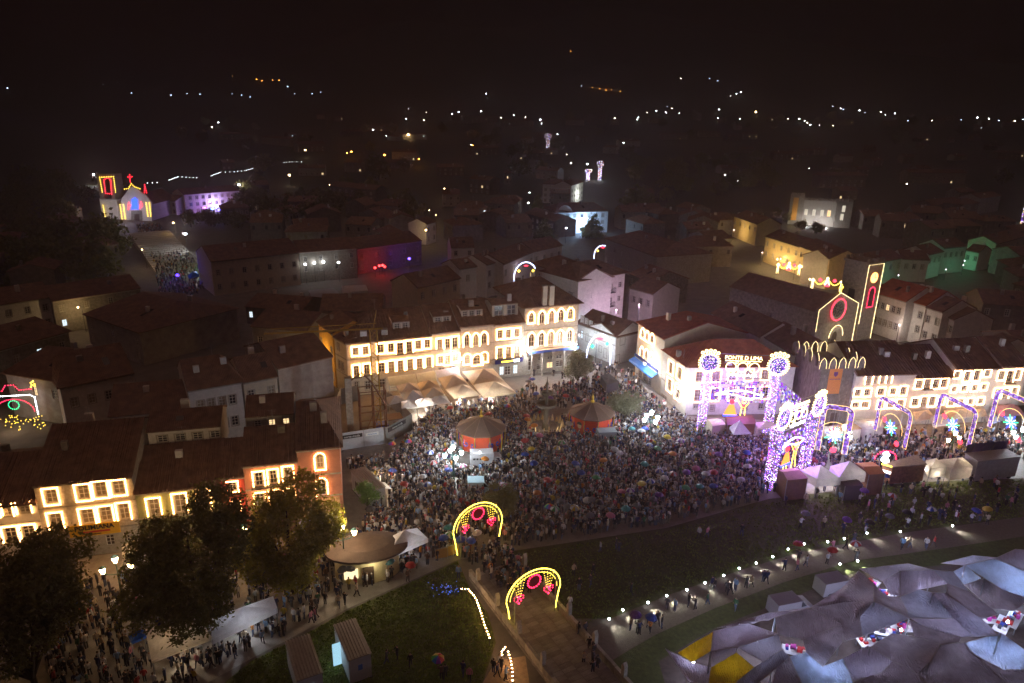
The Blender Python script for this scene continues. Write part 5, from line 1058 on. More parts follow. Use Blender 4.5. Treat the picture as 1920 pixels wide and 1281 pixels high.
def hoarding(label, pts, h, m, signs=()):
    Q = [G(x, y) for x, y in pts]; o = Q[0]; t = thing('hoarding_fence', label, 'fence', (o[0], o[1], 0))
    for k in range(len(Q)-1):
        a, b = Q[k][:2]-o[:2], Q[k+1][:2]-o[:2]; L = np.linalg.norm(b-a); an = math.atan2(b[1]-a[1], b[0]-a[0]); n = max(1, int(L/2.0))
        for j in range(n):
            p = a+(b-a)*(j/n); MB().box(.015, L/n-.015, -.03, .03, .05, h).build('panel', m, t, (p[0], p[1], 0), an)
        MB().box(-.05, .05, -.05, .05, 0, h+.1).build('post', M_STEEL, t, (a[0], a[1], 0), an)
    return t, Q, o
t, Q, o = hoarding('white site hoarding with shop advertising boards facing the crowd', [(640,845),(683,838),(724,832)], 2.9, M_HOARD)
an = math.atan2(Q[2][1]-Q[0][1], Q[2][0]-Q[0][0]); e = np.array([math.cos(an), math.sin(an)]); nn = np.array([e[1], -e[0]])
def board(u, z, w, h, s, tm, bm, size):
    c = e*u+nn*.12; b = MB().box(-w/2, w/2, -.04, .04, z-h/2, z+h/2).build('sign_board', bm, t, (c[0], c[1], 0), an); upright(put('lettering', text_mesh(s, size, tm), b, (0, -.055, z)))
M_BLK = mat('sign_black', (.02, .02, .022), .5, 0); M_WHT = mat('sign_white_print', (.75, .75, .75), .6, 0); M_BLUT = mat('sign_blue_print', (.05, .15, .5), .6, 0)
board(1.7, 2.2, 3.2, .6, 'norte-moda', M_WHT, M_BLK, .5); board(4.8, 2.1, 2.0, .5, 'norte-moda', M_BLUT, M_WHT, .3)
t, Q, o = hoarding('grey site hoarding with a dark shop board', [(724,834),(773,806)], 2.9, M_HOARDG)
an = math.atan2(Q[1][1]-Q[0][1], Q[1][0]-Q[0][0]); e = np.array([math.cos(an), math.sin(an)]); nn = np.array([e[1], -e[0]]); board(2.6, 2.3, 4.2, .7, 'norte-moda', M_WHT, M_BLK, .5)
hoarding('long white hoarding along the parasols side of the site', [(773,804),(752,780),(735,765),(716,755)], 2.6, M_HOARD)
hoarding('grey sheet fence at the back of the site', [(622,800),(640,758),(672,752)], 3.0, M_HOARDG)
def site_frame():
    q = G(672, 826); t = thing('shoring_frame', 'rusty steel shoring frame propping a stone pier', 'scaffold', (q[0], q[1], 0), .3); M_RUST = mat('rust', (.16, .07, .04), .8, .4, 3)
    MB().box(-.5, .5, -.5, .5, 0, 10.2).build('stone_pier', M_STONE, t, (-1.0, 1.5, 0))
    fr = MB()
    for x in (.5, 2.6, 4.5):
        for y in (-.8, 1.6): fr.tube([(x, y, 0), (x, y, 8.5)], .11, 4)
    for z in (2.5, 5.0, 8.4):
        for y in (-.8, 1.6): fr.tube([(.5, y, z), (4.5, y, z)], .09, 4); 
        for x in (.5, 2.6, 4.5): fr.tube([(x, -.8, z), (x, 1.6, z)], .09, 4)
    fr.tube([(.5, -.8, 0), (2.6, -.8, 5)], .07, 4); fr.tube([(2.6, -.8, 2.5), (4.5, -.8, 8.4)], .07, 4); fr.tube([(-.6, 1.2, 9.8), (1.2, 1.2, 10.9), (2.6, 1.2, 9.2), (4.6, 1.2, 5.2)], .14, 4); fr.build('steel_frame', M_RUST, t)
    b = G(740, 806); c = thing('site_cabin', 'pale site cabin with a brown roof beside the crane', 'cabin', (b[0], b[1], 0), .4); MB().box(-1.1, 1.1, -1, 1, 0, 2.3).build('wall', M_HOARD, c); MB().box(-1.25, 1.25, -1.2, 1.2, 2.3, 2.45).build('roof', mat('brown_board', (.28, .16, .08), .8, .2), c); MB().box(-.4, .4, -1.04, -1.002, 0, 1.9).build('door', M_GREYW, c)
    b = G(718, 808); c = thing('site_bin', 'bright blue skip bin at the crane foot', 'skip', (b[0], b[1], 0), .3); M_BL = mat('blue_paint', (.02, .06, .5), .5, .1)
    MB().prismy([(-1.2, .1), (1.2, .1), (1.5, 1.3), (-1.5, 1.3)], -.8, .8).build('body', M_BL, c); MB().box(-1.55, 1.55, -.85, .85, 1.3, 1.4).build('rim', M_BL, c)
    b = G(722, 824); c = thing('tarpaulin', 'crumpled blue tarpaulin on the site ground', 'tarpaulin', (b[0], b[1], .05), .5); mb = MB(); g = np.random.default_rng(5); N = 7
    vs = [((i/N-.5)*3.4, (j/N-.5)*2.0, .15+.25*g.random()) for i in range(N+1) for j in range(N+1)]; mb.add(vs, [(i*(N+1)+j, (i+1)*(N+1)+j, (i+1)*(N+1)+j+1, i*(N+1)+j+1) for i in range(N) for j in range(N)]); mb.build('sheet', M_BL, c)
site_frame()
# ------------------------------------------------------------------ kiosk, truck, containers
M_CORR = mat('corrugated_sheet', (.34, .30, .26), .6, .2, 3); M_CONT = mat('container_white', (.5, .48, .5), .7, .15, 2)
def corrugated(L, W, z, m, parent, name='roof', pitch=.28, x0=0, y0=0):
    mb = MB(); n = int(L/pitch)
    mb.box(x0, x0+L, y0, y0+W, z-.08, z)
    for k in range(n): x = x0+k*pitch+.05; mb.prismy([(x, z+.001), (x+.16, z+.001), (x+.12, z+.09), (x+.04, z+.09)], y0, y0+W)
    return mb.build(name, m, parent)
def cabin_px(label, roof, h, name, cat, roofm=M_CORR, wallm=M_CONT, extra=None):
    """roof: far-left, far-right, near-right, near-left corners of the flat roof in the photo"""
    c = [G(x, y, h)[:2] for x, y in roof]; o = (c[3]+(c[0]-c[1]+c[2]))/2; ax = (c[2]-c[3]+c[1]-c[0])/2; ay = (c[0]-c[3]+c[1]-c[2])/2; L, W = float(np.linalg.norm(ax)), float(np.linalg.norm(ay))
    t = thing(name, label, cat, (o[0], o[1], 0), math.atan2(ax[1], ax[0])); MB().box(0, L, 0, W, .1, h-.12).build('body', wallm, t)
    corrugated(L+.16, W+.16, h-.02, roofm, t, x0=-.08, y0=-.08); MB().box(-.05, L+.05, -.05, W+.05, 0, .1).build('base_frame', M_IRON, t)
    if extra: extra(t, L, W, h)
    return t
def kx(t, L, W, h): MB().box(-.03, -.002, W*.2, W*.8, 1.0, 2.0).build('hatch', M_DOOR, t); MB().add([(L+.05, .3, h*.85), (L+1.1, .3, h*.7), (L+1.1, 2.4, h*.7), (L+.05, 2.4, h*.85)], [(0, 1, 2, 3)]).build('flap', M_WHT, t); lamp_light(t, (L+1.5, W*.6, 2.4), 500, (1, .75, .45), .2)
def cx1(t, L, W, h): MB().box(L*.3, L*.65, -.03, -.002, 1.5, 1.9).build('window', emis('screen_cold', (.7, .9, 1), 2.5), t)
def cx2(t, L, W, h):
    MB().box(L*.4, L*.6, -.03, -.002, 1.3, 1.9).build('notice', M_BLUT, t)
    MB().box(-.8, -.02, W*.55, W*.55+.05, .1, h-.2).build('door', emis('lit_door', (.45, .8, 1), .9), t); lamp_light(t, (-1.2, W*.5, 1.8), 40, (.55, .85, 1), .2)
cabin_px('corrugated roof kiosk beside the pink corner house', [(661,882),(689,875),(722,912),(697,921)], 3.0, 'kiosk', 'kiosk', extra=kx)
cabin_px('long white container with a lit screen on its end', [(527,1206),(571,1191),(604,1260),(557,1275)], 2.8, 'container', 'container', extra=cx1)
cabin_px('white container with open lit door and a blue notice', [(621,1174),(659,1162),(695,1224),(652,1239)], 2.8, 'container', 'container', extra=cx2)
def truck():
    q = G(882, 880); t = thing('box_truck', 'white box truck parked beside the first red bandstand', 'truck', (q[0], q[1], 0), .12); t.scale = (.78, .78, .76)
    MB().box(0, 4.4, 0, 2.2, .7, 3.2).build('cargo_box', M_CONT, t); cb = MB(); cb.prismy([(4.45, .5), (6.1, .5), (6.1, 1.5), (5.6, 2.3), (4.45, 2.4)], .1, 2.1); cab = cb.build('cab', M_CONT, t)
    MB().prismy([(4.9, 1.5), (5.85, 1.5), (5.55, 2.15), (4.9, 2.2)], .07, .098).build('window', M_GLASS, cab)
    for x in (.9, 5.2):
        for y in (.1, 2.1): 
            w = MB(); w.prismy([(x+.42*math.cos(k*math.pi/6), .42+.42*math.sin(k*math.pi/6)) for k in range(12)], y-.1, y+.12); ty = w.build('wheel', M_IRON, t)
    for k, w in enumerate((.5, .4, .6, .3, .5)): MB().box(.5+k*.62, .5+k*.62+w, -.02, -.003, 1.9, 2.3).build('painted_letter', M_IRON, t)
    MB().box(1.6, 1.9, .3, .5, 3.2, 3.4).build('roof_light', E_LAMPW, t)
truck()
def van(label, px, py, yaw, m, L=4.6):
    q = G(px, py); t = thing('van', label, 'van', (q[0], q[1], 0), yaw); b = MB(); b.prismy([(0, .35), (L, .35), (L, 1.0), (L-.8, 1.2), (L-1.5, 1.95), (.1, 2.0)], -.9, .9); b.build('body', m, t)
    MB().prismy([(L-1.6, 1.25), (L-.95, 1.25), (L-1.5, 1.85), (L-1.6, 1.85)], -.93, -.905).build('window', M_GLASS, t); MB().add([(L-.78, -.8, 1.23), (L-.78, .8, 1.23), (L-1.46, .8, 1.93), (L-1.46, -.8, 1.93)], [(0, 1, 2, 3)]).build('windscreen', M_GLASS, t)
    for x in (.9, L-.9):
        for y in (-.9, .8): MB().prismy([(x+.34*math.cos(k*math.pi/6), .34+.34*math.sin(k*math.pi/6)) for k in range(12)], y-.03, y+.12).build('wheel', M_IRON, t)
    for y in (-.6, .6): MB().box(L-.02, L+.03, y-.15, y+.15, .75, .95).build('headlight', M_WHT, t)
van('grey van with a pale roof edge below the second bandstand', 1118, 828, .15, mat('van_grey', (.22, .25, .27), .35, .05)); van('pale blue car stuck in the crowd below the box truck', 876, 923, .1, mat('car_ice', (.4, .55, .62), .35, .05), 3.8)
parasol('black box tent by the olive tree', [(1126,704),(1142,700),(1160,715),(1138,722)], 3.2, 3.3, mat('black_canvas', (.05, .055, .065), .7, .1), name='tent', val=1.6)
# ------------------------------------------------------------------ avenue tents, oval pavilion, banner
parasol('white double tent beside the oval pavilion', [(722,1012),(782,990),(803,1010),(724,1044)], 3.0, 4.4, M_CANVW, name='tent', val=.5)
parasol('small white tent peeking between the dark lime trees', [(228,1022),(283,1014),(290,1032),(230,1050)], 2.8, 4.0, M_CANV, name='tent'); parasol('second small white tent below the first between limes', [(230,1052),(278,1040),(292,1060),(240,1075)], 2.6, 3.8, M_CANVW, name='tent')
parasol('large beige canvas tent at the foot of the lime tree', [(272,1180),(372,1158),(398,1196),(284,1240)], 2.9, 3.7, M_CANV, name='tent', val=.25); parasol('long white sagging tent beside the large beige one', [(398,1160),(512,1118),(520,1140),(396,1200)], 2.9, 3.9, M_CANVW, name='tent', val=.6)
parasol('bright blue stall canopy next to the beige tent', [(240,1190),(268,1180),(276,1192),(246,1206)], 2.6, 3.1, mat('blue_canvas', (.02, .10, .45), .7, .1, trans=.2), name='tent')
def pavilion():
    q = G(690, 1072); t = thing('oval_pavilion', 'pavilion with a dark oval roof and a lit cream wall', 'pavilion', (q[0], q[1], 0), .25); n = 28
    pr = [(4.6*math.cos(2*math.pi*k/n), 2.9*math.sin(2*math.pi*k/n)) for k in range(n)]
    mb = MB(); mb.prism(pr, 3.1, 3.35); mb.add([(x, y, 3.36) for x, y in pr]+[(x*.55, y*.55, 3.75) for x, y in pr], [(k, (k+1) % n, n+(k+1) % n, n+k) for k in range(n)]+[tuple(range(n, 2*n))]); mb.build('roof', mat('felt_roof', (.09, .06, .045), .9, .35, 1.5), t)
    MB().prism([(x*.78, y*.75) for x, y in pr], 0, 3.09).build('wall', mat('cream_wall_paint', (.6, .52, .3), .8, .1), t); MB().box(-.6, .6, -2.34, -2.2, 0, 2.2).build('door', M_DOOR, t)
    MB().box(-2.6, -1.1, -2.3, -2.05, 1.0, 2.1).build('counter_hatch', emis('hatch_glow', (1, .8, .45), 1.5), t); lamp_light(t, (.5, -3.1, 2.6), 90, (1, .85, .55), .2)
pavilion()
def left_banner():
    u0 = LU(140, 993); c = seg(LA, LB, LU(180, 990)); rz = math.atan2(LB[1]-LA[1], LB[0]-LA[0]); z = WP(LA, LB, 180, 989)[1]; w = LU(222, 985)-LU(128, 1000)
    n = np.array([math.sin(rz), -math.cos(rz)]); p = c+n*.45
    t = thing('banner', 'yellow POLIMIANA shop banner on the pale granite house', 'banner', (p[0], p[1], 0), rz); MB().box(-w/2, w/2, 0, .05, z-.75, z+.75).build('cloth', mat('banner_yellow', (.75, .42, .02), .7, .1), t)
    upright(put('lettering', text_mesh('POLIMIANA', .78, M_BLK, bold=.02), t, (.0, -.02, z+.3))); MB().box(-w*.32, w*.3, -.02, -.003, z-.35, z-.12).build('red_stripe', mat('print_red', (.6, .05, .03), .7, 0), t)
    upright(put('lettering', text_mesh('DE GARRANO', .22, M_BLK), t, (-.1, -.02, z-.56)))
    for s in (-1, 1): MB().box(s*w*.45-.02, s*w*.45+.02, .05, .42, z+.4, z+.46).build('bracket', M_IRON, t)
left_banner()
pa = MB()
q = seg(LA, LB, LU(600, 945)); rz = math.atan2(LB[1]-LA[1], LB[0]-LA[0]); t = thing('awning', 'corrugated lean to canopy on the pink corner house', 'awning', (q[0]-math.cos(rz)*2.6, q[1]-math.sin(rz)*2.6, 0), rz)
mb = MB(); n = 18; L = 5.0
for k in range(n): x = k*L/n; mb.add([(x, -.05, 4.1), (x+L/n*.5, -.05, 4.18), (x+L/n, -.05, 4.1), (x, -2.4, 3.3), (x+L/n*.5, -2.4, 3.38), (x+L/n, -2.4, 3.3)], [(0, 1, 4, 3), (1, 2, 5, 4)])
mb.build('sheet', mat('striped_sheet', (.55, .4, .26), .6, .2, 3), t); MB().box(0, L, -2.42, -2.36, .4, 3.3).build('front_screen', M_CONT, t)
for x in (.05, L-.05): MB().tube([(x, -2.38, 0), (x, -2.38, 3.3)], .06, 5).build('post', M_STEEL, t)
# chapel steps blue tent, stage truck

candelabra('twin lantern lamp under the huge dark lime tree', 235, 1150, 160, (1, .85, .65), arms=2, m=E_LAMPY)
candelabra('twin lantern lamp between the broad and the yellow lit limes', 470, 1085, 700, (1, .8, .5), arms=2, m=E_LAMPY)
candelabra('added twin lantern lamp lighting the yellow lit lime', 648, 1082, 2000, (1, .8, .55), arms=2, m=E_LAMPY)  # no lamp known here, added to brighten the lime's leaves
for i, (x, y) in enumerate(((335,1205),(455,1162),(255,1040),(760,1022))):
    q = G(x, y, 2.2); t = thing('tent_lamp', ['warm lamp inside the large beige tent', 'cool lamp inside the long white tent', 'warm lamp under the small white tents', 'cool lamp inside the white double tent'][i], 'lamp', (q[0], q[1], 2.2)); MB().lathe([(.04, .2), (.16, 0), (.04, -.12)], 6).build('bulb', E_LAMPY if i % 2 == 0 else E_LAMPW, t); MB().tube([(0, 0, .2), (0, 0, 1.0)], .012, 4).build('cable', M_IRON, t); lamp_light(t, (0, 0, -.25), (170, 200, 120, 200)[i], (1, .82, .6) if i % 2 == 0 else (.85, .9, 1), .2)
# ------------------------------------------------------------------ bridge
BL0, BR0, BL1, BR1 = G(850, 1042)[:2], G(942, 1027)[:2], G(946, 1168)[:2], G(1052, 1153)[:2]
bd = ((BL1-BL0)+(BR1-BR0)); bd = bd/np.linalg.norm(bd); bx = np.array([-bd[1], bd[0]]); bc = (BL0+BR0)/2; BW = 5.4; BANG = math.atan2(bd[1], bd[0])
def bridge():
    t = thing('bridge', 'old granite bridge with slab deck and merlon posted parapets', 'bridge', (bc[0], bc[1], 0), BANG); L0, L1 = 4.0, 48.0
    MB().box(L0, L1, -BW/2-.5, BW/2+.5, -.2, .30).build('deck_core', M_GRANITE, t)
    g = np.random.default_rng(3); mats_ = [M_SLAB, mat('bridge_slab_dark', (.20, .18, .19), .6, .35, 2, .2), mat('bridge_slab_pale', (.27, .25, .26), .6, .3, 2, .2)]
    mesh = [MB().box(.008, .562, .01, 1.34, .30, .36).mesh('paving_slab', m) for m in mats_]
    for i in range(int((L1-L0)/.57)):
        for j in range(4):
            if i*4+j >= 296: break
            o = put('paving_slab', mesh[g.integers(3)], t, (L0+i*.57, -BW/2+j*1.35, g.uniform(-.02, .008)))
    for s in (-1, 1):
        y = s*(BW/2+.25)
        for i in range(int((L1-L0)/1.6)):
            x = L0+i*1.6; MB().box(x+.01, x+1.585, y-.17, y+.17, .3, 1.15+g.uniform(-.03, .03)).build('parapet_stone', M_STONE if (i+s) % 3 else M_GRANITE, t)
        for i in range(9):
            x = L0+2+i*4.6; MB().prismy([(x-.22, 1.1), (x+.22, 1.1), (x+.22, 2.2), (x, 2.6), (x-.22, 2.2)], y-.2, y+.2).build('merlon_post', M_STONE, t)
    q = MB()
    for k in range(30): 
        x = L0+20+k*.9; q.lathe([(.05, 1.1), (.22, 1.3), (.05, 1.55)], 5, x+g.uniform(-.2, .2), BW/2+.25+g.uniform(-.1, .1))
    return t
bridge()
def yellow_arch(label, cpx, w, zt, lit):
    """horseshoe light arch over the deck: lattice band, roundel, drops with hearts"""
    c = cpx; t = thing('light_arch', label, 'light arch', (c[0], c[1], 0), math.atan2(bx[1], bx[0])+math.pi); hw = w/2
    def ring(off, n=26):
        pts = [(-hw-off*.6+.25, 0, .4), (-hw-off-.02, 0, 2.2)]; sp = zt*.52
        for k in range(n+1):
            a = math.pi*(1-k/n); pts.append(((hw+off+.25)*math.cos(a), 0, sp+(zt-sp+off)*math.sin(a)))
        pts += [(hw+off+.02, 0, 2.2), (hw+off*.6-.25, 0, .4)]; return pts
    o_, i_ = ring(.0), ring(-.42)
    e = MB(); e.tube(o_, .06, 5); e.build('outer_tube', emis('neon_yellow', (1.0, .78, .08), 7), t)
    e = MB(); e.tube(i_[2:-2], .03, 5); e.build('inner_tube', emis('neon_yellow_dim', (1, .72, .1), 3.5), t)
    lt = MB()
    for k in range(3, len(o_)-4): lt.tube([o_[k], i_[k+1]], .025, 3); lt.tube([i_[k], o_[k+1]], .025, 3)
    lt.build('lattice', M_STEEL, t)
    b2 = MB(); b2.bulbs([(x, -.1, z) for x, y, z in i_[5:-5]], .55, .05); b2.build('bulb_chain', E_BULBY, t)
    zc = zt-1.35; rd = MB(); rd.bulbs([(.75*math.cos(k*math.pi/8), 0, zc+.75*math.sin(k*math.pi/8)) for k in range(16)], .3, .11, True); rdo = rd.build('roundel', MATS['bulb_red_strong'], t)
    MB().prismy([(.62*math.cos(k*math.pi/8), zc+.62*math.sin(k*math.pi/8)) for k in range(16)], -.03, .03).build('roundel_disc', mat('roundel_red', (.35, .02, .03), .6, 0), rdo)
    for s in (-1, 1):
        cx_ = s*1.75; dr = MB()
        for k in range(4): x0 = cx_-.6+k*.4; zt_ = zt-.45-(.35 if k in (0, 3) else .25); dr.bulbs([(x0, 0, zt_), (cx_-.2+k*.13, 0, zt-2.6)], .3, .05)
        d = dr.build('drop_chain', E_BULBY, t, kind='stuff'); ht = MB()
        for k in range(14):
            a = 2*math.pi*k/14; ht.octa((cx_+.034*16*math.sin(a)**3, 0, zt-2.9+.034*(13*math.cos(a)-5*math.cos(2*a)-2*math.cos(3*a)-math.cos(4*a))), .09)
        for k in range(6): ht.octa((cx_+rng.uniform(-.25, .25), 0, zt-2.9+rng.uniform(-.2, .3)), .08)
        ht.build('heart', MATS['bulb_red_strong'], d, kind='stuff')
    for s in (-1, 1): MB().tube([(s*(hw-.55), .35, 0), (s*(hw-.55), .35, zt-1.0)], .06, 6).build('mast', M_STEEL, t)
    lamp_light(t, (0, -.6, zt-1.5), lit, (1, .82, .25), .8)
    return t
y1 = bc; y2 = (BL1+BR1)/2
yellow_arch('yellow light arch where the bridge meets the crowd', y1, 5.9, HZ(y1[0], y1[1], 944), 70); yellow_arch('yellow light arch over the empty bridge deck', y2, 5.9, HZ(y2[0], y2[1], 1069), 60)
def ramp_lights(label, pts):
    Q = [G(x, y, 1.1) for x, y in pts]; o = Q[0]; t = thing('festoon', label, 'light string', (o[0], o[1], 0)); P_ = [(q[0]-o[0], q[1]-o[1], 1.1) for q in Q]
    MB().bulbs(P_, .42, .075).build('bulb_string', emis('bulb_ramp', (1, .55, .25), 80), t); MB().tube(P_, .025, 4).build('cable', M_IRON, t)
    for p in P_: MB().tube([(p[0], p[1], 0), p], .03, 4).build('post', M_IRON, t)
ramp_lights('curved string of warm bulbs along the lawn edge', [(866,1104),(878,1105),(888,1116),(894,1126),(902,1150),(909,1172),(918,1196)]); ramp_lights('hooked string of warm bulbs beside the ramp people', [(942,1240),(941,1222),(947,1214),(953,1222),(958,1240),(961,1260),(961,1276)])
def led_bush():
    q = G(843, 1110); t = thing('blue_led_net', 'tangle of blue fairy lights lying on the lawn', 'fairy lights', (q[0], q[1], 0)); mb = MB(); g = np.random.default_rng(2)
    for k in range(46): mb.octa((g.normal()*1.0, g.normal()*.55, .15+g.random()*.35), .05)
    mb.build('bulbs', emis('led_blue', (.12, .25, 1), 1.5), t); MB().tube([(g.normal()*1.0, g.normal()*.55, .12+g.random()*.3) for k in range(20)], .02, 3).build('cable', M_IRON, t)
led_bush()
# ------------------------------------------------------------------ path floodlights
FL = [(1142,1160),(1187,1100+8),(1215,1130)]
PL = [(1142,1161),(1168,1144),(1215,1130),(1250,1117),(1288,1106),(1322,1093),(1357,1079),(1386,1066),(1418,1056),(1449,1044),(1478,1030),(1508,1020),(1552,1016),(1583,1010),(1626,1000),(1688,997),(1786,986),(1608,1052),(1575,1058)]
for i, (x, y) in enumerate(PL):
    q = G(x, y, .45); t = thing('spike_floodlight', 'small cold floodlight shining across the gravel path', 'floodlight', (q[0], q[1], 0), 0, 'path floodlights')
    MB().tube([(0, 0, 0), (0, 0, .4)], .03, 5).build('spike', M_IRON, t); MB().lathe([(.06, -.1), (.12, .05), (.04, .1)], 8).build('lens', emis('flood_lens', (.85, .97, 1), 30), t, (0, 0, .45))
    d = bpy.data.lights.new('beam', 'SPOT'); d.energy = 420; d.spot_size = math.radians(75); d.spot_blend = .6; d.color = (.95, 1, .85); d.shadow_soft_size = .06
    o = bpy.data.objects.new('beam', d); COL.objects.link(o); o.parent = t; o.location = (.12, -.2, .5); o.rotation_euler = Vector((-.75, 1.0, .38)).to_track_quat('Z', 'Y').to_euler()
# ------------------------------------------------------------------ portal with pillars of purple light
PURP = np.array([(.30, .06, 1.0), (.16, .08, 1.0), (.55, .12, .95), (.9, .35, .9), (.75, .75, 1.0), (1.0, .85, .95), (.2, .2, 1.0), (.45, .05, 1.0)])
def led_cloud(fn, n, size, probs=None, white=.15, seed=0, bright=1.0):
    """n small lamps as tetra-ish chips at fn(k) with colours in the purple family"""
    g = np.random.default_rng(seed); mb = MB(); cols = []
    for k in range(n):
        p = fn(g); mb.octa(p, size*g.uniform(.7, 1.3)); c = PURP[g.integers(len(PURP))] if g.random() > white else np.array([1, .95, .9]); c = c*bright*g.uniform(.5, 1.8); cols += [(*c, 1)]*6
    mb.c = cols; return mb
def led_pillar(parent, x, y, h, w=1.25, n=900, seed=0):
    def fn(g):
        s = g.integers(4); u = g.uniform(-w/2, w/2); z = g.uniform(0, 1)**1.15*h
        return (x+(u if s < 2 else (w/2 if s == 2 else -w/2)), y+((-w/2 if s == 0 else w/2) if s < 2 else u), z)
    o = led_cloud(fn, n, .062, seed=seed).build('led_pillar', E_LED, parent); fr = MB()
    for sx in (-1, 1):
        for sy in (-1, 1): fr.tube([(x+sx*w/2, y+sy*w/2, 0), (x+sx*w/2, y+sy*w/2, h)], .05, 4)
    for k in range(int(h/1.2)):
        z = k*1.2; s = 1 if k % 2 else -1
        fr.tube([(x-s*w/2, y-w/2, z), (x+s*w/2, y-w/2, z+1.2)], .03, 3); fr.tube([(x-w/2, y-s*w/2, z), (x-w/2, y+s*w/2, z+1.2)], .03, 3); fr.tube([(x+w/2, y-s*w/2, z), (x+w/2, y+s*w/2, z+1.2)], .03, 3)
    fr.build('truss', M_STEEL, o); return o
E_LED = emis('led_net_purple', (1, 1, 1), 3.2, attr='Col'); E_LEDP = emis('led_panel', (1, 1, 1), 1.1, attr='Col'); E_WY = emis('neon_warm_white', (1, .80, .38), 5); E_WW = emis('neon_white', (.95, .93, 1), 5)
def roundel(parent, x, y, z, R, ang, seed):
    fr = MB(); 
    for k in range(26): a = 2*math.pi*k/26; fr.octa((R*1.22*math.cos(a), 0, R*1.22*math.sin(a)), .13)
    fr.tube([(R*1.05*math.cos(k*math.pi/14), 0, R*1.05*math.sin(k*math.pi/14)) for k in range(28)], .09, 5, closed=True)
    for k in range(5): a = math.pi*(.3+.1*k); fr.tube([(R*1.5*math.cos(a)+.22*math.cos(j*math.pi/4), 0, R*1.5*math.sin(a)+.22*math.sin(j*math.pi/4)) for j in range(8)], .08, 4, closed=True)
    o = fr.build('roundel_rim', E_WY, parent, (x, y, z), ang)
    def fn(g):
        a = g.uniform(0, 2*math.pi); r = R*.95*math.sqrt(g.random()); return (r*math.cos(a), g.uniform(-.08, .08), r*math.sin(a))
    led_cloud(fn, 230, .075, white=.3, seed=seed, bright=.55).build('roundel_face', E_LED, o); MB().prismy([(R*math.cos(k*math.pi/10), R*math.sin(k*math.pi/10)) for k in range(20)], .1, .16).build('roundel_back', mat('roundel_blue', (.03, .03, .25), .6, 0), o)
def led_panel(parent, p0, p1, z0, z1, seed, name='led_panel', cell=.34, hole=None, gap=.25, white=.12):
    p0, p1 = np.array(p0, float), np.array(p1, float); L = np.linalg.norm(p1-p0); e = (p1-p0)/L; g = np.random.default_rng(seed); mb = MB(); cols = []; nu, nz = int(L/cell), int((z1-z0)/cell)
    for i in range(nu):
        for j in range(nz):
            u, z = (i+.5)*cell, z0+(j+.5)*cell
            if g.random() < gap or (hole and hole(u/L, (z-z0)/(z1-z0))): continue
            c = PURP[g.integers(len(PURP))] if g.random() > white else np.array([1, .96, 1.0]); c = c*g.uniform(.35, 1.5); s = cell*.40
            a, b = p0+e*(u-s), p0+e*(u+s); n = np.array([e[1], -e[0]])*.03
            mb.add([(*(a+n), z-s), (*(b+n), z-s), (*(b+n), z+s), (*(a+n), z+s), (*(a-n), z-s), (*(b-n), z-s), (*(b-n), z+s), (*(a-n), z+s)], [(0, 1, 2, 3), (7, 6, 5, 4), (0, 4, 5, 1), (2, 6, 7, 3)]); cols += [(*c, 1)]*8
    mb.c = cols; return mb.build(name, E_LEDP, parent)
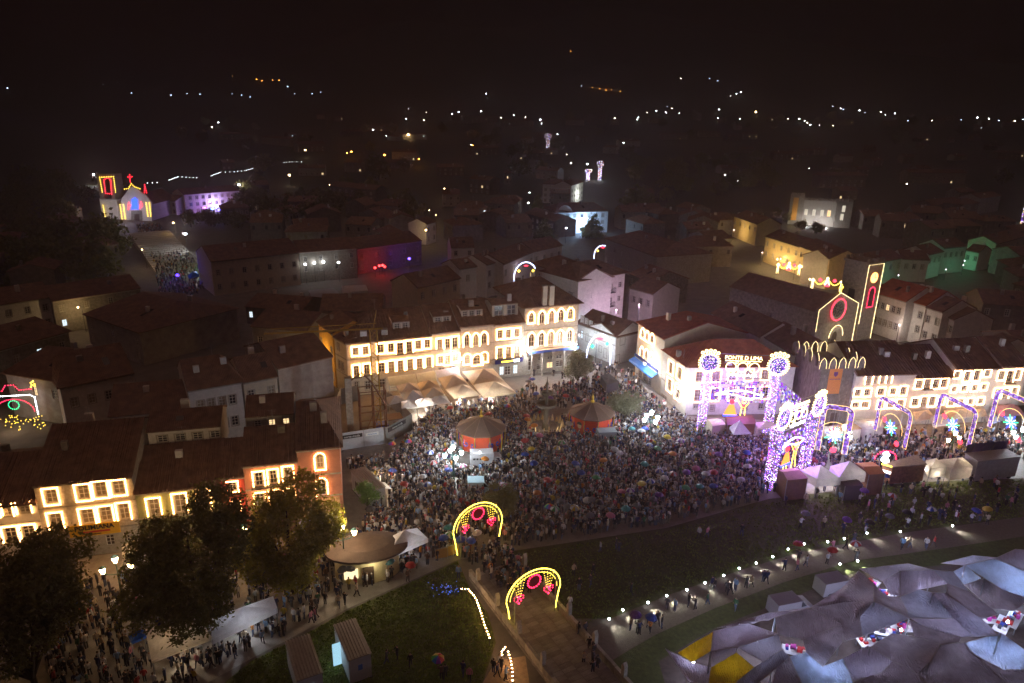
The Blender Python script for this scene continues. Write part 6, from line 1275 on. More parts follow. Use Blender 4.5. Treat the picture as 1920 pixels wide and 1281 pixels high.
def gate(label, A, B, ztop, seed, couple=True, sign=True):
    """two LED pillars with roundels, a sign and a curtain of light between them"""
    a, b = np.array(A[:2]), np.array(B[:2]); L = float(np.linalg.norm(b-a)); t = thing('light_gate', label, 'light gate', (a[0], a[1], 0), math.atan2(b[1]-a[1], b[0]-a[0]))
    for k, x in enumerate((0.0, L)): led_pillar(t, x, 0, ztop, seed=seed+k); roundel(t, x, -.75, ztop+1.5, 1.4, 0, seed+5+k)
    x0, x1 = 1.6, L-1.6; zs = ztop-.2; m = L/2
    upright(put('lettering', text_mesh('PONTE D LIMA', L*.082, E_WY, .04, .0), t, (m, -.3, zs+2.6)))
    ub = MB(); ub.tube([(m-L*.26, -.3, zs+2.1), (m+L*.26, -.3, zs+2.1)], .05, 4); ub.build('underline', E_WY, t)
    nb = MB(); r = L*.075
    for k, c in enumerate((m-L*.17, m, m+L*.17)):
        nb.tube([(c+r*math.cos(j*math.pi/10), -.3, zs+1.0+r*math.sin(j*math.pi/10)) for j in range(20)], .075, 5, closed=True)
        if k == 0: nb.tube([(c+r, -.3, zs+1.0), (c+r*.8, -.3, zs+.2), (c+r*.1, -.3, zs-.25)], .1, 5)
        else: nb.tube([(c-r*1.2+.2*math.cos(j*math.pi/4), -.3, zs+1.85+.2*math.sin(j*math.pi/4)) for j in range(8)], .06, 4, closed=True)
    nb.build('numeral', E_WY, t)
    sc = MB(); sc.tube([(m-L*.22+k*L*.44/40, -.3, zs-.35+.22*math.sin(k*1.35)+.08*math.sin(k*3.1)) for k in range(41)], .07, 4); sc.build('script_line', E_WW, t)
    led_panel(t, (1.0, 0), (L-1.0, 0), ztop*.40, zs-1.2, seed+9, hole=lambda u, v: (v < .40 and .36 < u < .62) or (v < .12+.25*abs(u-.5)))
    sw = MB(); sw.tube([(x0+(x1-x0)*k/16, -.15, ztop*.62+.8*math.sin(k/16*math.pi)) for k in range(17)], .11, 5); sw.tube([(x0+(x1-x0)*k/16, -.15, ztop*.60+.3*math.sin(k/16*math.pi*2)) for k in range(17)], .08, 5); sw.build('swag', E_WW, t)
    # lattice beam carrying the sign
    bm = MB(); bm.tube([(0, 0, zs-.9), (L, 0, zs-.9)], .07, 4); bm.tube([(0, 0, zs+3.1), (L, 0, zs+3.1)], .05, 4); bm.build('beam', M_STEEL, t)
    if couple:
        z = ztop*.17; sx = m-.9
        MB().tube([(sx, 0, z+3.9), (sx, 0, ztop*.42)], .03, 4).build('hanger', M_STEEL, t)
        w = MB(); w.prismy([(sx-1.15, z+1.1), (sx+1.0, z+1.1), (sx+.35, z+3.0), (sx-.4, z+3.0)], -.04, .04); dn = w.build('dancer_skirt', emis('neon_orange', (1, .28, .05), 2.6), t)
        h = MB(); h.tube([(sx-1.2, -.06, z+1.05), (sx+1.05, -.06, z+1.05)], .14, 5); h.build('apron_hem', E_BULBB, dn)
        h = MB(); h.prismy([(sx+.42*math.cos(j*math.pi/6), z+3.5+.42*math.sin(j*math.pi/6)) for j in range(12)], -.05, .05); h.build('headscarf', MATS['bulb_red'], dn)
        h = MB(); h.tube([(sx-.4, 0, z+1.0), (sx-.45, 0, z+.2), (sx-.7, 0, z)], .07, 4); h.tube([(sx+.3, 0, z+1.0), (sx+.3, 0, z+.2), (sx+.6, 0, z)], .07, 4); h.build('dancer_leg', E_BULBY, dn)
        x = m+1.0; mn = MB(); mn.tube([(x-.35, 0, z), (x-.3, 0, z+1.6), (x-.2, 0, z+2.6), (x+.3, 0, z+2.6), (x+.35, 0, z+1.5), (x+.6, 0, z)], .07, 4); mn.tube([(x-.2, 0, z+2.6), (x-.8, 0, z+3.5), (x-1.1, 0, z+4.2)], .07, 4); mn.tube([(x+.3, 0, z+2.6), (x+.8, 0, z+3.4), (x+.5, 0, z+4.0)], .07, 4); mo = mn.build('dancer_man', E_BULBY, t)
        h = MB(); h.tube([(x+.05+.3*math.cos(j*math.pi/6), 0, z+3.6+.35*math.sin(j*math.pi/6)) for j in range(12)], .06, 4, closed=True); h.build('dancer_head', E_BULBY, mo)
        h = MB(); h.prismy([(x-.2, z+2.4), (x+.35, z+2.4), (x+.3, z+3.2), (x-.15, z+3.2)], -.03, .03); h.build('waistcoat', MATS['bulb_red'], mo)
    lamp_light(t, (m, -2.2, ztop*.55), 2800, (.42, .16, 1), 1.2); lamp_light(t, (m, 2.0, ztop*.6), 1200, (.42, .16, 1), 1.2)
    return t
G1, G2, G3, G4 = G(1314, 806), G(1438, 812), G(1442, 914), G(1506, 884)
zg1 = HZ(G1[0], G1[1], 694); 
gate('purple light gate with roundels standing before the museum', G1, G2, zg1, 100); gate('purple light gate standing beside the white stall tents', G3, G4, HZ(G3[0], G3[1], 800), 140)
lk = thing('light_curtain', 'purple light curtain linking the two light gates', 'light curtain', (G2[0], G2[1], 0)); d = (G4-G2)[:2]; led_panel(lk, (d[0]*.12, d[1]*.12), (d[0]*.9, d[1]*.9), zg1*.62, zg1*.95, 171); MB().tube([(0, 0, zg1*.95), (d[0], d[1], zg1*.95)], .06, 4).build('cable', M_STEEL, lk)
# ------------------------------------------------------------------ avenue arches of purple light with starbursts and roses
E_PAN = emis('purple_band', (1, 1, 1), 1.3, attr='Col')
def avenue_arch(label, L_, Lb, R_, Rb, seed):
    """L_, R_: shoulder pixels; Lb, Rb: foot pixels"""
    a, b = G(*Lb)[:2], G(*Rb)[:2]; L = float(np.linalg.norm(b-a)); zl = HZ(a[0], a[1], L_[1]); zr = HZ(b[0], b[1], R_[1]); z = (zl+zr)/2
    t = thing('light_arch', label, 'light arch', (a[0], a[1], 0), math.atan2(b[1]-a[1], b[0]-a[0])); w = .72; R = 1.2
    out = [(0, 2.6), (0, z-R)]+[(R-R*math.cos(k*math.pi/10), z-R+R*math.sin(k*math.pi/10)) for k in range(1, 6)]+[(L-R+R*math.sin(k*math.pi/10), z-R+R*math.cos(k*math.pi/10)) for k in range(0, 6)]+[(L, 2.6)]
    inn = [(w, 2.6), (w, z-R)]+[(R-(R-w)*math.cos(k*math.pi/10), z-R+(R-w)*math.sin(k*math.pi/10)) for k in range(1, 6)]+[(L-R+(R-w)*math.sin(k*math.pi/10), z-R+(R-w)*math.cos(k*math.pi/10)) for k in range(0, 6)]+[(L-w, 2.6)]
    g = np.random.default_rng(seed); mb = MB(); cols = []
    for k in range(len(out)-1):
        p, q, r, s = map(np.array, (out[k], out[k+1], inn[k+1], inn[k])); ln = max(np.linalg.norm(q-p), np.linalg.norm(r-s)); n = max(1, int(ln/.3))
        for i in range(n):
            for j in range(3):
                if g.random() < .08: continue
                u0, u1, v0, v1 = (i+.04)/n, (i+.96)/n, (j+.04)/3, (j+.96)/3; f = lambda u, v: (p+(q-p)*u)*(1-v)+(s+(r-s)*u)*v
                A, B, C_, D = f(u0, v0), f(u1, v0), f(u1, v1), f(u0, v1); c = np.array([(.30, .12, .8), (.40, .22, .9), (.24, .07, .65), (.75, .62, .95)][g.integers(4)])*g.uniform(.3, 1.1)
                mb.add([(A[0], -.03, A[1]), (B[0], -.03, B[1]), (C_[0], -.03, C_[1]), (D[0], -.03, D[1]), (A[0], .03, A[1]), (B[0], .03, B[1]), (C_[0], .03, C_[1]), (D[0], .03, D[1])], [(3, 2, 1, 0), (4, 5, 6, 7)]); cols += [(*c, 1)]*8
    mb.c = cols; mb.build('purple_band', E_PAN, t)
    MB().tube([(x, 0, zz) for x, zz in out]+[(x, 0, zz) for x, zz in inn[::-1]], .035, 4, closed=True).build('gold_outline', emis('neon_gold', (1, .62, .22), 3.5), t)
    for x in (w/2, L-w/2): MB().tube([(x, .1, 0), (x, .1, z-.5)], .06, 5).build('mast', M_STEEL, t)
    lamp_light(t, (L*.5, -1.0, z*.6), 420, (.6, .4, 1), .8)
    cx_, cz = L*.5, z*.52; sb = MB()
    for k in range(16):
        an = 2*math.pi*k/16; l = 1.25 if k % 2 else .9; sb.tube([(cx_+.15*math.cos(an), -.1, cz+.15*math.sin(an)), (cx_+l*math.cos(an), -.1, cz+l*math.sin(an))], [.02, .06], 4, mi=[0, 1, 0, 2][k % 4])
    sb.build('starburst', [E_BULBWS, E_BULBG, E_BULBB], t)
    MB().tube([(cx_-2.3, 0, cz-.8)]+[(cx_-2.3*math.cos(k*math.pi/10), 0, cz-.3+2.5*math.sin(k*math.pi/10)) for k in range(11)], .035, 4).build('hoop', MATS['neon_gold'], t)
    for x, zz in ((w+1.2, z*.60), (L-w-1.2, z*.30)):
        rs = MB()
        for k in range(7): a2 = 2*math.pi*k/7; rs.tube([(x+.24*math.cos(a2)+.18*math.cos(j*math.pi/4), -.05, zz+.24*math.sin(a2)+.18*math.sin(j*math.pi/4)) for j in range(8)], .045, 4, closed=True)
        rs.octa((x, -.05, zz), .12); ro = rs.build('rose', MATS['neon_red'], t); MB().tube([(x, 0, zz), (x, 0, z-.3)], .02, 3).build('hanger', M_STEEL, ro)
E_BULBWS = emis('starburst_white', (.7, .9, 1), 5)
avenue_arch('purple avenue arch in front of the stone tower', (1536,746), (1522,872), (1592,775), (1582,882), 1); avenue_arch('purple avenue arch before the lit loggia house', (1645,742), (1632,832), (1706,770), (1692,872), 2)
avenue_arch('purple avenue arch with blue starburst before the pale grey house', (1757,735), (1742,826), (1828,768), (1812,868), 3); avenue_arch('purple avenue arch at the end house', (1860,728), (1844,826), (1940,756), (1922,866), 4)
# far street arches
def mini_arch(label, px, py, w, h, col_m, yaw=0.0, group=None):
    q = T(px, py); t = thing('light_arch', label, 'light arch', tuple(q), yaw, group); pts = [(-w/2, 0, 0), (-w/2, 0, h*.45)]+[(-w/2*math.cos(k*math.pi/10), 0, h*.45+h*.55*math.sin(k*math.pi/10)) for k in range(1, 10)]+[(w/2, 0, h*.45), (w/2, 0, 0)]
    MB().tube(pts, .12, 4).build('arch_tube', emis('arch_bluewhite', (.55, .65, 1), 7), t); MB().lathe([(.1, -.2), (.7, 0), (.1, .2)], 10).build('rose', MATS['neon_red'], t, (0, -.2, h*.88))
    s = MB(); s.octa((-w*.3, -.2, h*.7), .45); s.octa((w*.3, -.2, h*.7), .45); s.build('star', E_BULBG if col_m else E_BULBY, t)
mini_arch('blue white light arch spanning the narrow shopping street', 1121, 692, 6.0, 7.5, True, .5); mini_arch('half hidden light arch in the curved street', 985, 545, 7, 8.5, False, .2); mini_arch('small light arch beside the dark roofed hall', 1128, 492, 6, 6, False, .3)
def garland(label, px, py, s):
    q = G(px, py); t = thing('light_garland', label, 'light garland', (q[0], q[1], 0), -.25); z = 5.5*s; an = MB(); an.lathe([(.05, z+2.0), (.45, z+1.6), (.3, z+1.2), (.8, z-.3), (.1, z-.4)], 8); an.build('angel', E_WY, t)
    MB().lathe([(.2, z+.4), (.75, z-.6), (.1, z-.7)], 8).build('angel_skirt', MATS['neon_red'], t, (0, -.4, 0))
    for k in (-1, 1):
        MB().tube([(k*(.5+3.2*j/10)*s, 0, z+.9-1.5*math.sin(j/10*math.pi)*.8) for j in range(11)], .1, 4).build('swag', E_BULBY, t); MB().lathe([(.1, -.5), (.55, 0), (.1, .5)], 9).build('bauble', MATS['neon_red'], t, (k*2.0*s, 0, z+1.0))
        f = MB(); f.octa((k*4.0*s, 0, z+.8), .6); [f.tube([(k*4.0*s+.2*j, 0, z+.6), (k*4.0*s+.3*j, 0, z-1.6-.4*abs(j))], .06, 4) for j in (-1, 0, 1)]; f.build('lantern_drop', E_WY, t)
        MB().tube([(k*4.6*s, .2, 0), (k*4.6*s, .2, z+1.2)], .06, 5).build('mast', M_STEEL, t)
    lamp_light(t, (0, -.8, z), 1300, (1, .72, .35), .8)
garland('gold light garland with red baubles beside the church tower', 1652, 616, 1.0); garland('gold light garland in the orange lit street', 1545, 566, .95); garland('gold light garland farther up the orange lit street', 1475, 528, .8); garland('gold light garland behind the avenue row roofs', 1764, 648, .9)
# ------------------------------------------------------------------ stalls on the avenue
def zq(ox, oy, s, *l): return [(ox+x/s, oy+y/s) for x, y in l]
M_BRN = mat('brown_board_wall', (.20, .09, .05), .8, .25, 2); M_TERR = mat('terracotta_sheet', (.40, .12, .04), .7, .2, 2); M_DKC = mat('dark_canvas', (.06, .05, .06), .8, .2, 2)
def stall(label, roof, ze, zt, m, wallm=None, power=0, col=(1, .9, .7), name='market_stall', cat='stall', closed=True):
    c4 = [G(x, y, ze) for x, y in roof]; c = sum(c4)/4; t = thing(name, label, cat, (c[0], c[1], 0)); v = [p-np.array([c[0], c[1], 0]) for p in c4]
    m0, m1 = (v[0]+v[3])/2+np.array([0, 0, zt-ze]), (v[1]+v[2])/2+np.array([0, 0, zt-ze])
    r = MB(); r.add([v[0], v[1], m1, m0], [(0, 1, 2, 3)]); r.build('roof_panel', m, t); r = MB(); r.add([v[3], m0, m1, v[2]], [(0, 1, 2, 3)]); r.build('roof_panel', m, t)
    r = MB(); r.add([v[0], m0, v[3]], [(0, 1, 2)]); r.add([v[1], v[2], m1], [(0, 1, 2)]); r.build('gable', wallm or m, t)
    w = MB(); k = .96
    g = [np.array([p[0]*k, p[1]*k]) for p in v]; dz = ze-.02
    for i in ((2, 3), (3, 0), (1, 2)) if closed else ((2, 3),): a, b = g[i[0]], g[i[1]]; w.quad((*a, 0), (*b, 0), (*b, dz), (*a, dz))
    w.build('side_wall', wallm or m, t)
    for p in g: MB().tube([(*p, 0), (*p, dz)], .05, 5).build('post', M_STEEL, t)
    cnt = MB(); a, b = g[0]*.9, g[1]*.9; n = (g[3]-g[0]); n = n/np.linalg.norm(n); cnt.prism([tuple(a), tuple(b), tuple(b+n*.6), tuple(a+n*.6)], 0, 1.0); cnt.build('counter', M_BRN, t)
    if power: lamp_light(t, (0, 0, ze-.4), power, col, .2); MB().lathe([(.05, .15), (.16, 0), (.05, -.1)], 6).build('lamp', E_LAMPY, t, (0, 0, ze-.3))
    return t
ZQ = lambda *l: zq(1420, 820, 3.84, *l)
stall('tan roofed stall next to the purple gate foot', ZQ((145,238),(238,220),(368,296),(215,310)), 3.2, 3.7, mat('tan_canvas', (.42, .26, .16), .8, .15, 2), M_BRN, 0)
parasol('white stall tent, second from the purple gate', ZQ((308,235),(452,210),(590,290),(432,302)), 3.0, 4.3, M_CANVW, name='tent', val=1.2); parasol('white peaked stall tent beside the rust red roof', ZQ((525,208),(700,195),(800,264),(590,290)), 3.0, 4.5, M_CANVW, name='tent', val=1.2)
stall('rust red sheet roofed stall between tent and bright food truck', ZQ((702,185),(830,178),(925,262),(805,270)), 3.3, 3.6, M_TERR, M_BRN, 0)
stall('low dark roofed generator stall behind the white tents', ZQ((590,312),(700,296),(765,345),(632,352)), 2.3, 2.5, M_DKC, M_DKC, 0)
def food_truck():
    q = [G(*p, 3.2) for p in ZQ((905,195),(1140,130),(1215,195),(975,215))]; c = sum(q)/4; t = thing('food_truck', 'bright food stall trailer with yellow edge and white lit ends', 'food truck', (c[0], c[1], 0)); v = [p-np.array([c[0], c[1], 0]) for p in q]; pl = [(p[0], p[1]) for p in v]
    MB().prism(pl, .5, 3.1).build('body', mat('truck_graffiti', (.25, .10, .06), .6, .6, 2.5), t); MB().prism([(x*1.05, y*1.05) for x, y in pl], 3.1, 3.25).build('roof', mat('truck_roof', (.28, .2, .13), .6, .3, 3), t)
    for i, m in ((3, E_WW), (1, E_WW)):
        a, b = np.array(pl[i])*1.08, np.array(pl[(i+1) % 4])*1.08; MB().tube([(*a, 2.3), (*b, 2.3)], .18, 5).build('light_bar', m, t)
    a, b = np.array(pl[0])*1.07, np.array(pl[3])*1.07; MB().tube([(*a, 3.3), (*b, 3.3)], .1, 5).build('edge_tube', E_BULBY, t)
    n = MB(); R = 1.5; a = np.array(pl[0]); n.bulbs([(a[0]+.3+R*math.cos(k*math.pi/10), a[1]+.2, 4.0+R*.8*math.sin(k*math.pi/10)) for k in range(11)], .3, .13); n.build('sign_arc', MATS['bulb_red_strong'], t)
    n = MB(); n.lathe([(.1, 3.3), (.6, 3.7), (.3, 4.3), (.5, 4.7), (.1, 5.2)], 8, a[0]+.3, a[1]+.2); n.build('sign_figure', E_WW, t)
    for i in range(4): MB().prismy([(.3*math.cos(k*math.pi/5), .32+.3*math.sin(k*math.pi/5)) for k in range(10)], -.1, .1).build('wheel', M_IRON, t, (pl[i][0]*.8, pl[i][1]*.8, 0))
    lamp_light(t, (pl[0][0]-1.2, pl[0][1]-.8, 2.2), 260, (1, .95, .85), .3); lamp_light(t, (pl[2][0]+1.3, pl[2][1], 2.0), 200, (1, .95, .85), .3)
food_truck()
parasol('cream tent with a dark flap beside the food truck', ZQ((1215,165),(1290,150),(1365,215),(1245,225)), 3.0, 3.6, M_CANV, name='tent', val=1.5); parasol('long cream market tent before the dark trailer', ZQ((1290,165),(1480,145),(1555,210),(1400,230)), 3.0, 3.9, M_CANV, name='tent', val=1.8)
def trailer():
    q = [G(*p, 3.6) for p in ZQ((1500,115),(1790,85),(1895,140),(1590,175))]; c = sum(q)/4; t = thing('market_trailer', 'big grey market trailer with a flat brown roof', 'trailer', (c[0], c[1], 0)); pl = [(p[0]-c[0], p[1]-c[1]) for p in q]
    MB().prism(pl, .4, 3.5).build('body', mat('trailer_grey', (.34, .32, .34), .6, .2, 2), t); MB().prism([(x*1.03, y*1.03) for x, y in pl], 3.5, 3.65).build('roof', M_CORR, t)
    a, b = np.array(pl[0])*1.02, np.array(pl[1])*1.02; MB().quad((*a, 3.65), (*b, 3.65), (*b, 5.0), (*a, 5.0)).build('sign_board', mat('board_navy', (.03, .03, .10), .6, .1), t)
    for k in range(4): p = a+(b-a)*(k+.5)/4; MB().tube([(*p, 3.6), (p[0], p[1]-.5, 5.1)], .05, 4).build('strut', M_IRON, t)
    for i in range(4): MB().prismy([(.4*math.cos(k*math.pi/5), .42+.4*math.sin(k*math.pi/5)) for k in range(10)], -.12, .12).build('wheel', M_IRON, t, (pl[i][0]*.75, pl[i][1]*.75, 0))
trailer()
ZU = lambda *l: zq(1680, 640, 8, *l)
AVE = [('tan canvas awning under the house with the continuous light frame', [(250,1060),(490,1030),(600,1150),(300,1190)], M_CANV), ('wide grey cream parasol before the pale grey house', [(500,1120),(720,1090),(830,1240),(560,1270)], M_CANVW), ('tan awning along the pale grey house foot', [(720,1040),(1090,1010),(1160,1120),(830,1170)], M_CANV), ('dull violet awning below the end house', [(1430,960),(1800,930),(1930,1090),(1540,1130)], mat('violet_canvas', (.30, .18, .26), .8, .1, 2)), ('blue grey parasol by the violet awning', [(1340,1130),(1540,1100),(1570,1190),(1420,1230)], mat('bluegrey_canvas', (.28, .30, .45), .8, .1, 2, trans=.3)), ('pale tan awning beside the first avenue arch', [(1190,1020),(1330,1010),(1370,1110),(1210,1130)], M_CANV)]
for lab, p, m in AVE: parasol(lab, ZU(*p), 3.0, 3.7, m, name='tent')
ZV = lambda *l: zq(1280, 640, 6.74, *l)
stall('small cream kiosk stall at the foot of the museum gate pillar', ZV((300,985),(440,975),(545,1050),(380,1075)), 2.8, 3.1, M_CANV, M_CREAM, 160); parasol('white star tent in the crowd before the museum', ZV((590,1085),(740,1050),(860,1160),(640,1170)), 2.6, 4.2, M_CANVW, name='tent'); parasol('wide cream stall roof near the second gate pillar', ZV((915,1025),(1120,1010),(1200,1075),(960,1100)), 3.0, 3.5, M_CANV, name='tent')
stall('long dark canopy terrace before the museum ground floor', ZV((540,950),(870,930),(930,1040),(560,1060)), 3.0, 3.3, mat('brown_canopy', (.12, .055, .03), .7, .2, 2), M_BRN, 0)
stall('tan roofed drinks stall beside the stone tower', zq(1400, 680, 5.34, (770,640),(1010,605),(1160,665),(930,690)), 3.0, 3.4, mat('tan_roof2', (.5, .30, .15), .8, .15, 2), M_CREAM, 260); stall('white lit stall row at the tower house foot', zq(1410, 540, 3.765, (720,935),(900,920),(935,985),(760,1000)), 2.6, 2.9, M_CANVW, M_WHITE, 260)
# blue shop awning on the cream house, crowd barriers by the arch
a_ = np.asarray(QA[:2]); e_ = e1; p = seg(QA, QB, WP(QA, QB, 1188, 690)[0]); t = thing('awning', 'bright blue shop awning on the pointed window house', 'awning', (p[0], p[1], 0), math.atan2(e_[1], e_[0])); L = uA-.6
MB().add([(.2, -.06, 3.7), (L, -.06, 3.7), (L, -1.3, 3.1), (.2, -1.3, 3.1), (.2, -1.3, 2.75), (L, -1.3, 2.75)], [(0, 1, 2, 3), (3, 2, 5, 4)]).build('canopy', mat('awning_blue', (.03, .16, .55), .7, .1, trans=.2), t); MB().box(.2, L, -.14, -.07, 3.9, 4.5).build('shop_sign', mat('shop_sign_navy', (.02, .03, .15), .6, 0), t)
for k in range(3):
    q = G(828+k*11, 1050-k*3.5); t = thing('crowd_barrier', 'tan sheeted crowd barrier beside the bridge arch', 'barrier', (q[0], q[1], 0), .3, 'tan crowd barriers'); MB().box(-.7, .7, -.02, .02, .3, 1.5).build('sheet', mat('barrier_tan', (.45, .27, .1), .8, .1), t)
    f = MB(); [f.tube([(x, 0, 0), (x, 0, 1.6)], .03, 4) for x in (-.72, .72)]; f.tube([(-.72, 0, 1.58), (.72, 0, 1.58)], .03, 4); f.build('frame', M_STEEL, t)
# ------------------------------------------------------------------ the covered fair: patched tarpaulins
M_T = dict(lilac=mat('tarp_lilac', (.50, .43, .52), .55, .2, 1.2, trans=.28), brown=mat('tarp_brown', (.38, .31, .34), .55, .25, 1.2, trans=.22), yellow=mat('tarp_yellow', (.70, .42, .01), .6, .2, 1.2, trans=.25), pale=mat('tarp_pale', (.60, .56, .64), .5, .15, 1.2, trans=.32), grey=mat('tarp_grey', (.38, .37, .45), .5, .2, 1.2, trans=.3), clear=mat('tarp_clear', (.50, .56, .70), .4, .2, 1.2, trans=.45))  # cloth colours shifted lilac-blue to carry purple light
for m in M_T.values():       # creases
    n = m.node_tree.nodes; l = m.node_tree.links; tc = n.new('ShaderNodeTexCoord'); w = n.new('ShaderNodeTexWave'); w.inputs['Scale'].default_value = 1.6; w.inputs['Distortion'].default_value = 11; w.inputs['Detail'].default_value = 4; l.new(tc.outputs['Object'], w.inputs[0])
    bp = n.new('ShaderNodeBump'); bp.inputs['Strength'].default_value = 1.0; bp.inputs['Distance'].default_value = .16; l.new(w.outputs[0], bp.inputs['Height']); l.new(bp.outputs[0], n['Principled BSDF'].inputs['Normal'])
PEAK = {(1338,1184):5.4,(1454,1158):5.6,(1519,1140):5.2,(1610,1071):5.6,(1688,1071):5.8,(1749,1069):5.4,(1810,1060):5.6,(1865,1048):5.8,(1639,1128):5.8,(1706,1159):5.4,(1627,1211):5.8,(1749,1112):5.6,(1776,1114):5.6,(1877,1187):6.0,(1743,1242):5.6,(1458,1189):5.6,(1333,1221):5.8,(1383,1213):5.4,(1904,1030):5.8,(1702,1057):5.0,(1824,1042):5.0,(1763,1209):5.6,(1847,1085):5.6,(1248,1217):2.6,(1290,1275):2.8,(1298,1242):3.2,(1513,1224):3.4,(1505,1199):3.6,(1580,1171):3.8,(1580,1203):3.6}
def tz(p):
    best = min(PEAK, key=lambda k: (k[0]-p[0])**2+(k[1]-p[1])**2)
    return PEAK[best] if (best[0]-p[0])**2+(best[1]-p[1])**2 < 64 else 3.9+.5*math.sin(p[0]*.31+p[1]*.17)
TARPS = [('pale lilac tarpaulin tip of the fair roof', 'lilac', [(1248,1217),(1298,1242),(1333,1252),(1326,1300),(1290,1275)]), ('small yellow tarpaulin on the fair roof end', 'yellow', [(1272,1224),(1338,1184),(1333,1221),(1298,1242)]),
 ('lilac tarpaulin strip between the two yellow ones', 'lilac', [(1333,1221),(1383,1213),(1380,1224),(1333,1252)]), ('large yellow tarpaulin on the fair roof end', 'yellow', [(1333,1252),(1380,1224),(1414,1252),(1345,1310),(1326,1300)]),
 ('lilac tarpaulin beside the small yellow one', 'lilac', [(1338,1184),(1400,1170),(1458,1189),(1383,1213),(1333,1221)]), ('pale creased tarpaulin below the lilac slope', 'pale', [(1383,1205),(1458,1189),(1467,1218),(1431,1241),(1383,1213)]),
 ('long lilac ridge tarpaulin facing the path', 'lilac', [(1346,1178),(1440,1150),(1519,1140),(1454,1158),(1400,1170)]), ('brown tarpaulin behind the creased pale one', 'brown', [(1454,1158),(1519,1140),(1580,1171),(1505,1199),(1458,1189)]),
 ('dark brown tarpaulin above the blue lit one', 'brown', [(1505,1199),(1580,1171),(1580,1203),(1543,1250),(1513,1224)]), ('grey tarpaulin hanging over the goods gap', 'grey', [(1414,1252),(1431,1241),(1467,1218),(1480,1232),(1400,1300),(1345,1310)]),
 ('blue lit clear tarpaulin at the fair front', 'clear', [(1480,1232),(1513,1224),(1543,1250),(1580,1236),(1600,1279),(1590,1310),(1507,1290)]), ('brown tarpaulin wedge beside the blue lit front', 'brown', [(1460,1240),(1480,1232),(1507,1290),(1500,1310),(1440,1310)]),
 ('brown tarpaulin with a peak near the goods lane', 'brown', [(1580,1103),(1610,1071),(1637,1094),(1639,1128),(1580,1130),(1519,1140)]), ('dark tarpaulin beside the lilac peak', 'brown', [(1519,1140),(1580,1130),(1639,1128),(1612,1158),(1617,1193),(1580,1203),(1580,1171)]),
 ('lilac peaked tarpaulin over the centre stalls', 'grey', [(1639,1128),(1706,1159),(1617,1193),(1612,1158)]), ('tan tarpaulin beside the goods lane', 'brown', [(1637,1094),(1660,1118),(1688,1120),(1706,1159),(1639,1128)]),
 ('pale tarpaulin strip at the back edge of the fair', 'pale', [(1612,1067),(1702,1057),(1749,1069),(1688,1071),(1655,1090)]), ('lilac tarpaulin flank beside the goods lane', 'lilac', [(1655,1090),(1688,1071),(1688,1118),(1670,1115)]),
 ('grey lilac tarpaulin between back strip and hollow', 'lilac', [(1688,1071),(1749,1069),(1776,1095),(1722,1106),(1688,1118)]), ('brown grey tarpaulin beside the bright square', 'grey', [(1749,1069),(1788,1073),(1815,1108),(1776,1095)]),
 ('bright blue white square tarpaulin', 'clear', [(1786,1073),(1810,1060),(1839,1085),(1808,1097)]), ('large blue glowing tarpaulin at the fair corner', 'clear', [(1810,1060),(1865,1048),(1930,1075),(1930,1124),(1880,1106),(1847,1085)]),
 ('pale ridge tarpaulin at the far edge of the fair', 'pale', [(1765,1057),(1824,1042),(1869,1046),(1865,1048),(1810,1060)]), ('tan peaked tarpaulin at the far corner', 'brown', [(1869,1046),(1904,1030),(1930,1033),(1930,1075),(1865,1048)]),
 ('broad brown tarpaulin below the glowing corner', 'brown', [(1808,1097),(1847,1085),(1880,1106),(1930,1124),(1900,1146),(1860,1141)]), ('dark brown sloping tarpaulin above the open stall', 'brown', [(1776,1095),(1815,1108),(1860,1141),(1870,1152),(1841,1161),(1776,1114)]),
 ('grey blue tarpaulin in the fair middle', 'grey', [(1688,1120),(1722,1106),(1749,1112),(1788,1160),(1706,1159)]), ('violet tarpaulin strip running to the open stall', 'lilac', [(1749,1112),(1776,1114),(1841,1161),(1872,1191),(1824,1193),(1788,1160)]),
 ('lilac brown tarpaulin below the grey blue one', 'lilac', [(1706,1159),(1788,1160),(1824,1193),(1802,1195),(1753,1183)]), ('dark tarpaulin hollow behind the brown ridge', 'brown', [(1706,1163),(1753,1183),(1802,1195),(1798,1204),(1763,1209),(1716,1195)]),
 ('brown ridge tarpaulin with fringe lights', 'brown', [(1633,1213),(1672,1189),(1716,1195),(1763,1209),(1743,1242),(1722,1264),(1674,1240)]), ('lilac tarpaulin hill at the fair front', 'lilac', [(1580,1236),(1627,1211),(1674,1240),(1653,1262),(1600,1279)]),
 ('brown front tarpaulin beside the lilac hill', 'brown', [(1653,1262),(1674,1240),(1722,1264),(1760,1310),(1600,1310),(1600,1279)]), ('large brown tarpaulin over the front stalls', 'brown', [(1743,1242),(1763,1209),(1808,1207),(1822,1224),(1881,1275),(1850,1310),(1760,1310),(1722,1264)]),
 ('blue glowing tarpaulin with cords', 'clear', [(1808,1207),(1877,1187),(1930,1226),(1930,1256),(1881,1256),(1822,1224)]), ('dark tarpaulin corner below the blue glowing cords', 'brown', [(1822,1226),(1881,1256),(1930,1256),(1930,1310),(1860,1310),(1881,1275)])]
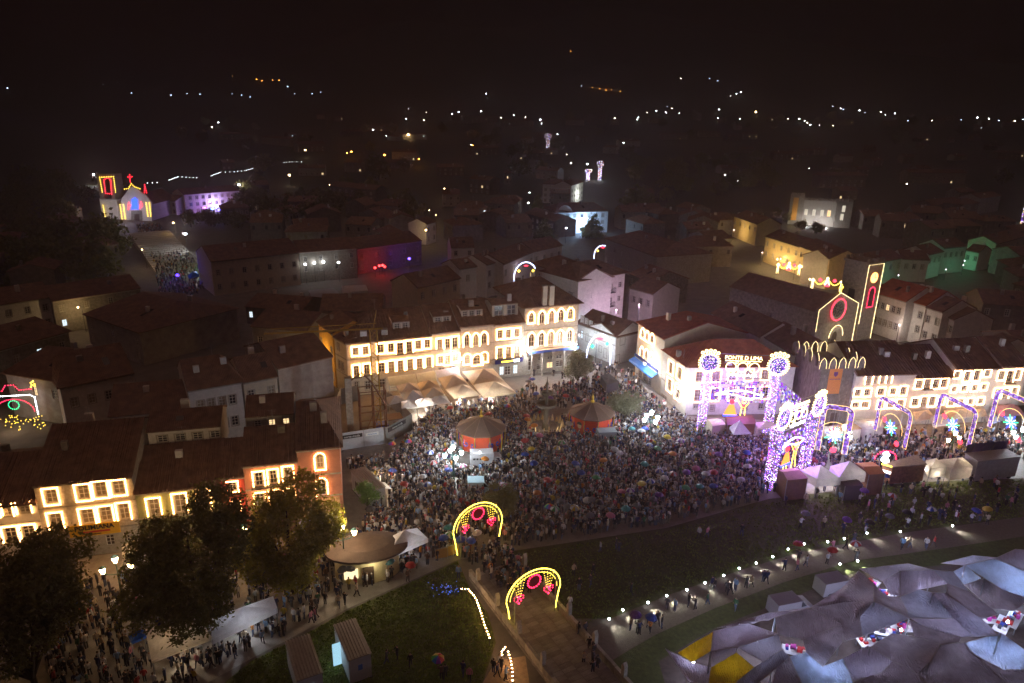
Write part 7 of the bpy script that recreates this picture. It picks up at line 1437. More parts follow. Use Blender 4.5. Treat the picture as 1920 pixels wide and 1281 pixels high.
def tarp(label, mk, px, seed):
    v = [G(x, y, tz((x, y))) for x, y in px]; c = sum(v)/len(v); v = [p+(p-c)*np.array([.018, .018, 0]) for p in v]; o = np.array([c[0], c[1], 0]); t = thing('tarpaulin', label, 'tarpaulin', (c[0], c[1], 0)); bm = bmesh.new(); g = np.random.default_rng(seed)
    cen = bm.verts.new(tuple(c-o+np.array([0, 0, -.25]))); vv = [bm.verts.new(tuple(p-o)) for p in v]
    for k in range(len(vv)): bm.faces.new((cen, vv[k], vv[(k+1) % len(vv)]))
    bmesh.ops.subdivide_edges(bm, edges=bm.edges[:], cuts=5, use_grid_fill=True); bd_ = {e.verts[0] for e in bm.edges if e.is_boundary}|{e.verts[1] for e in bm.edges if e.is_boundary}
    for _ in range(7): bmesh.ops.smooth_vert(bm, verts=[q for q in bm.verts if q not in bd_], factor=.5, use_axis_x=True, use_axis_y=True, use_axis_z=True)
    for q in bm.verts:
        x, y = q.co.x+c[0], q.co.y+c[1]; s = .10*math.sin(x*1.9+y*1.1+seed)+.06*math.sin(x*4.1-y*3.3)+.05*math.sin(y*7.1+seed*2)
        q.co.z += s*(1.0 if q not in bd_ else .35)
    me = bpy.data.meshes.new('sheet'); bm.to_mesh(me); bm.free(); me.materials.append(M_T[mk]); me.polygons.foreach_set('use_smooth', [True]*len(me.polygons)); put('sheet', me, t)
    hi = max(v, key=lambda p: p[2])-o; MB().tube([(hi[0], hi[1], 0), (hi[0], hi[1], hi[2]-.02)], .06, 5).build('pole', M_STEEL, t)
    ed = MB(); ed.tube([tuple(p-o+np.array([0, 0, .02])) for p in v], .025, 3, closed=True); ed.build('rope', mat('rope', (.5, .45, .42), .9, 0), t)
for i, (lab, mk, px) in enumerate(TARPS): tarp(lab, mk, px, i)
# lamps under the glowing sheets, plus many unseen ones added to brighten the rest
FAIRL = [(1880,1082,620),(1812,1080,260),(1540,1266,420),(1870,1225,700),(1905,1110,420)]+[(x, y, 165) for x, y in ((1660,1160),(1760,1140),(1800,1165),(1440,1215),(1660,1250),(1690,1180),(1890,1165),(1480,1170),(1730,1090),(1390,1195),(1350,1210),(1420,1190),(1540,1170),(1590,1120),(1660,1080),(1700,1095),(1620,1180),(1560,1210),(1740,1180),(1700,1230),(1640,1270),(1790,1250),(1840,1130),(1790,1210),(1880,1270),(1370,1250),(1300,1240))]
for i, (x, y, pw__) in enumerate(FAIRL):
    q = G(x, y, 2.6); t = thing('stall_fill_lamp', 'cold lamp put under the tarpaulins to brighten them', 'lamp', (q[0], q[1], 2.5), 0, 'lamps under the fair roof'); MB().lathe([(.04, .2), (.14, 0), (.04, -.12)], 6).build('bulb', E_LAMPW, t); MB().tube([(0, 0, .2), (0, 0, 1.4)], .012, 4).build('cable', M_IRON, t); lamp_light(t, (0, 0, -.25), pw__, ((.45, .6, 1) if pw__ > 250 else (.62, .66, 1)), .2)
# goods tables seen through the gaps
for i, (x, y) in enumerate(((1630,1098),(1650,1112),(1700,1176),(1670,1186),(1500,1222),(1840,1160),(1880,1170),(1640,1204),(1900,1160),(1830,1262))):
    q = G(x, y, .9); t = thing('goods_table', 'market table heaped with coloured goods in a roof gap', 'table', (q[0], q[1], 0), rng.uniform(-.5, .8), 'goods tables under the fair roof'); MB().box(-1.6, 1.6, -.6, .6, .8, .88).build('table_top', M_WHT, t)
    for sx in (-1, 1):
        for sy in (-1, 1): MB().box(sx*1.5-.04, sx*1.5+.04, sy*.5-.04, sy*.5+.04, 0, .8).build('leg', M_STEEL, t)
    for k in range(14):
        c = [(.5, .03, .03), (.6, .55, .5), (.02, .05, .3), (.5, .05, .3), (.05, .05, .06), (.5, .3, .05)][rng.integers(6)]; xx, yy = rng.uniform(-1.4, 1.2), rng.uniform(-.5, .25); MB().box(xx, xx+rng.uniform(.2, .5), yy, yy+.3, .885, .95+rng.uniform(.05, .4)).build('goods', mat('goods_%d' % int(c[0]*100+c[2]*7), c, .7, 0), t)
for i, (x, y, yaw) in enumerate(((1532,1116,.3),(1444,1156,.3))):
    van(['white van parked at the fair back edge','pale van half under the fair roof edge'][i], x, y, yaw, mat('van_white', (.2, .18, .2), .35, .05))
# ------------------------------------------------------------------ show lights and stage behind the old town
def show_light(label, px, py, col, power, z=2.5, name='show_light', m=None, r=.5):
    q = T(px, py); t = thing(name, label, 'show light', (q[0], q[1], q[2]), 0, 'lights: '+label); MB().tube([(0, 0, 0), (0, 0, z)], .06, 5).build('stand', M_IRON, t); MB().lathe([(r*.5, z-.3), (r, z), (r*.5, z+.3)], 8).build('head', m or emis('show_%s' % ''.join('%x' % int(c*15) for c in col), col, 12), t); lamp_light(t, (0, -.8, z+.2), power, col, .3)
show_light('red show light washing the granite front', 592, 526, (1, .03, .03), 1100, 3); show_light('green show light washing the granite front', 622, 522, (.4, 1, .02), 900, 5); show_light('blue show light washing the lane corner', 768, 508, (.1, .05, 1), 260, 4); show_light('dull red show light by the lane wall', 718, 515, (1, .05, .05), 150, 3); show_light('green show light at the chapel steps corner', 394, 510, (.02, 1, .3), 900, 5, r=.7); show_light('deep blue show light on the chapel steps crowd', 335, 535, (.05, .02, 1), 450, 3); show_light('blue show light washing the lane house front', 868, 492, (.03, .06, 1), 1500, 4)
for i, (x, y, c) in enumerate(((385,402,(.6,.1,1)),(400,404,(.1,.3,1)),(412,406,(.1,.1,1)),(425,410,(.4,.05,1)),(434,402,(1,.05,.2)),(444,400,(1,.1,.4)))): show_light('coloured fair light beside the convent wing', x, y, c, 250, 3, r=.9)
for i, (x, y) in enumerate(((575,533),(592,530),(609,528),(637,529))): show_light('glaring stage front light in the back square', x, y, (.9, .95, 1), 120, 6, r=.45)
for x, y in ((572,520),(588,516),(604,517),(618,521)): show_light('small green lamp head standing in for a projected star', x, y, (.25, 1, .02), 160, 7, r=.4)  # lamp heads added in place of green stars projected on the facade
for x, y in ((582,524),(596,526),(704,520),(712,516),(722,518)): show_light('small red show light among the stage fronts', x, y, (1, .03, .03), 130, 3, r=.4)
show_light('cold white light at the chapel steps', 352, 476, (.85, .93, 1), 2400, 7, r=.7); show_light('cold white kiosk light below the chapel steps', 385, 525, (.85, .95, 1), 900, 4, r=.6)
stall('grey roofed stage truck in the back square', [(578,545),(625,540),(640,556),(585,562)], 4.0, 4.3, mat('stage_grey', (.3, .3, .36), .6, .1), M_GREYW, 0); stall('white stage roof beside the stage truck', [(640,536),(685,534),(690,545),(642,550)], 4.0, 4.3, M_CANVW, M_CANVW, 0)
parasol('bright blue tent at the chapel steps foot', [(352,517),(368,509),(374,517),(356,522)], 3.0, 4.2, mat('blue_canvas2', (.02, .16, .6), .7, .1, trans=.3), name='tent')
for i, (x, y, c) in enumerate(((1712,505,0),(1735,503,0),(1770,498,0),(1772,496,1),(1788,496,0),(1832,486,0))): show_light('green party light along the dark lane' if not c else 'red party light along the dark lane', x, y, (.02, 1, .5) if not c else (1, .05, .05), 500, 2.5, r=.4)
for i, (x, y, p) in enumerate(((1455,505,900),(1515,545,900),(1500,520,500),(1668,595,500),(1710,612,350),(1765,625,300))): show_light('warm shop front light in the church street', x, y, (1, .7, .3), p, 3.5, r=.25)
for i, (x, y) in enumerate(((1020,470),(960,522),(1090,640),(1110,660),(1140,668))): show_light('cold shop front light in the curved street' if i < 2 else 'cold shop light in the narrow shopping street', x, y, (.6, .8, 1), 500, 3.5, r=.2)
def facade_fill(label, a, b, off, f, col, power, z):  # fill lamp on a pole, added to brighten a house front
    a, b = np.asarray(a[:2]), np.asarray(b[:2]); e = (b-a)/np.linalg.norm(b-a); p = a+(b-a)*f+np.array([e[1], -e[0]])*off
    t = thing('street_lamp', label, 'street lamp', (p[0], p[1], 0)); MB().tube([(0, 0, 0), (0, 0, z)], .06, 5).build('pole', M_IRON, t); MB().lathe([(.1, z-.1), (.16, z), (.05, z+.15)], 8).build('lantern', emis('fill_lantern', (1, .8, .95), 10), t); lamp_light(t, (0, -.3, z-.4), power, col, .3)
facade_fill('added violet lamp lighting the apartment block balconies', APTF[0], APTF[1], 7, .35, (.95, .62, .95), 1500, 8); facade_fill('added violet lamp lighting the apartment block end', APTF[0], APTF[1], 7, .85, (.95, .62, .95), 1300, 8)
for lab, eL, eR, z, f in (('warm street lamp before the glazed balcony house', (1436,444), (1500,464), 9.0, .3), ('warm street lamp at the far end of the glazed balcony house', (1436,444), (1500,464), 9.0, .85), ('warm street lamp before the roof gable house', (1500,462), (1556,486), 9.4, .4), ('warm street lamp before the cream long house on the rise', (1377,406), (1420,421), 8.6, .5), ('added pale lamp lighting the brown veranda house', (1638,548), (1700,566), 9.8, .4), ('added pale lamp lighting the four window house', (1700,563), (1737,574), 9.4, .6)):
    facade_fill(lab, G(*eL, z), G(*eR, z), 4.5, f, (1, .68, .26) if 'warm' in lab else (1, .85, .75), 1500 if 'warm' in lab else 500, 4.6)
for lab, eL, eR, z in (('added green lamp lighting the three window house', (1742,478), (1768,472), 8.2), ('added green lamp lighting the tall end house', (1770,466), (1812,462), 8.8), ('added green lamp lighting the garden wall house', (1812,470), (1836,474), 6.4), ('added green lamp lighting the low house by the church tower', (1638,494), (1692,484), 7.4)): facade_fill(lab, G(*eL, z), G(*eR, z), 4.0, .5, (.1, 1, .5), 150, 3.5)
for lab, p in (('added cool lamp brightening the second white stall tent', (450,265)), ('added cool lamp brightening the white peaked stall tent', (660,245)), ('added warm lamp brightening the long cream market tent', (1430,190)), ('added warm lamp brightening the tan roofed stall', (255,275))):
    q = G(*ZQ(p)[0], 2.4); t = thing('tent_lamp', lab, 'lamp', (q[0], q[1], 2.4)); MB().lathe([(.04, .2), (.14, 0), (.04, -.12)], 6).build('bulb', E_LAMPY, t); MB().tube([(0, 0, .2), (0, 0, .9)], .012, 4).build('cable', M_IRON, t); lamp_light(t, (0, 0, -.25), 330, (1, .9, .8), .2)  # unseen lamps added to make the stall cloth brighter
facade_fill('added cold lamp lighting the long white street house', NA, NB, 3.2, .35, (.7, .85, 1), 700, 5); facade_fill('added cold lamp lighting the lower end of the white street house', NA, NB, 3.2, .8, (.7, .85, 1), 700, 5)
# left edge lane: light portal with hearts
def lane_portal():
    q = G(35, 800); t = thing('light_portal', 'small red and white light portal with green ring in the lane', 'light portal', (q[0], q[1], 0), .2)
    MB().bulbs([(-3.2, 0, 2), (-3.2, 0, 5), (-2.6, 0, 5.4), (2.6, 0, 5.4), (3.2, 0, 5), (3.2, 0, 2)], .32, .1).build('white_outline', E_BULBW, t); MB().bulbs([(-2.8*math.cos(k*math.pi/10), 0, 2.6+2.2*math.sin(k*math.pi/10)) for k in range(11)], .3, .09).build('red_arc', MATS['bulb_red_strong'], t)
    MB().bulbs([(.75*math.cos(k*math.pi/8), 0, 3.8+.75*math.sin(k*math.pi/8)) for k in range(16)], .25, .09, True).build('green_ring', E_BULBG, t); MB().bulbs([(-3.0, 0, 6.2), (-1.2, 0, 6.3), (-.6, 0, 7.2), (.6, 0, 7.2), (1.2, 0, 6.3), (3.0, 0, 6.4)], .35, .1).build('red_crest', MATS['bulb_red_strong'], t)
    for s in (-1, 1): st = MB(); [st.octa((s*3.3+.3*math.cos(k), 0, 7.2+.5*math.sin(k*1.7)), .15) for k in range(8)]; st.build('gold_star', E_BULBY, t); MB().tube([(s*3.3, .1, 0), (s*3.3, .1, 7)], .07, 5).build('mast', M_STEEL, t)
    gl = MB(); g = np.random.default_rng(4); [gl.octa((g.uniform(-4, 5), g.uniform(-3, -.5), g.uniform(.3, 2.4)), .08) for k in range(60)]; gl.build('bulb_tangle', E_BULBY, t); lamp_light(t, (0, -2, 3), 250, (1, .75, .5), .6)
lane_portal()

# searchlight by the convent wing sweeping over the chapel
def searchlight():
    q = T(408, 404); t = thing('searchlight', 'violet searchlight throwing a beam over the chapel', 'searchlight', tuple(q)); MB().tube([(0, 0, 0), (0, 0, 3.4)], .1, 6).build('stand', M_IRON, t); MB().lathe([(.3, 3.4), (.6, 3.8), (.6, 4.4), (.4, 4.6)], 10).build('head', emis('search_lens', (.5, .55, 1), 12), t)
    d = bpy.data.lights.new('beam', 'SPOT'); d.energy = 5.0e6; d.spot_size = math.radians(2.6); d.spot_blend = .5; d.color = (.45, .4, 1); d.shadow_soft_size = .3
    o = bpy.data.objects.new('beam', d); COL.objects.link(o); o.parent = t; o.location = (-.5, -.7, 4.6); w = CAM+ray(-60, 205)/np.linalg.norm(ray(-60, 205))*330-np.array(q); o.rotation_euler = (-Vector(w)).to_track_quat('Z', 'Y').to_euler()
searchlight()
# ------------------------------------------------------------------ light towers of the far avenue
E_FARW = emis('far_tower_white', (.9, .93, 1), 6); 
for i, (x, y, yt, lab) in enumerate(((1027,282,250,'glittering light column far up the avenue'),(1124,338,302,'tall glittering light figure at the avenue end'),(1102,338,318,'small glittering light tree beside the light figure'),(1287,428,398,'red and white light figure in the park'),(1298,430,396,'white light figure in the park'),(1917,420,340,'violet and gold light tower at the town edge'))):
    q = T(x, y); h = HZ(q[0], q[1], yt)-q[2]; t = thing('light_tower', lab, 'light tower', tuple(q)); g = np.random.default_rng(50+i); mb = MB(); cols = []
    for k in range(160):
        zz = g.random()*h; r = (.8+.9*(abs(zz/h-.85) < .1))*max(1, math.hypot(q[0], q[1])/380); a = g.uniform(0, 6.28); mb.octa((r*math.cos(a), r*math.sin(a), zz), .26); c = [(1, .95, .9), (.7, .8, 1), (1, .3, .2), (.4, .3, 1)][g.integers(4) if i != 4 else g.integers(2)] if i != 5 else [(.3, .1, 1), (1, .7, .2), (1, .9, .8)][g.integers(3)]; cols += [(*c, 1)]*6
    mb.c = cols; mb.build('bulb_net', E_LED, t); MB().tube([(0, 0, 0), (0, 0, h)], .12, 5).build('mast', M_STEEL, t); lamp_light(t, (0, -3, h*.3), 1200, (.8, .9, 1), .5)
# ------------------------------------------------------------------ people
M_JACK = mat('jacket_cloth', (1, 1, 1), .85, .12, 6, objcol=True); M_TROU = mat('trouser_cloth', (.03, .03, .04), .9, .2, 6); M_SKIN = mat('skin', (.45, .27, .19), .6, 0); M_HAIR = mat('hair', (.03, .02, .015), .7, 0); M_SHOE = mat('shoe', (.03, .028, .026), .6, 0); M_JEAN = mat('jeans', (.06, .08, .15), .9, .2, 6)
def person_mesh(pose, i):
    """one continuous skinned figure; pose gives the joints"""
    me = bpy.data.meshes.new('base'); J = pose; names = list(J); idx = {n: k for k, n in enumerate(names)}
    E = [('pel', 'spine'), ('spine', 'chest'), ('chest', 'neck'), ('neck', 'head'), ('head', 'crown')]
    for s in 'LR': E += [('pel', 'hip'+s), ('hip'+s, 'knee'+s), ('knee'+s, 'ank'+s), ('ank'+s, 'toe'+s), ('chest', 'sho'+s), ('sho'+s, 'elb'+s), ('elb'+s, 'wri'+s), ('wri'+s, 'hand'+s)]
    me.from_pydata([J[n] for n in names], [(idx[a], idx[b]) for a, b in E], []); o = bpy.data.objects.new('base', me); COL.objects.link(o)
    sk = o.modifiers.new('skin', 'SKIN'); sk.use_smooth_shade = True; sub_ = o.modifiers.new('sub', 'SUBSURF'); sub_.levels = 1; sub_.render_levels = 1
    R = dict(pel=(.16, .12), spine=(.15, .115), chest=(.18, .125), neck=(.06, .06), head=(.095, .105), crown=(.075, .085), hip=(.10, .10), knee=(.068, .068), ank=(.05, .05), toe=(.045, .04), sho=(.075, .075), elb=(.055, .055), wri=(.042, .042), hand=(.04, .035))
    for n in names:
        k = n if n in R else n[:-1]; sv = me.skin_vertices[0].data[idx[n]]; sv.radius = R[k]; sv.use_root = n == 'pel'
    dg = bpy.context.evaluated_depsgraph_get(); out = bpy.data.meshes.new_from_object(o.evaluated_get(dg)); bpy.data.objects.remove(o); out.name = 'person'
    out.materials.clear()
    for m in (M_JACK, M_TROU if i % 3 else M_JEAN, M_SKIN, M_HAIR, M_SHOE): out.materials.append(m)
    hz = J['head'][2]; hd = np.array(J['head'])
    for p in out.polygons:
        c = np.array(p.center); mi = 0
        if c[2] < .10: mi = 4
        elif c[2] < .86: mi = 1
        if c[2] > J['neck'][2]-.02: mi = 2 if (c[1] < hd[1]-.02 and c[2] < hz+.09) or c[2] < hz-.08 else 3
        for s in 'LR':
            if np.linalg.norm(c-np.array(J['hand'+s])) < .10: mi = 2
        p.material_index = mi; p.use_smooth = True
    return out
def pose(step=0.0, armL=0.0, armR=0.0, raise_=False, lean=0.0):
    J = dict(pel=(0, 0, .92), spine=(0, -.01-lean*.3, 1.12), chest=(0, -lean*.6, 1.34), neck=(0, -lean*.8, 1.50), head=(0, -.02-lean, 1.62), crown=(0, -.01-lean, 1.72))
    for s, sg in (('L', -1), ('R', 1)):
        st = step*sg; J['hip'+s] = (.09*sg, 0, .86); J['knee'+s] = (.10*sg, -st*.5-.02, .48); J['ank'+s] = (.10*sg, -st+(.10 if st < 0 else 0), .08+(.05 if st < -.05 else 0)); J['toe'+s] = (.11*sg, J['ank'+s][1]-.16, .045)
        a = armL if s == 'L' else armR; J['sho'+s] = (.19*sg, -lean*.6, 1.40); J['elb'+s] = (.26*sg, .02-a*.14-lean*.4, 1.13+a*.05); J['wri'+s] = (.25*sg-(.08*sg*a), -.05-a*.28-lean*.3, .90+a*.30); J['hand'+s] = (.25*sg-(.10*sg*a), -.08-a*.36-lean*.3, .82+a*.40)
    if raise_: J['elbR'] = (.30, -.12, 1.22); J['wriR'] = (.24, -.26, 1.42); J['handR'] = (.22, -.28, 1.50)
    return J
POSES = [person_mesh(pose(), 0), person_mesh(pose(.22, .2, -.1), 1), person_mesh(pose(.05, 1.0, 1.0), 2), person_mesh(pose(.16, .1, .6, lean=.05), 3), person_mesh(pose(-.2, 0, .3), 4), person_mesh(pose(.04, .3, 0, True), 5)]
UMBP = 5
CLOTH = [('black', (.02, .02, .024), 26), ('dark grey', (.07, .07, .08), 16), ('navy blue', (.02, .03, .10), 12), ('white', (.62, .60, .60), 9), ('pale grey', (.35, .35, .37), 8), ('red', (.34, .03, .03), 4), ('brown', (.14, .08, .05), 6), ('light blue', (.20, .32, .52), 5), ('green', (.04, .12, .06), 2), ('beige', (.42, .33, .23), 6), ('pink', (.5, .18, .24), 3), ('yellow', (.5, .36, .04), 1), ('orange', (.5, .18, .03), 1)]
cw_ = np.array([c[2] for c in CLOTH], float); cw_ /= cw_.sum()
# umbrellas
def umb_mesh(kind):
    mb = MB(); n = 8; rings = [(.0, .34), (.22, .31), (.42, .21), (.56, .05), (.6, -.02)]; vs = []; fs = []; mi = []
    vs.append((0, 0, .34))
    for r, z in rings[1:]:
        for k in range(n): a = 2*math.pi*k/n; vs.append((r*math.cos(a), r*math.sin(a), z))
    for k in range(n): fs.append((0, 1+k, 1+(k+1) % n)); mi.append(k)
    for i in range(len(rings)-2):
        for k in range(n): fs.append((1+i*n+k, 1+(i+1)*n+k, 1+(i+1)*n+(k+1) % n, 1+i*n+(k+1) % n)); mi.append(k)
    ms = [mat('umbrella_cloth', (1, 1, 1), .5, 0, objcol=True, trans=.2)]
    if kind == 'two': ms.append(mat('umbrella_white', (.4, .4, .42), .5, 0, trans=.2)); mi = [k % 2 for k in mi]
    elif kind == 'rainbow': ms = [mat('umb_r%d' % j, c, .5, 0, trans=.2) for j, c in enumerate(((.55, .03, .03), (.6, .25, .02), (.6, .5, .03), (.05, .35, .08), (.03, .15, .5), (.25, .05, .4)))]; mi = [k % 6 for k in mi]
    else: mi = [0]*len(mi)
    mb.v = vs; mb.f = fs; mb.mi = mi; return mb.mesh('canopy', ms)
UM = {k: umb_mesh(k) for k in ('plain', 'two', 'rainbow')}; USH = MB().tube([(0, 0, -.75), (0, 0, .42)], .012, 5).mesh('shaft', M_IRON); UHA = MB().tube([(0, 0, -.72), (0, 0, -.85), (.04, 0, -.9), (.08, 0, -.86)], .018, 5).mesh('handle', M_DOOR)
UCOL = dict(black=(.02, .02, .022), blue=(.03, .08, .45), red=(.45, .03, .03), white=(.6, .58, .6), yellow=(.6, .42, .03), green=(.04, .30, .10), grey=(.16, .16, .18), orange=(.65, .22, .02), pink=(.55, .15, .28), purple=(.18, .06, .35), teal=(.05, .3, .34))
USED = []
def add_person(X, Y, place, grp, yaw=None, pz=0.0, umb=None, col=None, pi=None, sc=None):
    ci = CLOTH[rng.choice(len(CLOTH), p=cw_)] if col is None else next(c for c in CLOTH if c[0] == col); yaw = rng.uniform(0, 6.28) if yaw is None else yaw; pi = (UMBP if umb else int(rng.integers(0, 5))) if pi is None else pi
    o = put('person', POSES[pi], None, (X, Y, pz), yaw, 'person in a %s jacket %s%s' % (ci[0], 'under an umbrella ' if umb else '', place), 'person', grp, color=(*ci[1], 1)); s = rng.uniform(.92, 1.06) if sc is None else sc; o.scale = (s, s, s); USED.append((X, Y))
    if umb:
        kind, cname = umb; hx, hy = .22, -.28; cx_, sx_ = math.cos(yaw), math.sin(yaw); ux, uy = X+s*(hx*cx_-hy*sx_), Y+s*(hx*sx_+hy*cx_)
        des = {'plain': 'plain %s umbrella', 'two': 'umbrella with %s and white panels', 'rainbow': 'rainbow panelled umbrella'}[kind]; des = des % cname if '%s' in des else des
        u = thing('umbrella', '%s held %s' % (des, place), 'umbrella', (ux, uy, pz+s*2.22), rng.uniform(0, 1), grp+' umbrellas'); u.scale = (1.05, 1.05, 1.05); u.rotation_euler = (rng.uniform(-.15, .15), rng.uniform(-.15, .15), rng.uniform(0, 1))
        put('canopy', UM[kind], u, color=(*[.62*c for c in UCOL[cname]], 1)); put('shaft', USH, u); put('handle', UHA, u)
    return o
# where people stand (polygons of ground pixels) with people per square metre
OBST = [(G(902,836), 4.1), (G(1108,806), 4.0), (G(1023,806), 3.4), (G(1083,722), 1.0), (G(1172,793), 1.0), (G(895,868), 3.4)]
def blocked(X, Y):
    for c, r in OBST:
        if (X-c[0])**2+(Y-c[1])**2 < r*r: return True
    return False
def scatter(poly, dens, seed):
    q = np.array([G(x, y)[:2] for x, y in poly]); x0, y0 = q.min(0); x1, y1 = q.max(0); g = np.random.default_rng(seed); n = int((x1-x0)*(y1-y0)*dens); pts = np.column_stack([g.uniform(x0, x1, n), g.uniform(y0, y1, n)]); pl = [tuple(p) for p in q]
    return [tuple(p) for p in pts if inpoly(p[0], p[1], pl) and not blocked(*p)]
ZONES = [('in the packed crowd of the square', 'square crowd', [(735,862),(800,790),(960,768),(1010,800),(1180,770),(1290,800),(1440,830),(1440,935),(1250,982),(960,1024),(900,1000),(820,960),(760,900)], 3.1), ('in the crowd before the kiosk', 'kiosk crowd', [(640,872),(735,862),(820,960),(900,1000),(858,1040),(740,1080),(655,1030),(700,960),(736,935)], 2.4), ('in the crowd before the parasols', 'parasol crowd', [(775,810),(800,775),(970,742),(1020,735),(1010,790),(880,790),(800,830)], 1.1), ('in the shopping street crowd', 'shopping street crowd', [(1020,735),(1110,715),(1185,725),(1285,790),(1290,815),(1180,800),(1130,760),(1010,770)], 1.7),
 ('in the narrow street', 'narrow street crowd', [(1095,690),(1150,688),(1190,700),(1200,730),(1120,720)], .7), ('on the avenue before the light framed houses', 'avenue crowd', [(1520,890),(1530,830),(1600,820),(1930,812),(1930,862),(1640,885)], 1.6), ('in the crowd around the purple gates', 'gate crowd', [(1300,815),(1440,838),(1520,835),(1530,890),(1450,925),(1440,900)], 2.6), ('on the dark lawn behind the stalls', 'dark lawn crowd', [(1450,930),(1640,912),(1930,890),(1930,975),(1700,985),(1560,1000),(1500,970)], .22), ('under the lime trees of the avenue', 'lime avenue crowd', [(858,1046),(740,1085),(655,1135),(560,1185),(420,1245),(340,1320),(100,1320),(60,1110),(330,1070),(630,1005),(660,1040),(740,1080)], 1.15), ('on the chapel steps', 'chapel steps crowd', [(255,432),(300,430),(345,470),(385,520),(380,556),(300,560),(290,500)], .55), ('on the palace forecourt', 'forecourt crowd', [(930,735),(990,705),(1080,698),(1040,725),(1000,745)], .14), ('at the mouth of the bridge', 'bridge mouth crowd', [(856,1046),(940,1030),(1010,1110),(965,1135),(900,1075)], 2.3), ('beside the bridge parapet', 'parapet crowd', [(1075,1170),(1095,1185),(1125,1240),(1120,1285),(1110,1285),(1080,1215)], .8)]
crowd_pts = []
for k, (place, grp, poly, dens) in enumerate(ZONES):
    for p in scatter(poly, dens, 200+k): crowd_pts.append((p[0], p[1], place, grp))
# hand placed people on the lawns and paths (photo pixels of their feet)
SOLO = [((1250,1142),'on the gravel path'),((1265,1146),'on the gravel path'),((1290,1138),'on the gravel path'),((1303,1143),'on the gravel path'),((1326,1134),'on the gravel path'),((1334,1104),'on the gravel path'),((1339,1108),'on the gravel path'),((1362,1114),'on the gravel path'),((1369,1114),'on the gravel path'),((1378,1108),'on the gravel path'),((1398,1103),'on the gravel path'),((1408,1102),'on the gravel path'),((1430,1092),'on the gravel path'),((1436,1094),'on the gravel path'),((1470,1070),'on the gravel path'),((1494,1070),'on the gravel path'),((1510,1062),'on the gravel path'),((1378,1145),'alone on the grass strip below the path'),((1075,1020+60),'on the dark lawn above the path'),((1085,1108),'on the dark lawn above the path'),((1107,1100),'on the dark lawn above the path'),((1112,1080),'on the dark lawn above the path'),((1068,1140),'on the dark lawn above the path'),((1125,1035),'on the dark lawn above the path'),((1155,1030),'on the dark lawn above the path'),((1160,1035),'on the dark lawn above the path'),((1183,1115),'on the dark lawn above the path'),((1310,1010),'on the dark lawn above the path'),((1325,1008),'on the dark lawn above the path'),((1390,1005),'on the dark lawn above the path'),((725,1245),'on the small lawn by the containers'),((770,1250),'on the small lawn by the containers'),((745,1236),'on the small lawn by the containers'),((868,1268),'at the foot of the ramp lights'),((880,1278),'at the foot of the ramp lights'),((925,1262),'at the foot of the ramp lights'),((932,1270),'at the foot of the ramp lights'),((940,1258),'at the foot of the ramp lights'),((948,1276),'at the foot of the ramp lights'),((936,1252),'at the foot of the ramp lights'),((835,1272),'on the small lawn by the containers'),((630,1242),'in the lit container door'),((860,1085),'on the small lawn by the containers'),((420,1230),'beside the white avenue tent'),((1182,1182),'beside the gravel path end'),((1198,1190),'beside the gravel path end'),((1215,1178),'beside the gravel path end'),((1240,1178),'on the gravel path'),((1232,1172),'on the gravel path'),((1690,1030),'on the gravel path'),((1705,1028),'on the gravel path'),((1735,1030),'on the gravel path'),((1750,1026),'on the gravel path'),((1560,1035),'on the gravel path'),((1585,1030),'on the gravel path'),((1600,1020),'on the gravel path')]
GRP = {}
for (x, y), place in SOLO:
    q = G(x, y); add_person(q[0], q[1], place, 'people '+place)
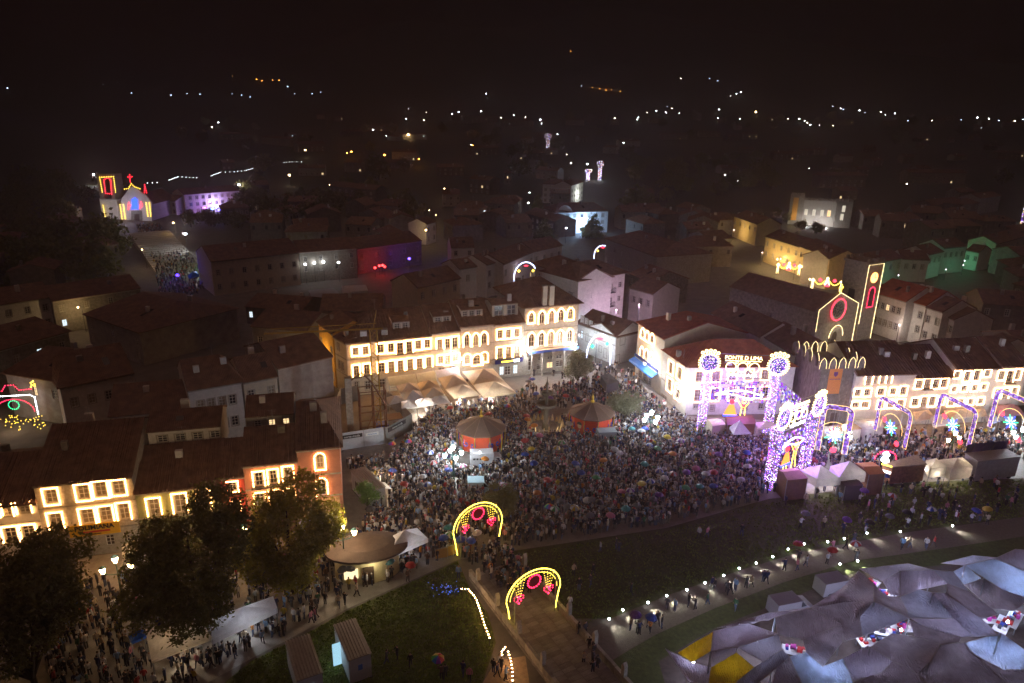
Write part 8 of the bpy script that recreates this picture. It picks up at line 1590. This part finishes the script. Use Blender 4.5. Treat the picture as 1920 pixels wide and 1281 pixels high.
# people under umbrellas where the photo shows open canopies
UP = [(1195,1182,'plain','purple','beside the gravel path end'),(1218,1180,'plain','blue','beside the gravel path end'),(1496,1048,'plain','red','on the gravel path'),(1550,1052,'plain','red','on the gravel path'),(1604,1048,'two','red','on the gravel path'),(828,1268,'rainbow','green','on the small lawn by the containers'),
 (1000,862,'plain','yellow',0),(1043,862,'two','yellow',0),(983,868,'plain','blue',0),(1048,848,'two','green',0),(1042,880,'plain','grey',0),(803,870,'two','blue',0),(798,915,'plain','white',0),(798,928,'two','blue',0),(784,932,'plain','grey',0),(741,900,'plain','blue',0),(758,925,'plain','red',0),(843,905,'plain','blue',0),(812,890,'two','red',0),(865,895,'two','pink',0),(923,912,'plain','grey',0),(905,880,'plain','orange',0),(938,930,'two','pink',0),(932,935,'plain','blue',0),(1003,945,'plain','orange',0),(1011,942,'plain','grey',0),(1025,972,'rainbow','green',0),(1043,974,'two','green',0),(1060,972,'plain','grey',0),(1054,962,'plain','grey',0),(1080,975,'two','yellow',0),(1095,960,'two','white',0),(1110,958,'plain','grey',0),(1122,962,'plain','black',0),(1160,945,'plain','pink',0),(1180,940,'two','purple',0),(1200,930,'plain','yellow',0),(1215,925,'two','blue',0),(1242,915,'plain','white',0),(1262,910,'two','red',0),(1280,905,'plain','purple',0),(1302,900,'plain','pink',0),(1320,912,'plain','white',0),(1340,905,'plain','red',0),(1372,915,'two','red',0),(1382,920,'plain','white',0),(1358,928,'plain','grey',0),(1330,930,'plain','blue',0),(1305,935,'plain','teal',0),(1286,938,'plain','green',0),(1260,945,'plain','grey',0),(1236,950,'plain','purple',0),(1225,962,'plain','black',0),(1190,968,'plain','grey',0),(1172,975,'plain','teal',0),(1140,985,'plain','pink',0),(1110,990,'plain','grey',0),(1030,1000,'plain','black',0),(1015,995,'plain','black',0),(1000,890,'plain','blue',0),(980,842,'plain','red',0),(1012,835,'plain','pink',0),(985,805,'plain','orange',0),(990,795,'plain','red',0),(1000,812,'plain','orange',0),(1003,788,'plain','black',0),(955,778,'rainbow','green',0),(960,758,'plain','white',0),(1001,752,'plain','blue',0),(1000,728,'plain','blue',0),(988,730,'plain','grey',0),(1022,746,'two','orange',0),(1031,762,'plain','purple',0),(1060,760,'plain','red',0),(1070,812,'plain','white',0),(1095,766,'two','red',0),(1160,868,'two','white',0),(1220,852,'two','blue',0),(1232,858,'plain','green',0),(1245,838,'plain','yellow',0),(1196,826,'plain','white',0),(1206,824,'plain','blue',0),(1180,822,'plain','teal',0),(1150,860,'plain','white',0),(1135,850,'plain','black',0),(1128,880,'plain','orange',0),(1262,870,'plain','orange',0),(1290,880,'plain','grey',0),(1310,872,'plain','black',0),(1395,870,'plain','blue',0),(1400,895,'plain','white',0),(920,792,'plain','red',0),(888,778,'two','blue',0),(833,806,'plain','black',0),(830,790,'plain','grey',0),(790,805,'plain','black',0),(769,846,'rainbow','green',0),(740,848,'rainbow','green',0),(842,784,'plain','red',0),(700,975,'plain','black',0),(640,1090,'plain','grey',0),(664,1088,'plain','grey',0),(835,1030,'plain','blue',0),(846,1024,'two','green',0),(868,1040,'plain','blue',0),(880,1036,'plain','blue',0),(892,1028,'two','white',0),(842,1010,'plain','teal',0),(735,1078,'plain','teal',0),(765,1085,'plain','red',0),(1230,905,'two','blue',0),(1090,905,'plain','blue',0),(1120,915,'plain','green',0),(1075,890,'plain','blue',0),(1205,890,'plain','teal',0),(1030,920,'plain','red',0),(970,900,'plain','grey',0),(1340,870,'plain','purple',0),(1270,845,'two','purple',0),(1610,940,'plain','purple',1),(1665,950,'two','red',1),(1660,912,'plain','blue',1),(1820,975,'plain','blue',1),(1850,978,'plain','yellow',1),(1500,985,'plain','grey',1),(1580,995,'plain','purple',1),(1620,1000,'plain','black',1),(1660,990,'plain','grey',1),(1700,985,'plain','black',1),(1740,980,'two','blue',1)]
for x, y, kind, cn, place in UP:
    place = {0: 'in the packed crowd of the square', 1: 'on the dark lawn behind the stalls'}.get(place, place); q = G(x, y+6)
    add_person(q[0], q[1], place, 'people '+place, umb=(kind, cn))
# the largest of the rest become individuals, the others one crowd
nleft = max(0, 300-len(USED)); crowd_pts.sort(key=lambda p: math.hypot(p[0], p[1]))
U = np.array(USED); keep = []
for p in crowd_pts:
    if np.min((U[:, 0]-p[0])**2+(U[:, 1]-p[1])**2) < .12: continue
    keep.append(p)
vis = [p for p in keep if 0 < P((p[0], p[1], 1))[0] < 1920 and P((p[0], p[1], 1))[1] < 1281]
sel = vis[:nleft*2:2][:nleft]; ss = set((p[0], p[1]) for p in sel)
for X, Y, place, grp in sel: add_person(X, Y, place, 'people '+place, pz=(.36 if grp == 'bridge mouth crowd' else 0))
rest = [p for p in keep if (p[0], p[1]) not in ss]
def crowd(name, pts, label):
    """many simple standing figures: tapered body with shoulders, arms, split legs and a head"""
    def ring(r1, r2, z, y=0, n=6): return [(r1*math.cos(2*math.pi*k/n), y+r2*math.sin(2*math.pi*k/n), z) for k in range(n)]
    n = 6; V = []; Fc = []; kind = []
    def stack(rings, kd, cap=True):
        o = len(V); [V.extend(r) for r in rings]; kind.extend([q for q in kd for _ in range(n)])
        for i in range(len(rings)-1):
            for k in range(n): Fc.append((o+i*n+k, o+i*n+(k+1) % n, o+(i+1)*n+(k+1) % n, o+(i+1)*n+k))
        Fc.append(tuple(o+(len(rings)-1)*n+k for k in range(n)))
    for s in (-1, 1): stack([[(x+.09*s, y, z) for x, y, z in ring(.06, .09, 0, -.03)], [(x+.10*s, y, z) for x, y, z in ring(.07, .075, .48)], [(x+.08*s, y, z) for x, y, z in ring(.09, .11, .88)]], [2, 2, 2])
    stack([ring(.17, .13, .80), ring(.17, .13, 1.05), ring(.22, .14, 1.34), ring(.15, .10, 1.45), ring(.06, .06, 1.50)], [1, 1, 1, 1, 1])
    for s in (-1, 1): stack([[(x+.25*s, y-.10, z) for x, y, z in ring(.045, .045, .86)], [(x+.27*s, y, z) for x, y, z in ring(.055, .055, 1.12)], [(x+.21*s, y, z) for x, y, z in ring(.07, .075, 1.40)]], [3, 1, 1])
    stack([ring(.06, .06, 1.46, -.01), ring(.09, .10, 1.56, -.02), ring(.095, .11, 1.64, -.01), ring(.06, .07, 1.74)], [3, 3, 4, 4])
    V = np.array(V); kind = np.array(kind); nv = len(V); N = len(pts); g = np.random.default_rng(9)
    yaw = g.uniform(0, 6.28, N); sc = g.uniform(.90, 1.07, N); ca, sa = np.cos(yaw), np.sin(yaw); W = np.empty((N, nv, 3)); W[:, :, 0] = (V[None, :, 0]*ca[:, None]-V[None, :, 1]*sa[:, None])*sc[:, None]; W[:, :, 1] = (V[None, :, 0]*sa[:, None]+V[None, :, 1]*ca[:, None])*sc[:, None]; W[:, :, 2] = V[None, :, 2]*sc[:, None]
    W[:, :, 0] += np.array([p[0] for p in pts])[:, None]; W[:, :, 1] += np.array([p[1] for p in pts])[:, None]; W[:, :, 2] += np.array([(.36 if p[3] == 'bridge mouth crowd' else terrain(p[0], p[1])) for p in pts])[:, None]
    cols = np.zeros((N, nv, 4), np.float32); cols[:, :, 3] = 1; pal = np.array([c[1] for c in CLOTH]); jc = pal[g.choice(len(CLOTH), N, p=cw_)]*g.uniform(.7, 1.3, (N, 1)); tc = np.array([(.03, .03, .04), (.05, .07, .13), (.12, .10, .08), (.02, .02, .02)])[g.integers(0, 4, N)]; hc = np.array([(.03, .02, .015), (.08, .05, .03), (.2, .13, .06), (.3, .3, .3), (.5, .48, .45), (.02, .02, .02)])[g.integers(0, 6, N)]
    for kd, c in ((1, jc), (2, tc), (3, np.tile((.45, .28, .2), (N, 1))), (4, hc)): m_ = kind == kd; cols[:, m_, :3] = c[:, None, :]
    nf = len(Fc); tot = np.array([len(f) for f in Fc]); flat = np.concatenate([np.array(f) for f in Fc]); loops = (flat[None, :]+(np.arange(N)*nv)[:, None]).ravel().astype(np.int32); st = np.concatenate([[0], np.cumsum(tot)[:-1]]); ls = (st[None, :]+(np.arange(N)*len(flat))[:, None]).ravel().astype(np.int32)
    me = bpy.data.meshes.new(name); me.vertices.add(N*nv); me.vertices.foreach_set('co', W.astype(np.float32).ravel()); me.loops.add(len(loops)); me.loops.foreach_set('vertex_index', loops); me.polygons.add(N*nf); me.polygons.foreach_set('loop_start', ls); me.update(calc_edges=True); at = me.color_attributes.new('Col', 'FLOAT_COLOR', 'POINT'); at.data.foreach_set('color', cols.ravel()); me.materials.append(mat('crowd_cloth', (1, 1, 1), .85, 0, attr='Col')); put(name, me, label=label, cat='crowd', kind='stuff'); print('crowd', N, 'tris', N*sum(t-2 for t in tot))
crowd('crowd', rest, 'dense festival crowd filling the square and streets')
print('objects', len(scene.objects), 'fillers', FILL, 'people', len(USED))
# ------------------------------------------------------------------ rainy night air
def haze_box():
    m = bpy.data.materials.new('haze_air'); m.use_nodes = True; n = m.node_tree.nodes; l = m.node_tree.links; n.remove(n['Principled BSDF'])
    v = n.new('ShaderNodeVolumePrincipled'); v.inputs['Color'].default_value = (.95, .70, .70, 1); v.inputs['Density'].default_value = HAZE; v.inputs['Anisotropy'].default_value = 0.75
    l.new(v.outputs[0], n['Material Output'].inputs['Volume'])
    m.cycles.homogeneous_volume = True if hasattr(m.cycles, 'homogeneous_volume') else None
    mb = MB(); mb.box(-4700, 4700, -4700, 4700, -3, 560); mb.build('haze', m, label='thin warm rainy night air over the whole town', cat='haze', kind='stuff')
HAZE = 0.00056
haze_box()
